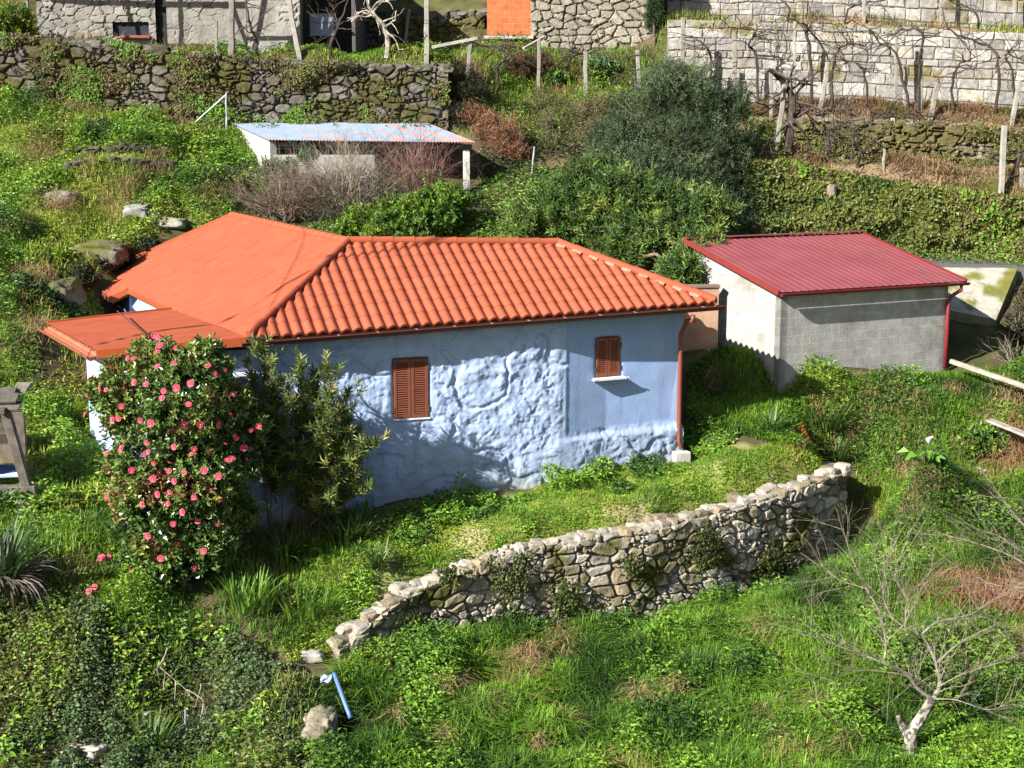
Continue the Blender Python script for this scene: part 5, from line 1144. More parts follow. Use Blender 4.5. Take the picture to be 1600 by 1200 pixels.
# camellia with pink flowers
cb = ground(285, 905, 22, 26)
cbl = [blob(248, 572, 24.2, 46), blob(318, 575, 24.1, 44), blob(192, 618, 24.2, 42), blob(285, 645, 23.7, 76), blob(352, 670, 23.9, 44), blob(185, 585, 24.4, 26), blob(190, 655, 24.1, 28), blob(236, 725, 23.6, 66), blob(312, 752, 23.5, 66), blob(370, 710, 23.9, 26), blob(245, 815, 23.4, 62), blob(318, 838, 23.4, 50), blob(265, 880, 23.2, 40), blob(205, 790, 23.7, 34), blob(360, 790, 23.7, 26), blob(220, 850, 23.3, 30), blob(350, 610, 24.1, 24), blob(398, 668, 24.0, 24), blob(380, 625, 24.1, 22), blob(152, 612, 24.3, 22), blob(392, 722, 24.0, 22), blob(385, 800, 23.9, 24), blob(225, 545, 24.3, 22), blob(350, 850, 23.7, 30)]
rng = np.random.default_rng(551)
PAL_CAM = [((.025, .05, .014), 1.2), ((.07, .125, .028), 2.4), ((.135, .20, .04), 2.6), ((.24, .26, .06), 1), ((.18, .09, .04), .25)]
cam_t = thing('camellia', 'tall dense camellia shrub covered in pink flowers at the left end of the blue house', 'shrub', cb)
p, u, g_ = blob_pts(cbl, 7600, rng, .45, 2.2, 552, .58)
mb = MB(); sprays(mb, p, u + rng.normal(0, .5, u.shape) + [0, 0, .25], 7, .17, .105, .060, PAL_CAM, rng, 1.0, eq(g_)); mb.build('crown', M_GLOSS, cam_t)
tb = MB(); limb_tree(tb, cb, np.array(cbl)[:, :3], .06, rng, (.16, .13, .10)); tb.build('trunk', M_BARK, cam_t)
def rosette(mb, rng, R=.062):
    for ring, (n, r0, tilt, cs) in enumerate(((7, 1.0, .35, 1), (6, .72, .75, 1.0), (5, .45, 1.1, .95))):
        for i in range(n):
            th = i / n * 6.283 + ring * .5; o = np.array([math.cos(th), math.sin(th), 0]); sd = np.array([-o[1], o[0], 0]); up = np.array([0, 0, 1.])
            d = o * math.cos(tilt) + up * math.sin(tilt); l = R * r0; w_ = R * .52 * r0 + .008
            V = [o * .004, o * .004 + d * l * .55 + sd * w_, o * .004 + d * l + sd * w_ * .4 - up * .006, o * .004 + d * l - sd * w_ * .4 - up * .006, o * .004 + d * l * .55 - sd * w_]
            mb.add(V, np.array([[0, 1, 2, 3, 4]]), np.array([.68, .065, .15]) * cs * rng.uniform(.85, 1.1) + np.array([.05, .08, .08]) * (rng.random() < .2))
    mb.stone((0, 0, .02), .012, .012, .014, np.array([1, 0, 0]), np.array([0, 1, 0]), np.array([0, 0, 1]), (.75, .45, .08), 3, 1, 0, STONE3)
FL = MB(); rosette(FL, rng); FL.v = [v + cb for v in FL.v]; fproto = FL.build('flower', M_PETAL, cam_t)
spots = [(240, 527), (249, 530), (250, 543), (247, 555), (275, 545), (205, 562), (210, 566), (272, 571), (250, 577), (146, 597), (140, 614), (170, 612), (163, 606), (326, 573), (333, 586), (348, 579), (231, 604), (257, 613), (257, 625), (295, 636), (361, 622), (139, 650), (181, 657), (188, 652), (221, 655), (238, 661), (285, 661), (312, 662), (336, 663), (391, 669), (404, 666), (172, 712), (195, 703), (235, 707), (276, 698), (305, 698), (224, 715), (243, 721), (268, 715), (302, 714), (361, 717), (354, 723), (381, 699), (392, 706), (381, 722), (245, 739), (265, 738), (289, 742), (277, 751), (242, 747), (342, 745), (168, 770), (169, 778), (251, 771), (270, 767), (305, 777), (343, 776), (227, 789), (268, 787), (311, 818), (340, 815), (278, 845), (252, 872), (207, 889), (300, 889), (350, 700), (215, 600), (190, 635), (355, 652), (320, 735), (232, 690), (278, 605), (300, 600), (205, 735), (328, 700), (290, 800), (235, 835), (320, 860), (270, 820), (372, 680)]
B_ = np.array(cbl); first = True
for (px, py) in spots:
    d = ray(px, py); ys = np.arange(22.4, 25, .01); q = CAM + d * (ys / d[1])[:, None]
    ins = (((q[:, None] - B_[None, :, :3]) / B_[None][:, :, [3, 3, 4]]) ** 2).sum(2).min(1); k = np.argmax(ins < 1.42) if np.any(ins < 1.42) else np.argmin(ins)
    o = fproto if first else fproto.copy()
    if not first: COL.objects.link(o); o.parent = cam_t
    first = False
    j = np.argmin((((q[k] - B_[:, :3]) / B_[:, [3, 3, 4]]) ** 2).sum(1)); nv = nrm(q[k] - B_[j, :3]) + np.array([-.25, -.45, .25]) + rng.normal(0, .5, 3)
    o.location = Vector(q[k] + nrm(nv) * .07 - cb); o.rotation_euler = Vector(nv).to_track_quat('Z', 'Y').to_euler(); s_ = rng.uniform(.66, 1.0); o.scale = (s_, s_, s_)
FLM = fproto.data
# fallen blossom on the ground
i = 0
for (px, py, lab) in ((160, 888, 'pink blossom on the bare earth, left of the camellia foot, larger of two close together'), (170, 886, 'pink blossom lying right beside the largest fallen one'), (140, 940, 'fallen pink blossom lying lowest on the bank left of the camellia'), (149, 933, 'fallen pink blossom just above the lowest one'), (288, 930, 'fallen pink blossom in the grass below the camellia')):
    q = ground(px, py, 20, 26); o = bpy.data.objects.new('fallen_flower', FLM); COL.objects.link(o); o.location = Vector(q + [0, 0, .16]); o.rotation_euler = Vector((-.3, -.9, .7)).to_track_quat('Z', 'Y').to_euler(); s_ = 1.15 if i == 0 else .9; o.scale = (s_, s_, s_); i += 1
    tag(o, lab, 'flower', 'fallen camellia blossoms')

# oleanders in front of the wall
def oleander(label, base, tips, seed, n_side=6, dens=1.0):
    rng = np.random.default_rng(seed); t = thing('oleander', label, 'shrub', base); sb = MB(); T = []; Dd = []
    for tp in tips:
        tp = np.asarray(tp); f = np.linspace(0, 1, 9)[:, None]; b0 = np.asarray(base) + rng.normal(0, .30, 3) * [1, .6, 0]
        mid = b0 * .4 + tp * .6; mid[:2] = b0[:2] * .65 + tp[:2] * .35; p = (1 - f) ** 2 * b0 + 2 * f * (1 - f) * mid + f ** 2 * tp
        sb.tube(p, np.linspace(.018, .006, 9), 5, np.array([.17, .15, .10]))
        dd = nrm(np.gradient(p, axis=0))
        for a in rng.uniform(.3, 1, int(24 * dens)): 
            k = a * 8; i = min(7, int(k)); q = p[i] + (p[i + 1] - p[i]) * (k - i); T.append(q); Dd.append(dd[i] + rng.normal(0, .25, 3))
            if rng.random() < .75:
                e = q + nrm(rng.normal(0, 1, 3) * [1, 1, .3] + [0, 0, .5]) * rng.uniform(.1, .38); sb.segs([q], [e], .007, .004, np.array([.16, .16, .08])); T.append(e); Dd.append(nrm(e - q) + [0, 0, .4])
        T.append(tp); Dd.append(dd[-1])
    lb_ = MB(); T = np.array(T); Dd = np.array(Dd)
    sprays(lb_, T, Dd, 10, .18, .165, .034, [((.04, .07, .022), 1), ((.12, .17, .05), 2.4), ((.22, .26, .075), 2.6), ((.32, .32, .10), .9)], rng, .75, None, .25)
    lb_.build('crown', M_LEAF, t); sb.build('stem', M_BARK, t)
T1 = [P(a, b, 24.6 + random.uniform(-.3, .3)) for a, b in ((405, 530), (425, 560), (440, 590), (395, 585), (420, 640), (385, 560), (455, 620), (400, 690))]
oleander('thin oleander with upright stems reaching the gutter at the hip of the tiled roof', ground(425, 815, 23, 26), T1, 561, dens=1.1)
T2 = [P(a, b, 24.7 + random.uniform(-.3, .35)) for a, b in ((470, 560), (490, 580), (520, 605), (545, 610), (470, 640), (505, 660), (540, 665), (555, 700), (490, 710), (525, 735), (560, 750), (460, 690), (550, 640), (580, 760), (510, 570), (535, 640), (480, 600), (500, 690), (545, 715), (570, 700), (520, 780), (475, 740), (440, 650), (452, 700), (435, 745), (585, 690), (565, 665), (450, 600))]
oleander('broad oleander shading the left half of the rough blue wall', ground(490, 830, 23, 26), T2, 563, dens=1.25)
# little fig/oleander shoot at the foot of the wall
# bare shrubs behind the wing roof
def bare_shrub(label, base, R, hgt, n, col, seed, spread=.8, name='bare_shrub', kids=(3, 6), depth=2, lean=(0, 0, 0), r0=.014):
    rng = np.random.default_rng(seed); t_ = []
    for i in range(n):
        th = rng.uniform(0, 6.28); a = abs(rng.normal(0, spread)); d = np.array([math.cos(th) * a, math.sin(th) * a * .6, 1.0]) + np.array(lean)
        twigs(rng, np.asarray(base) + rng.normal(0, R * .25, 3) * [1, .6, 0], d, hgt * rng.uniform(.5, .9), r0, depth, t_, .02, kids, .55, .5, .16)
    mb = MB(); put_segs(mb, t_, col, rng); tag(mb.build(name, M_BARK, None, base), label, 'shrub')
bare_shrub('dense dark brown leafless shrub at the left end of the shed, behind the wing roof', ground(450, 345, 37, 41), .9, 1.9, 90, (.19, .135, .105), 571, 1.0, kids=(5, 8))
bare_shrub('grey leafless shrub with curved branches in front of the shed wall', ground(540, 345, 37, 41), .9, 2.7, 85, (.26, .215, .165), 573, .85, kids=(5, 8))
bare_shrub('reddish leafless shrub below the open bay of the shed', ground(650, 325, 38, 41.5), .8, 2.4, 60, (.21, .12, .10), 575, .6, kids=(4, 7))
crown_tree('evergreen_shrub', 'small blue green leafy shrub at the corner of the white shed wall', 'shrub', ground(430, 290, 39, 42), [blob(425, 268, 40.6, 22), blob(450, 262, 40.6, 16), blob(480, 245, 40.4, 16)], 420, 7, .2, .10, .045, [((.08, .16, .07), 2), ((.17, .26, .10), 2)], 577, M_LEAF, gap=.36, trunk_r=.03)
# foreground bare tree with lichen, lower right
rng = np.random.default_rng(581); ty = 20.9
tbase = ground(1421, 1192, 18, 23)
bt = thing('bare_tree', 'leafless fruit tree with a pale lichen covered forked trunk in the meadow', 'tree', tbase)
def PY(l, y0=None, amp=.25, drift=0): 
    y0 = y0 if y0 is not None else tbase[1]; return [P(a, b, y0 + drift * i + (rng.uniform(-amp, amp) if i else 0)) for i, (a, b) in enumerate(l)]
def spline(p, n=5):
    p = np.array(p); out = [p[0]]; q = np.vstack([2 * p[0] - p[1], p, 2 * p[-1] - p[-2]])
    for i in range(1, len(q) - 2):
        for t in np.linspace(0, 1, n + 1)[1:]:
            a, b, c, d = q[i - 1:i + 3]; out.append(.5 * (2 * b + (c - a) * t + (2 * a - 5 * b + 4 * c - d) * t * t + (3 * b - a - 3 * c + d) * t ** 3))
    return np.array(out)
tb = MB(); LICH = np.array([.28, .265, .22]); DK = np.array([.10, .085, .07])
def lich(n, lo, hi, sides): 
    f = np.linspace(lo, hi, n); nz = fbm(np.arange(n) * .9 + 3, np.arange(n) * 0. + lo * 9, 5, 2); return np.repeat((LICH * .9)[None], n, 0) * (1 - f[:, None]) + np.array([.20, .17, .135]) * f[:, None] * (.7 + .6 * nz[:, None])
trunkp = spline(PY([(1421, 1200), (1424, 1149), (1441, 1119), (1456, 1092)], amp=.03))
tb.tube(trunkp, np.linspace(.115, .07, len(trunkp)), 10, np.repeat(LICH[None], len(trunkp), 0) * (.8 + .5 * rng.random((len(trunkp), 1))))
st_ = spline([trunkp[4], P(1410, 1135, ty), P(1403, 1120, ty)]); tb.tube(st_, np.linspace(.075, .035, len(st_)), 8, LICH * .95)
tb.build('trunk', mat('lichen bark', rough=.95, nscale=8, nstr=.4, bump=.5, bscale=30, spec=.1, extra=mix_noise((.08, .07, .055), 13, .48, .56)), bt)
limbs = [([(1456, 1092), (1433, 1075), (1418, 1055), (1381, 1036), (1340, 1021), (1296, 1004), (1249, 984)], .06, -.08), ([(1381, 1036), (1384, 1004), (1374, 957), (1354, 920), (1330, 869), (1318, 828)], .034, .1),
 ([(1456, 1094), (1468, 1072), (1465, 1045), (1455, 1018), (1441, 994), (1414, 980), (1394, 967)], .07, .12), ([(1465, 1035), (1495, 1008), (1532, 987), (1565, 972)], .03, -.1), ([(1441, 990), (1465, 972), (1516, 960), (1546, 940), (1580, 922)], .032, .15),
 ([(1468, 1072), (1509, 1051), (1560, 1036), (1600, 1020)], .026, -.1), ([(1458, 1092), (1495, 1094), (1546, 1109), (1585, 1092)], .022, -.2), ([(1394, 967), (1380, 930), (1385, 880), (1400, 850)], .02, .1), ([(1414, 980), (1420, 930), (1450, 900), (1460, 860)], .02, .2), ([(1418, 1055), (1360, 1048), (1310, 1052), (1262, 1062)], .02, -.2), ([(1354, 920), (1310, 905), (1280, 880)], .018, .1), ([(1384, 1004), (1420, 960), (1398, 900), (1380, 870)], .018, .1)]
T_ = []; lbm = MB()
for l, r0, dr_ in limbs:
    p = spline(PY(l, ty, .06, dr_)); n = len(p); rr = np.linspace(r0 * .58, r0 * .10, n); lbm.tube(p, rr, 7, lich(n, .25, 1, 7) if r0 > .03 else np.array([.21, .18, .14]))
    for i in range(2, n):
        for _ in range(rng.integers(1, 3)):
            d = nrm(p[i] - p[i - 1]) + rng.normal(0, .75, 3) + [0, 0, .35]; twigs(rng, p[i], d, rng.uniform(.35, .9), max(.0045, rr[i] * .22), 2, T_, .01, (2, 4), .5, .6, .12)
put_segs(lbm, T_, (.21, .17, .13), rng); lbm.build('limb', M_BARK, bt)
# leafless branches of another tree reaching in at the right edge
rt_base = P(1690, 1010, 23.5); rt_base[2] = float(H(rt_base[0], rt_base[1])); T_ = []; rb2 = MB(); rt = thing('bare_tree', 'leafless tree whose thin twigs reach in over the meadow from the right edge', 'tree', rt_base)
for l, r0 in (([(1690, 1010), (1670, 940), (1600, 880), (1530, 850), (1470, 835)], .03), ([(1690, 1010), (1680, 920), (1640, 860), (1590, 810), (1560, 770)], .03), ([(1670, 940), (1620, 920), (1560, 915), (1500, 890)], .016), ([(1680, 960), (1640, 900), (1580, 850), (1545, 830)], .016)):
    p = spline([P(a, b, 23.5 + .1 * i) for i, (a, b) in enumerate(l)]); p[0] = rt_base; rr = np.linspace(r0, r0 * .2, len(p)); rb2.tube(p, rr, 6, (.24, .2, .16))
    for i in range(4, len(p)):
        for _ in range(2): twigs(rng, p[i], nrm(p[i] - p[i - 1]) + rng.normal(0, .6, 3), rng.uniform(.4, .9), .005, 2, T_, .0, (2, 3), .5, .6, .14)
put_segs(rb2, T_, (.20, .16, .13), rng); rb2.build('trunk', M_BARK, rt)

# strap leaved clumps
PAL_STRAP = [((.03, .06, .015), 1.2), ((.06, .12, .025), 2.5), ((.11, .18, .035), 2)]
def clump(lab, px, py, n, L, W, seed, pal=PAL_STRAP, name='agapanthus_clump', cat='plant', lean=(.4, 1.35), rad=.2, ymin=14, ymax=62):
    rng = np.random.default_rng(seed); c = ground(px, py, ymin, ymax); mb = MB(); strap(mb, c, n, L, W, pal, rng, lean, rad); tag(mb.build(name, M_LEAF, None, c), lab, cat); return c
clump('strap leaved clump at the bottom edge, below the ivy bank', 235, 1185, 120, .75, .035, 601)
clump('dark strap leaved clump under the broad oleander', 545, 850, 110, .8, .04, 603, rad=.3)
clump('strap leaved clump at the sunny edge below the oleanders', 590, 890, 70, .55, .032, 605, rad=.2)
clump('strap leaved clump in deep shade between the camellia and the oleander', 440, 880, 80, .75, .038, 607, rad=.25)
clump('bright arching clump at the left foot of the camellia', 190, 855, 120, .7, .028, 609, [((.07, .14, .02), 2), ((.15, .24, .03), 3)], rad=.25)
clump('tall upright green iris leaves right of the camellia foot', 385, 950, 110, .65, .035, 611, [((.06, .13, .02), 2), ((.13, .23, .03), 3)], 'iris_clump', lean=(.1, 1.0), rad=.5)
clump('loose iris leaves on the slope above the stacked wall end', 470, 960, 110, .6, .03, 613, [((.06, .13, .02), 2), ((.13, .23, .03), 3)], 'iris_clump', lean=(.2, 1.2), rad=.55)
clump('strap leaved clump near the orange clay piece, on its left', 1205, 680, 90, .65, .035, 615)
clump('strap leaved clump in the long grass behind the orange clay piece', 1290, 672, 110, .7, .035, 617, rad=.3)
clump('strap leaved clump beside the end of the terrace wall', 1300, 725, 110, .6, .034, 619, rad=.25)
clump('small strap leaved tuft on the bank right of the lily', 1500, 775, 60, .45, .03, 621)
clump('low tuft of pale leaves carrying the larger fallen blossom', 170, 905, 60, .4, .022, 623, rad=.15)
clump('grassy tuft hanging over the foot of the wall near the blue pipe', 590, 1045, 110, .5, .022, 625, [((.07, .14, .02), 2), ((.15, .24, .03), 3)], 'sedge_tuft', rad=.15)
clump('grassy tuft lower down the bank, right of the blue pipe', 600, 1110, 120, .5, .022, 627, [((.07, .14, .02), 2), ((.15, .24, .03), 3)], 'sedge_tuft', rad=.15)
# spiky flax with a skirt of dead leaves at the left edge
fb = ground(5, 965, 20, 25); rng = np.random.default_rng(631); ft = thing('flax_plant', 'big spiky flax at the left edge with a skirt of dead pale leaves', 'plant', fb)
mb = MB(); strap(mb, fb + [0, 0, .55], 130, 1.1, .05, [((.025, .05, .02), 2), ((.06, .11, .04), 2), ((.12, .17, .06), 1)], rng, (.2, 1.2), .3); mb.build('foliage', M_LEAF, ft)
mb = MB(); strap(mb, fb + [0, 0, .55], 130, 1.0, .045, [((.32, .27, .22), 2), ((.20, .16, .12), 2), ((.12, .09, .07), 1)], rng, (1.1, 1.75), .3, stiff=.1); mb.build('dead_leaf_skirt', M_DRY, ft)
# calla lily with one white flower
cl = ground(1442, 740); ct = thing('calla_lily', 'calla lily with broad bright leaves and one white flower on the bank', 'plant', cl); rng = np.random.default_rng(641)
mb = MB()
for i in range(16):
    th = rng.uniform(0, 6.28); o = np.array([math.cos(th), math.sin(th), 0]); h_ = rng.uniform(.25, .5); tip = cl + o * rng.uniform(.1, .3) + [0, 0, h_]; mb.tube([cl, cl + (tip - cl) * .6 + [0, 0, .05], tip], .008, 5, (.10, .20, .03))
    mb.leaves(tip[None], (o + [0, 0, -.1])[None], np.array([[0, -.5, 1.]]), .26, .19, np.array([[.13, .27, .035]]) * rng.uniform(.8, 1.2))
mb.build('foliage', M_LEAF, ct); mb = MB(); q = cl + [.06, -.1, .62]; mb.tube([cl, q], .008, 6, (.1, .2, .03)); 
th = np.linspace(0, 6.283, 13); V = np.concatenate([[q], *[q + np.stack([np.cos(th[:-1]) * r, np.sin(th[:-1]) * r * .8, z + .03 * np.cos(th[:-1])], 1) for r, z in ((.035, .06), (.075, .12))]])
j = np.arange(12); j2 = (j + 1) % 12; mb.add(V, [np.stack([j * 0, j + 1, j2 + 1], -1), np.stack([j + 1, j + 13, j2 + 13, j2 + 1], -1)], (.82, .82, .76)); mb.build('flower', M_PETAL, ct)
crown_tree('bramble', 'dark bramble filling the hollow between the wing roof and the mossy rocks', 'shrub', ground(170, 425, 33, 37), [blob(195, 400, 36.3, 20), blob(160, 415, 35.6, 22), blob(130, 430, 34.6, 22), blob(235, 385, 37, 16), blob(110, 450, 33.4, 16)], 900, 6, .22, .08, .045, [((.018, .03, .012), 3), ((.05, .06, .025), 1.4), ((.12, .10, .05), .8)], 659, M_LEAF, gap=.32, trunk_r=.02)
# dark wild growth on the right, below the plank; right edge brambles coloured near black for the shadow there
crown_tree('leafy_bush', 'lush bright green bush in the hollow beside the fallen plank at the right', 'shrub', ground(1535, 705), [blob(1530, 690, 29.3, 28), blob(1555, 700, 29.3, 24), blob(1515, 705, 29.2, 18)], 420, 7, .2, .14, .085, [((.06, .12, .02), 2), ((.14, .25, .03), 3)], 651, M_LEAF, gap=.34, trunk_r=.02)
crown_tree('bramble', 'bramble thicket at the right edge behind the garage, its leaves coloured near black as shadow', 'shrub', ground(1590, 560, 32, 36), [blob(1590, 520, 34.5, 34, 1.2), blob(1620, 480, 35.5, 40, 1.3), blob(1575, 560, 33.6, 24), blob(1640, 540, 34, 40)], 900, 6, .25, .08, .04, [((.018, .028, .012), 3), ((.05, .06, .025), 1), ((.09, .06, .035), 1)], 653, M_LEAF, gap=.34, trunk_r=.02)
bare_shrub('thin leafless brambles leaning in beside the long pale beam', ground(1585, 575, 31, 35), .4, 1.1, 9, (.25, .2, .16), 655, .9, 'bare_bramble', (2, 4), 2, (-.5, 0, 0), .009)
bare_shrub('leafless briar arching over the dark hollow left of the house', ground(165, 418, 33, 37), .4, .9, 8, (.26, .21, .16), 657, 1.1, 'bare_bramble', (2, 4), 1, (.3, 0, 0), .009)
# ivy patches on the front wall
for (lab, px, py, r, sd) in (('ivy patch hanging over the middle of the terrace wall', 795, 900, 40, 661), ('ivy patch low on the terrace wall beside the pale slab', 880, 940, 34, 662), ('ivy and dry stems on the wall right of its middle', 1100, 855, 34, 663), ('green ivy tuft near the far end of the terrace wall', 1200, 880, 30, 664), ('ivy patch on the low left end of the terrace wall', 640, 985, 30, 665), ('small ivy tuft on the wall top near its left bend', 700, 895, 16, 666), ('small ivy sprig on the wall below the pale capstones', 985, 880, 18, 667)):
    rng = np.random.default_rng(sd); s_ = np.argmin(np.abs(proj(np.concatenate([FWI['q'][:, :2], FWI['top'][:, None]], 1))[0] - px)); q = FWI['q'][s_]; nn3 = np.array([*FWI['n'][s_], 0]); c = ray_plane(px, py, np.array([q[0], q[1], 0]) + nn3 * .1, nn3); a = np.array([-nn3[1], nn3[0], 0]); R = r * c[1] / F_PX
    n = 1100 if r > 20 else 420; u = rng.normal(0, .45, n); v = rng.normal(0, .5, n); kp = fbm(u * 3 + sd, v * 3, sd, 2) > .42; u, v = u[kp], v[kp]; n = len(u)
    p = c + a * (u * R)[:, None] + np.array([0, 0, 1.]) * (v * R)[:, None] + nn3 * rng.uniform(.0, .16, (n, 1)); mb = MB(); th = rng.uniform(0, 6.28, n); L = .06 * rng.uniform(.6, 1.4, n)
    mb.leaves(p, a * np.cos(th)[:, None] + np.array([0, 0, 1.]) * np.sin(th)[:, None], nrm(nn3 + rng.normal(0, .5, (n, 3)) + [0, 0, .4]), L, L * .75, pick(rng, [((.03, .05, .015), 2), ((.08, .12, .025), 2), ((.14, .16, .035), 1.3), ((.15, .10, .05), .7)], n))
    tag(mb.build('ivy_patch', M_LEAF, None, c), lab, 'ivy')
# ------------------------------------------------------------------ vineyard posts
def post(name, label, px, py0, py1, w_, m, col, pxt=None, group=None, rnd=False, cat='post'):
    b = ground(px, py0, 38 if py0 < 350 else 14, 62 if px < 1045 or py0 > 190 else (47.1 if py0 > 60 else 49.5)); t = P(pxt if pxt is not None else px, py1, b[1]); mb = MB(); rng = np.random.default_rng(int(px * 7 + py0))
    n = 7; f = np.linspace(-.12, 1, n)[:, None]; p = b + (t - b) * f; p[1:-1] += rng.normal(0, .008, (n - 2, 3))
    if rnd: mb.tube(p, w_, 8, col)
    else:
        dv = nrm(t - b); a = nrm(np.cross(dv, [0, 1, 0])); c = np.cross(dv, a); V = []
        for i in range(n):
            k = 1 + rng.normal(0, .05); V += [p[i] + a * w_ * s1 * k + c * w_ * s2 * k for s1, s2 in ((-1, -.8), (-.8, -1), (.8, -1), (1, -.8), (1, .8), (.8, 1), (-.8, 1), (-1, .8))]
        i = np.arange(n - 1)[:, None] * 8; j = np.arange(8)[None]; mb.add(V, [np.stack([i + j, i + 8 + j, i + 8 + (j + 1) % 8, i + (j + 1) % 8], -1).reshape(-1, 4), np.arange(8)[None] + (n - 1) * 8], np.array(col) * rng.uniform(.85, 1.15))
    o = mb.build(name, m, None, b); tag(o, label, cat, group); return b, t
GP = (.30, .275, .24); GPD = (.22, .205, .18); gr_ = 'stone posts of the vineyard'
POSTS = [
 ('granite post leaning at the left end of the pale block wall', 1067, 108, 27, None, .075), ('thin grey post nearest the top of the olive tree', 1085, 128, 68, None, .05), ('thin grey post second from the top of the olive tree', 1104, 126, 61, None, .05),
 ('pale granite post standing just right of the olive tree top', 1148, 162, 58, None, .075), ('stacked double granite post between the olive tree and the brown vine trunk', 1205, 204, 108, None, .065), ('tall granite post leaning right, foot above the creeper bank', 1213, 238, 132, 1226, .075),
 ('short granite post close behind the thick brown vine trunk', 1240, 158, 116, None, .065), ('leaning granite post in front of the block wall with a vine bent over it', 1282, 170, 97, 1294, .075), ('granite post at the middle of the block wall foot', 1414, 168, 104, None, .06), ('granite post with a dark shadowed side right of the wall middle', 1438, 174, 86, None, .065),
 ('pale leaning granite post on the straw ledge, lowest of its row', 1452, 192, 130, 1466, .08), ('short pale granite post in front of the crumbling wall', 1395, 247, 184, None, .07), ('thin wooden stake left of the short pale granite post', 1381, 265, 232, None, .035),
 ('tallest mossy granite post at the right, standing on the creeper bank', 1563, 322, 196, 1570, .085), ('granite post at the right edge on the straw ledge', 1580, 198, 126, 1593, .075), ('granite post on the upper ledge at the middle of the upper block wall', 1350, 36, -30, None, .065), ('granite post on the upper ledge at the far right', 1586, 46, -25, None, .06),
 ('slim granite post against the block wall right of the ivy corner', 1242, 100, 34, None, .05), ('slim granite post against the block wall near its centre', 1402, 106, 44, None, .055), ('granite post on the upper ledge right of the middle one', 1472, 38, -30, None, .055), ('stub of a granite post at the right edge, low on the straw terrace', 1597, 292, 262, None, .07),
 ('big square concrete post on the wall top, right of the lean-to', 667, 95, -10, None, .09), ('pale leaning post behind the big square concrete post', 633, 68, 14, 640, .07), ('grey post in the shaded vine yard near the lean-to', 563, 66, 4, None, .07), ('pale post rising out of the dark brambles by the wall end', 729, 132, 63, 736, .07),
 ('grey post below the brick infill', 842, 148, 62, None, .07), ('pale granite post in the kale patch', 915, 152, 80, None, .075), ('pale granite post right of the kale patch, left of the olive top', 1000, 150, 78, 996, .075),
 ('pale post at the top left corner in front of the farm building', 42, 54, -10, None, .08), ('grey post right of the top left corner post', 64, 52, -8, 70, .07), ('grey post left of the low dark window', 165, 62, -10, 162, .055), ('pale post right of the dark doorway of the farm building', 264, 76, -10, None, .085), ('short grey post beside the kale in front of the farm building', 338, 90, 32, None, .05), ('pale leaning post at the right end of the farm building', 468, 92, -10, 450, .085), ('dark thick post put in for the wide shadow on the farm building front', 362, 92, -10, None, .10)]  # the last, dark post is added to stand in for a shadow on the facade
PB_ = []
for (lab, px, y0, y1, pt_, w_) in POSTS: PB_.append(post('vineyard_post', lab, px, y0, y1, w_ * .84, M_CONC, GP if 'dark' not in lab and 'grey' not in lab else GPD, pt_, gr_))
gm = 'thin metal fence poles'
for (lab, px, y0, y1, pt_) in (('thin galvanised fence pole near the left edge below the mossy wall', 48, 143, 81, None), ('thin galvanised fence pole in the middle of the weedy slope', 197, 174, 118, None), ('thin galvanised corner pole at the upper left corner of the shed roof', 354, 212, 144, None), ('thin galvanised pole standing alone between the shed and the olive tree', 830, 283, 229, 835)):
    q = post('fence_pole', lab, px, y0, y1, .028, M_METAL, (.34, .37, .41), pt_, gm, True, 'pole')
    if px == 354: cpq = q
mb = MB(); e = cpq[1] - (cpq[1] - cpq[0]) * .05; f_ = P(294, 201, cpq[0][1] + .2); mb.tube([e, f_], .022, 8, (.34, .37, .41)); tag(mb.build('brace_pole', M_METAL, None, f_), 'slanting metal brace running down left from the corner fence pole by the shed', 'pole')
for (lab, a, b) in (('wooden pergola pole above the farm building front, mostly beyond the top edge', (40, -14, 45.2), (470, -12, 45.2)), ('second pergola pole nearer the farm building, beyond the top edge', (20, -40, 46.0), (470, -36, 46.0)), ('slanting pergola pole over the low dark window', (150, -12, 45.0), (255, -30, 46.4)), ('slanting pergola pole over the smooth plaster panel', (360, -12, 45.0), (470, -34, 46.4)), ('cross pole of the pergola above the doorway', (262, -12, 45.0), (330, -34, 46.4)), ('third pergola pole close to the facade top of the farm building', (10, -70, 45.4), (480, -66, 45.4)), ('slanting pergola pole at the left end of the farm building', (70, -10, 44.9), (150, -60, 46.2)), ('slanting pergola pole right of the low window of the farm building', (280, -10, 44.9), (400, -60, 46.2)), ('long slanting pergola pole over the plaster panel', (330, -4, 44.9), (500, -70, 46.2))):
    mb = MB(); mb.tube(spline([P(*a), (P(*a) + P(*b)) / 2 + [0, 0, -.06], P(*b)]), .055, 7, (.25, .21, .17)); tag(mb.build('pergola_pole', M_WOOD, None, P(*a)), lab, 'pole')
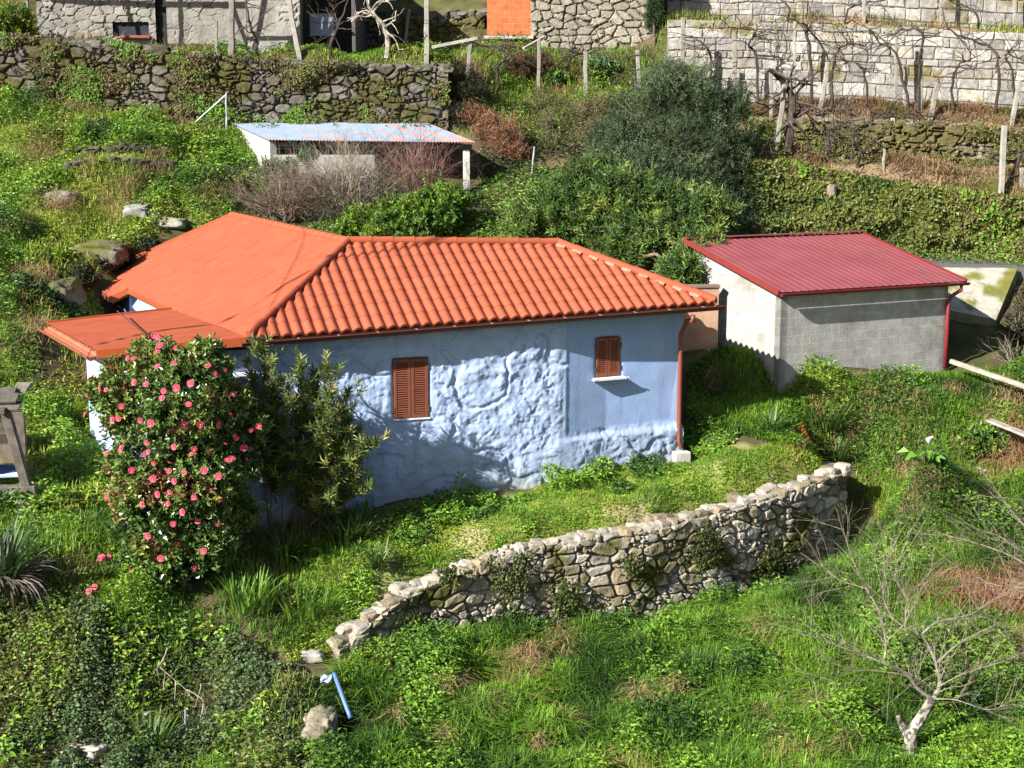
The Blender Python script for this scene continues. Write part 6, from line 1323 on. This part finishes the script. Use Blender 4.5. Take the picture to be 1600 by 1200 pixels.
# training wires between posts
def wire(lab, pts_, r=.008, col=(.10, .09, .085)):
    P_ = [P(a, b, y) for a, b, y in pts_]; out = []
    for a, b in zip(P_[:-1], P_[1:]):
        f = np.linspace(0, 1, 9)[:, None]; q = a + (b - a) * f; q[:, 2] -= .10 * (4 * f * (1 - f))[:, 0]; out += list(q[:-1])
    out.append(P_[-1]); mb = MB(); mb.tube(out, r, 5, col); tag(mb.build('training_wire', M_METAL, None, P_[0]), lab, 'wire')
wire('training wire strung along the foot of the pale block wall', [(1240, 145, 46.8), (1300, 150, 46.8), (1414, 156, 46.8), (1545, 160, 46.6), (1610, 158, 46.4)])
wire('training wire crossing the upper part of the pale block wall', [(1067, 8, 49.4), (1200, 12, 49.4), (1350, 2, 49.4), (1472, 12, 49.2), (1610, 18, 49)])
wire('training wire low over the straw terrace at the right', [(1213, 235, 41), (1396, 242, 41), (1563, 276, 40.4), (1620, 280, 40.2)])
# vines
def vine(lab, pts_, Y, r0, seed, col=(.115, .085, .065), kids=10, tw=.8):
    rng = np.random.default_rng(seed); q0_ = pts_[0]; b = ground(*q0_, 38, 62 if q0_[0] < 1045 or q0_[1] > 195 else (47.1 if q0_[1] > 60 else 49.5)); Yb = b[1]; p = spline([b] + [P(a, c, Yb + rng.uniform(-.25, .25)) for a, c in pts_[1:]], 4); p[1:] += rng.normal(0, .02, (len(p) - 1, 3))
    mb = MB(); rr = np.linspace(r0, r0 * .4, len(p)); mb.tube(p, rr, 6, col); T_ = []
    for i in rng.integers(len(p) // 3, len(p), kids):
        twigs(rng, p[i], rng.normal(0, 1, 3) * [1, .4, .6] + [0, 0, .2], tw * rng.uniform(.6, 1.5), r0 * .34, 1, T_, .05, (2, 5), .6, .6, .16, .5)
    put_segs(mb, T_, np.array(col) * 1.35, rng, 4); tag(mb.build('grapevine', M_BARK, None, b), lab, 'vine', 'leafless grapevines')
VINES = [('grapevine with a thick brown trunk on the creeper bank right of the olive tree', [(1230, 240), (1234, 200), (1240, 165), (1225, 130), (1200, 110)], .11, 12),
 ('dark grapevine hooked against the left part of the pale block wall', [(1185, 160), (1182, 90), (1170, 70), (1178, 45), (1145, 46)], .045, 8), ('grapevine with a high bent elbow left of the leaning post', [(1268, 168), (1264, 70), (1256, 36), (1285, 75), (1296, 95)], .045, 9),
 ('grapevine arching right from the leaning post', [(1300, 172), (1302, 100), (1312, 75), (1330, 68), (1350, 72)], .045, 8), ('grapevine sweeping down across the middle of the block wall', [(1420, 172), (1400, 85), (1375, 68), (1358, 45)], .04, 8), ('tall grapevine climbing beside the shadowed post', [(1434, 176), (1438, 100), (1440, 50), (1410, 46), (1395, 55)], .045, 9),
 ('grapevine stretching long arms across the right part of the block wall', [(1555, 178), (1560, 100), (1545, 72), (1510, 60), (1480, 45)], .045, 10), ('grapevine at the right edge of the block wall', [(1590, 190), (1580, 110), (1570, 85), (1600, 95)], .04, 8), ('low grapevine stump in the straw terrace', [(1290, 250), (1296, 225), (1285, 210), (1310, 200)], .05, 14), ('grapevine by the short pale post', [(1412, 250), (1420, 225), (1432, 212), (1450, 215)], .06, 7),
 ('grapevine hanging over the crumbling mossy wall', [(1340, 262), (1345, 235), (1330, 210), (1360, 190)], .05, 12), ('grapevine rooted near the tall mossy post', [(1580, 285), (1590, 250), (1600, 230)], .06, 8), ('white barked grapevine in the shaded vine yard by the lean-to', [(604, 92), (606, 55), (592, 30), (575, 10)], .07, 8), ('slender grapevine beside the lean-to', [(515, 92), (522, 55), (535, 25), (545, -5)], .04, 8),
 ('grapevine trained up in front of the farm building, left of the dark doorway', [(205, 70), (200, 25), (185, -5)], .05, 8), ('grapevine in front of the smooth plaster of the farm building', [(403, 92), (398, 60), (388, 30), (384, -5)], .05, 7), ('grapevine below the stone building', [(880, 120), (890, 95), (905, 85), (935, 80)], .05, 9), ('thin grapevine between the kale and the olive tree', [(990, 150), (986, 110), (978, 85)], .035, 8), ('grapevine climbing the slope below the brick infill', [(782, 140), (776, 110), (790, 85), (770, 70)], .04, 10)]
VINES += [('grapevine spreading thin arms over the left end of the pale block wall', [(1110, 150), (1112, 100), (1100, 70), (1080, 55)], .04, 10), ('grapevine between the elbow vine and the wall middle', [(1355, 172), (1352, 120), (1340, 100), (1320, 95)], .035, 10), ('grapevine crossing the wall right of its middle with a low fork', [(1490, 178), (1488, 130), (1500, 100), (1525, 90)], .04, 10),
 ('upper grapevine in front of the upper block wall, left', [(1230, 36), (1232, 10), (1210, -5), (1180, -10)], .035, 8), ('upper grapevine in front of the upper block wall, middle', [(1320, 38), (1325, 15), (1350, 5), (1385, 0)], .035, 8), ('upper grapevine in front of the upper block wall, right', [(1530, 46), (1525, 20), (1505, 8), (1480, 2)], .035, 8), ('tangled grapevine over the straw ledge beside the thick brown trunk', [(1265, 200), (1275, 180), (1300, 172), (1330, 170)], .045, 14), ('grapevine trailing along the straw ledge below the wall middle', [(1360, 196), (1375, 180), (1400, 176), (1440, 180)], .04, 12)]
for i, (lab, l, r0, kd) in enumerate(VINES): vine(lab, l, None, r0 * 1.25, 700 + i, (.33, .29, .24) if 'white' in lab else (.062, .05, .042), kd + 5)
# fallen plank by the wall end, pale poles near stone building
def plank(name, lab, a, b, w_, h_, col, cat, m=None):
    mb = MB(); mb.bar(a, b, w_, h_, col=col); o = mb.build(name, m or M_WOOD, None, (np.asarray(a) + b) / 2); tag(o, lab, cat)
plank('plank', 'pale plank propped over the dark brambles at the wall end', P(675, 74, 44.6), P(746, 60, 44.8), .16, .10, (.38, .35, .30), 'plank')
plank('plank', 'pale stick slanting up to the stone building', P(818, 76, 47.5), P(850, 58, 48.3), .09, .07, (.42, .37, .29), 'plank')
plank('beam', 'long pale weathered beam lying beyond the garage corner', P(1485, 564, 31.9), P(1625, 612, 30.4), .11, .10, (.33, .29, .24), 'beam')
plank('plank', 'grey plank lying over the ditch at the right edge', P(1545, 656, 29.3), P(1605, 680, 28.6), .22, .05, (.33, .30, .26), 'plank')
# boulders
def rock(lab, px, py, r, sq, seed, col=(.34, .32, .28), sink=.25, y=None, sx=1.3, rot=0, moss=0):
    c = ground(px, py) if y is None else P(px, py, y); R = r * c[1] / F_PX; mb = MB(); T = sphere_cube(10); a = np.array([math.cos(rot), math.sin(rot) * .4, math.sin(rot) * .5]); a = nrm(a); b = nrm(np.cross([0, 0, 1], a)); cc_ = np.cross(a, b)
    v = T[0]; dsp = 1 + .75 * (fbm(v[:, 0] * 1.6 + seed, v[:, 1] * 1.6 + v[:, 2] * 1.3 + seed * 2, seed, 3) - .5) + .40 * (fbm(v[:, 0] * 5 + seed, v[:, 1] * 5 + v[:, 2] * 4, seed + 2, 3) - .5)
    v2 = np.sign(v) * np.abs(v) ** .6 * dsp[:, None]; V = c + [0, 0, R * sq * (1 - 2 * sink) * .5] + v2[:, :1] * R * sx * a + v2[:, 1:2] * R * b * .9 + v2[:, 2:] * R * sq * cc_
    up = sstep(-.5, .5, v[:, 2:3]) * sstep(.34, .5, fbm(V[:, 0] * 3, V[:, 1] * 3 + V[:, 2] * 3, seed + 4, 3))[:, None] * min(moss, 1)
    mb.add(V, T[1], np.array(col) * (1 - up) + np.array([.11, .115, .032]) * up); tag(mb.build('boulder', M_GRANITE, None, c, smooth=True), lab, 'rock')
rock('pale angular boulder on the slope above the verge of the wing roof', 215, 338, 15, .85, 801, (.25, .24, .22))
rock('small grey stone right of the pale angular boulder', 240, 342, 9, .8, 803, (.21, .20, .18))
rock('flat half buried rock between the boulder and the roof verge', 268, 350, 20, .4, 805, (.34, .32, .27), .4, moss=.5)
rock('mossy rock outcrop above the dark hollow behind the house wing', 155, 396, 28, .6, 807, (.17, .155, .125), .6, 35.8, 1.7, moss=1)
rock('big rounded mossy outcrop at the left above the porch roof', 78, 466, 36, .8, 809, (.16, .15, .125), .65, 32.6, 1.2, .3, moss=1)
rock('grey rock showing through the weeds high on the left slope', 95, 312, 22, .5, 811, (.30, .28, .24), .35, moss=.6)
rock('second grey rock lower on the left slope near the outcrop', 55, 300, 16, .5, 813, (.28, .26, .22), .35, moss=.6)
rock('white rounded stone at the low left end of the terrace wall', 487, 1031, 15, .65, 815, (.34, .32, .285), .1)
rock('pale tan rock face below the blue pipe', 500, 1160, 36, 1.2, 817, (.29, .25, .20), .25, 21.0, .75, moss=.35)
rock('round pale stone at the bottom left in the ivy', 66, 1185, 18, .75, 819, (.42, .40, .34), .2)
rock('wide pale stone at the bottom left, right of the round one', 130, 1178, 28, .5, 821, (.38, .34, .29), .25)
rock('small stone above the round pale one in the ivy', 58, 1155, 12, .7, 823, (.36, .32, .28), .2)
rock('small pale stone deep in the ivy hollow', 225, 1120, 10, .7, 825, (.42, .40, .36), .1)
rock('tan slab of rock at the foot of the terrace wall', 780, 995, 22, .5, 827, (.36, .31, .25), .2)
rock('grey rock on the bank right of the calla lily', 1520, 742, 20, .5, 829, (.36, .33, .28), .25)
rock('pale rock breaking through the creeper bank', 1300, 302, 8, 1.2, 831, (.26, .21, .16), .1, 39.0, .9)
rock('small white stone on the straw terrace edge', 1436, 320, 6, .9, 833, (.6, .57, .5), .1)
# orange clay piece
cp = ground(1258, 690); t0_ = cp + [-.10, 0, .30]; mb = MB(); tilt = nrm(np.array([.22, -.1, -.45])); th = np.linspace(0, np.pi, 9); a = nrm(np.cross(tilt, [0, 1, 0])); b = np.cross(tilt, a)
prof = [np.stack([np.cos(th) * r, np.sin(th) * r], 1) for r in (.075, .062)]
V = np.concatenate([t0_ + tilt * z + a * pr[:, :1] * (1 - .25 * (1 - z / .42) * 0) + b * pr[:, 1:] for z in (-.04, .38) for pr in prof]); j = np.arange(8)
mb.add(V, [np.stack([j, j + 1, j + 19, j + 18], -1), np.stack([j + 9, j + 27, j + 28, j + 10], -1), np.stack([j, j + 9, j + 10, j + 1], -1), np.stack([j + 18, j + 19, j + 28, j + 27], -1)], (.62, .17, .05)); tag(mb.build('roof_tile', M_TILE, None, cp), 'broken orange clay tile standing in the grass near the end of the terrace wall', 'roof tile')
# blue pipe below the left end of the wall
mb = MB(); mb.tube(spline([P(522, 1052, 21.6), P(534, 1085, 21.2), P(548, 1122, 20.9)]), .036, 10, (.10, .18, .36)); tag(mb.build('drain_pipe', M_PLAST, None, P(535, 1090, 21.2), smooth=True), 'pale blue plastic pipe slanting down beside the low end of the wall', 'pipe')
mb = MB(); q = P(509, 1062, 21.6); V = [q + np.array([(i - 1.5) * .06, .02 * ((i + k) % 2), (k - 1) * .06 + .02 * (i % 2)]) for k in range(3) for i in range(4)]
ij = (np.arange(2)[:, None] * 4 + np.arange(3)[None]); Qs = np.stack([ij, ij + 1, ij + 5, ij + 4], -1).reshape(-1, 4); V = np.array(V); mb.add(np.concatenate([V, V + [0, .012, 0]]), [Qs, Qs[:, ::-1] + 12], (.45, .58, .80)); tag(mb.build('plastic_scrap', M_PLAST, None, q), 'crumpled scrap of light blue plastic left of the blue pipe', 'scrap')
mb = MB(); b_ = ground(289, 1165, 19, 23); mb.tube([b_ - [0, 0, .1], P(290, 1108, b_[1])], .02, 8, (.30, .36, .45)); tag(mb.build('metal_stake', M_METAL, None, b_), 'thin grey blue stake standing in the dark ivy hollow', 'stake')
# dead branches in the ivy hollow
for (lab, l) in (('forked dead branch hanging in the dark ivy hollow', [(250, 1042), (270, 1060), (292, 1078)]), ('thin dead stem left of the forked branch', [(262, 1012), (255, 1030), (246, 1044)]), ('curved dead stem right of the forked branch', [(314, 1068), (314, 1085), (318, 1100)])):
    p = spline([P(a, b, 21.4 - .05 * i) for i, (a, b) in enumerate(l)]); T_ = []; rng = np.random.default_rng(l[0][0]); mb = MB(); mb.tube(p, np.linspace(.011, .005, len(p)), 6, (.30, .25, .2))
    for i in range(2, len(p), 2): twigs(rng, p[i], nrm(p[i] - p[i - 1]) + rng.normal(0, .6, 3), .3, .009, 1, T_, .05, (1, 3))
    put_segs(mb, T_, (.38, .32, .26), rng); tag(mb.build('dead_branch', M_BARK, None, p[0]), lab, 'branch')
# overhead cable whose shadow crosses the porch and wing roof
on_p = lambda px, py: ray_plane(px, py, PF, Np)
shp = [on_p(140, 545), on_p(250, 520), on_p(335, 510), LP(395, 482), LP(447, 447), LP(486, 425)]
cab = [q - SUN_D * 11.0 for q in shp]; cab = [cab[0] + (cab[0] - cab[1]) * 3] + cab + [cab[-1] + (cab[-1] - cab[-2]) * 6]
mb = MB(); mb.tube(spline(cab, 4), .032, 8, (.05, .05, .05)); tag(mb.build('power_cable', M_PLAST, None, cab[0]), 'thick overhead power cable left of the view whose shadow crosses the porch roof', 'cable')
c2 = [LP(484, 352) - SUN_D * 14, LP(470, 395) - SUN_D * 14, LP(447, 440) - SUN_D * 14]; c2 = [c2[0] + (c2[0] - c2[1]) * 3] + c2 + [c2[-1] + (c2[-1] - c2[-2]) * 3]
mb = MB(); mb.tube(spline(c2, 4), .016, 6, (.05, .05, .05)); tag(mb.build('power_cable', M_PLAST, None, c2[0]), 'thin overhead wire left of the view whose shadow crosses the wing roof', 'cable')
mb = MB(); mb.tube(spline([P(183, 486, 28.0), P(205, 504, 26.8), P(236, 530, 24.9)]), .012, 6, (.05, .045, .045)); tag(mb.build('wire', M_PLAST, None, P(183, 486, 28.0)), 'thin black wire sloping down across the porch roof into the camellia', 'wire')
# ------------------------------------------------------------------ slatted granary at the left edge
gyy = 24.4
gb = P(-60, 790, gyy); gran = thing('granary', 'weathered grey wooden granary with slatted side at the left edge', 'granary', (gb[0], gyy, float(H(gb[0], gyy))))
WD = (.095, .083, .069); WDD = (.055, .048, .041)
def pb(mb, a, b, w_, h_, col=WD, y=gyy, yb=None): mb.bar(P(*a, y), P(*b, yb or y), w_, h_, up=(0, 1, 0), col=col)
mb = MB(); pb(mb, (-190, 774), (58, 766), .20, .20, (.13, .118, .10)); mb.build('sill_beam', M_WOOD, gran)
mb = MB(); mb.bar(P(40, 768, gyy) , P(60, 760, gyy + 2.2), .2, .18, col=(.16, .14, .115)); mb.build('side_beam', M_WOOD, gran)
mb = MB(); mb.bar(P(8, 640, gyy - .03), P(43, 764, gyy - .03), .17, .12, up=(0, 1, 0), col=(.11, .095, .075)); mb.build('corner_post', M_WOOD, gran)
mb = MB(); mb.bar(P(-165, 640, gyy - .03), P(-150, 764, gyy - .03), .17, .12, up=(0, 1, 0), col=WD); mb.build('corner_post', M_WOOD, gran)
for i, (y0, col) in enumerate(((652, WDD), (668, WD), (685, WDD), (702, (.13, .11, .08)), (716, (.15, .12, .085)))):
    mb = MB(); pb(mb, (-180, y0 + 4), (14 + (y0 - 640) * .24, y0), .17, .04, col, gyy + .10); mb.build('side_board', M_WOOD, gran)
mb = MB(); mb.box(P(-60, 700, gyy + 2.0), [1.25, 0, 0], [0, .04, 0], [0, 0, .7], (.12, .1, .08)); mb.build('rear_board', M_WOOD, gran)
for i, (y0, y1, o_) in enumerate(((613, 606, -.1), (622, 617, -.25), (634, 630, -.32))):
    mb = MB(); mb.bar(P(-190, y0 + 3, gyy + .35 + o_), P(24 + i * 4, y0, gyy + .35 + o_), .26, .045, up=nrm(np.array([0, -.5, 1.])), col=np.array(WD) * (1 + .15 * i)); mb.build('roof_board', M_WOOD, gran)
mb = MB(); mb.box(P(34, 606, gyy + .5), [.13, 0, 0], [0, .15, .05], [0, 0, .03], (.18, .165, .13)); mb.box(P(8, 640, gyy), [.06, 0, 0], [0, .2, 0], [0, 0, .05], WD); mb.build('bracket_board', M_WOOD, gran)
# stone pier and footing
pc0 = P(46, 800, gyy); z_g = float(H(pc0[0], gyy)); pier = MB(); X_, Y_, Z_ = np.eye(3)
zt_ = P(46, 780, gyy)[2]
pier.stone((pc0[0] - .02, gyy, zt_ - .13), .24, .22, .14, X_, Y_, Z_, (.30, .28, .23), 5, .6); pier.stone((pc0[0] + .05, gyy + .03, zt_ - .38), .20, .2, .14, X_, Y_, Z_, (.22, .21, .17), 9, .6); pier.stone((pc0[0], gyy, zt_ - .64), .26, .22, .16, X_, Y_, Z_, (.2, .19, .15), 12, .6)
tag(pier.build('stone_pier', M_GRANITE, None, (pc0[0], gyy, zt_ - .8)), 'stacked stone pier holding up the granary corner', 'pier')
pier = MB(); xl = P(-172, 780, gyy)[0]; pier.stone((xl, gyy, zt_ - .13), .24, .22, .14, X_, Y_, Z_, (.28, .26, .21), 15, .6); pier.stone((xl, gyy, zt_ - .40), .25, .22, .17, X_, Y_, Z_, (.22, .2, .16), 19, .6); pier.stone((xl, gyy, zt_ - .68), .27, .24, .18, X_, Y_, Z_, (.2, .19, .15), 22, .6)
tag(pier.build('stone_pier', M_GRANITE, None, (xl, gyy, zt_ - .85)), 'stacked stone pier under the far left corner of the granary, outside the view', 'pier')
tp = MB(); q0, q1, q2, q3 = P(-170, 752, gyy + .25), P(36, 743, gyy + .25), P(30, 727, gyy + .55), P(-170, 733, gyy + .55)
nx, nv = 30, 8; V = []
for i in range(nv):
    for j in range(nx):
        u, v = j / (nx - 1), i / (nv - 1); p = (q0 * (1 - u) + q1 * u) * (1 - v) + (q3 * (1 - u) + q2 * u) * v; V.append(p + [0, 0, .05 * math.sin(u * 19 + v * 5) * math.sin(v * 3.1) + .03 * math.sin(v * 9)])
V = np.array(V); ij = np.arange(nv - 1)[:, None] * nx + np.arange(nx - 1)[None]; Q = np.stack([ij, ij + 1, ij + 1 + nx, ij + nx], -1).reshape(-1, 4); vv = (np.arange(len(V)) // nx) / (nv - 1)
tp.add(np.concatenate([V, V - [0, 0, .02]]), [Q, Q[:, ::-1] + len(V)], np.tile(np.where((vv > .35)[:, None], [.05, .09, .30], [.40, .47, .62]), (2, 1))); tag(tp.build('tarpaulin', M_PLAST, None, q0, smooth=True), 'blue and white plastic sheet folded inside the granary', 'sheet')
# ------------------------------------------------------------------ ground sheet
SOIL = np.array([.105, .075, .045]); TURF = np.array([.060, .085, .018]); MOSS = np.array([.13, .14, .02]); STRAW = np.array([.27, .17, .095])
gc = TURF * .6 + SOIL * .4 * np.ones((*gx.shape, 3))
nz1 = fbm(gx * 1.1, gy * 1.1, 101, 4)[..., None]; gc = gc * sstep(.35, .6, nz1) + SOIL * (1 - sstep(.35, .6, nz1))
for fn in GROUND_PAINT: gc = fn(gc)
tb = MB(); m, n_ = gx.shape
ij = np.arange(m - 1)[:, None] * n_ + np.arange(n_ - 1)[None]
tb.add(np.stack([gx, gy, GZ], -1).reshape(-1, 3), np.stack([ij, ij + 1, ij + 1 + n_, ij + n_], -1).reshape(-1, 4), gc.reshape(-1, 3))
go = tb.build('ground', M_GROUND, smooth=True); go['kind'] = 'structure'
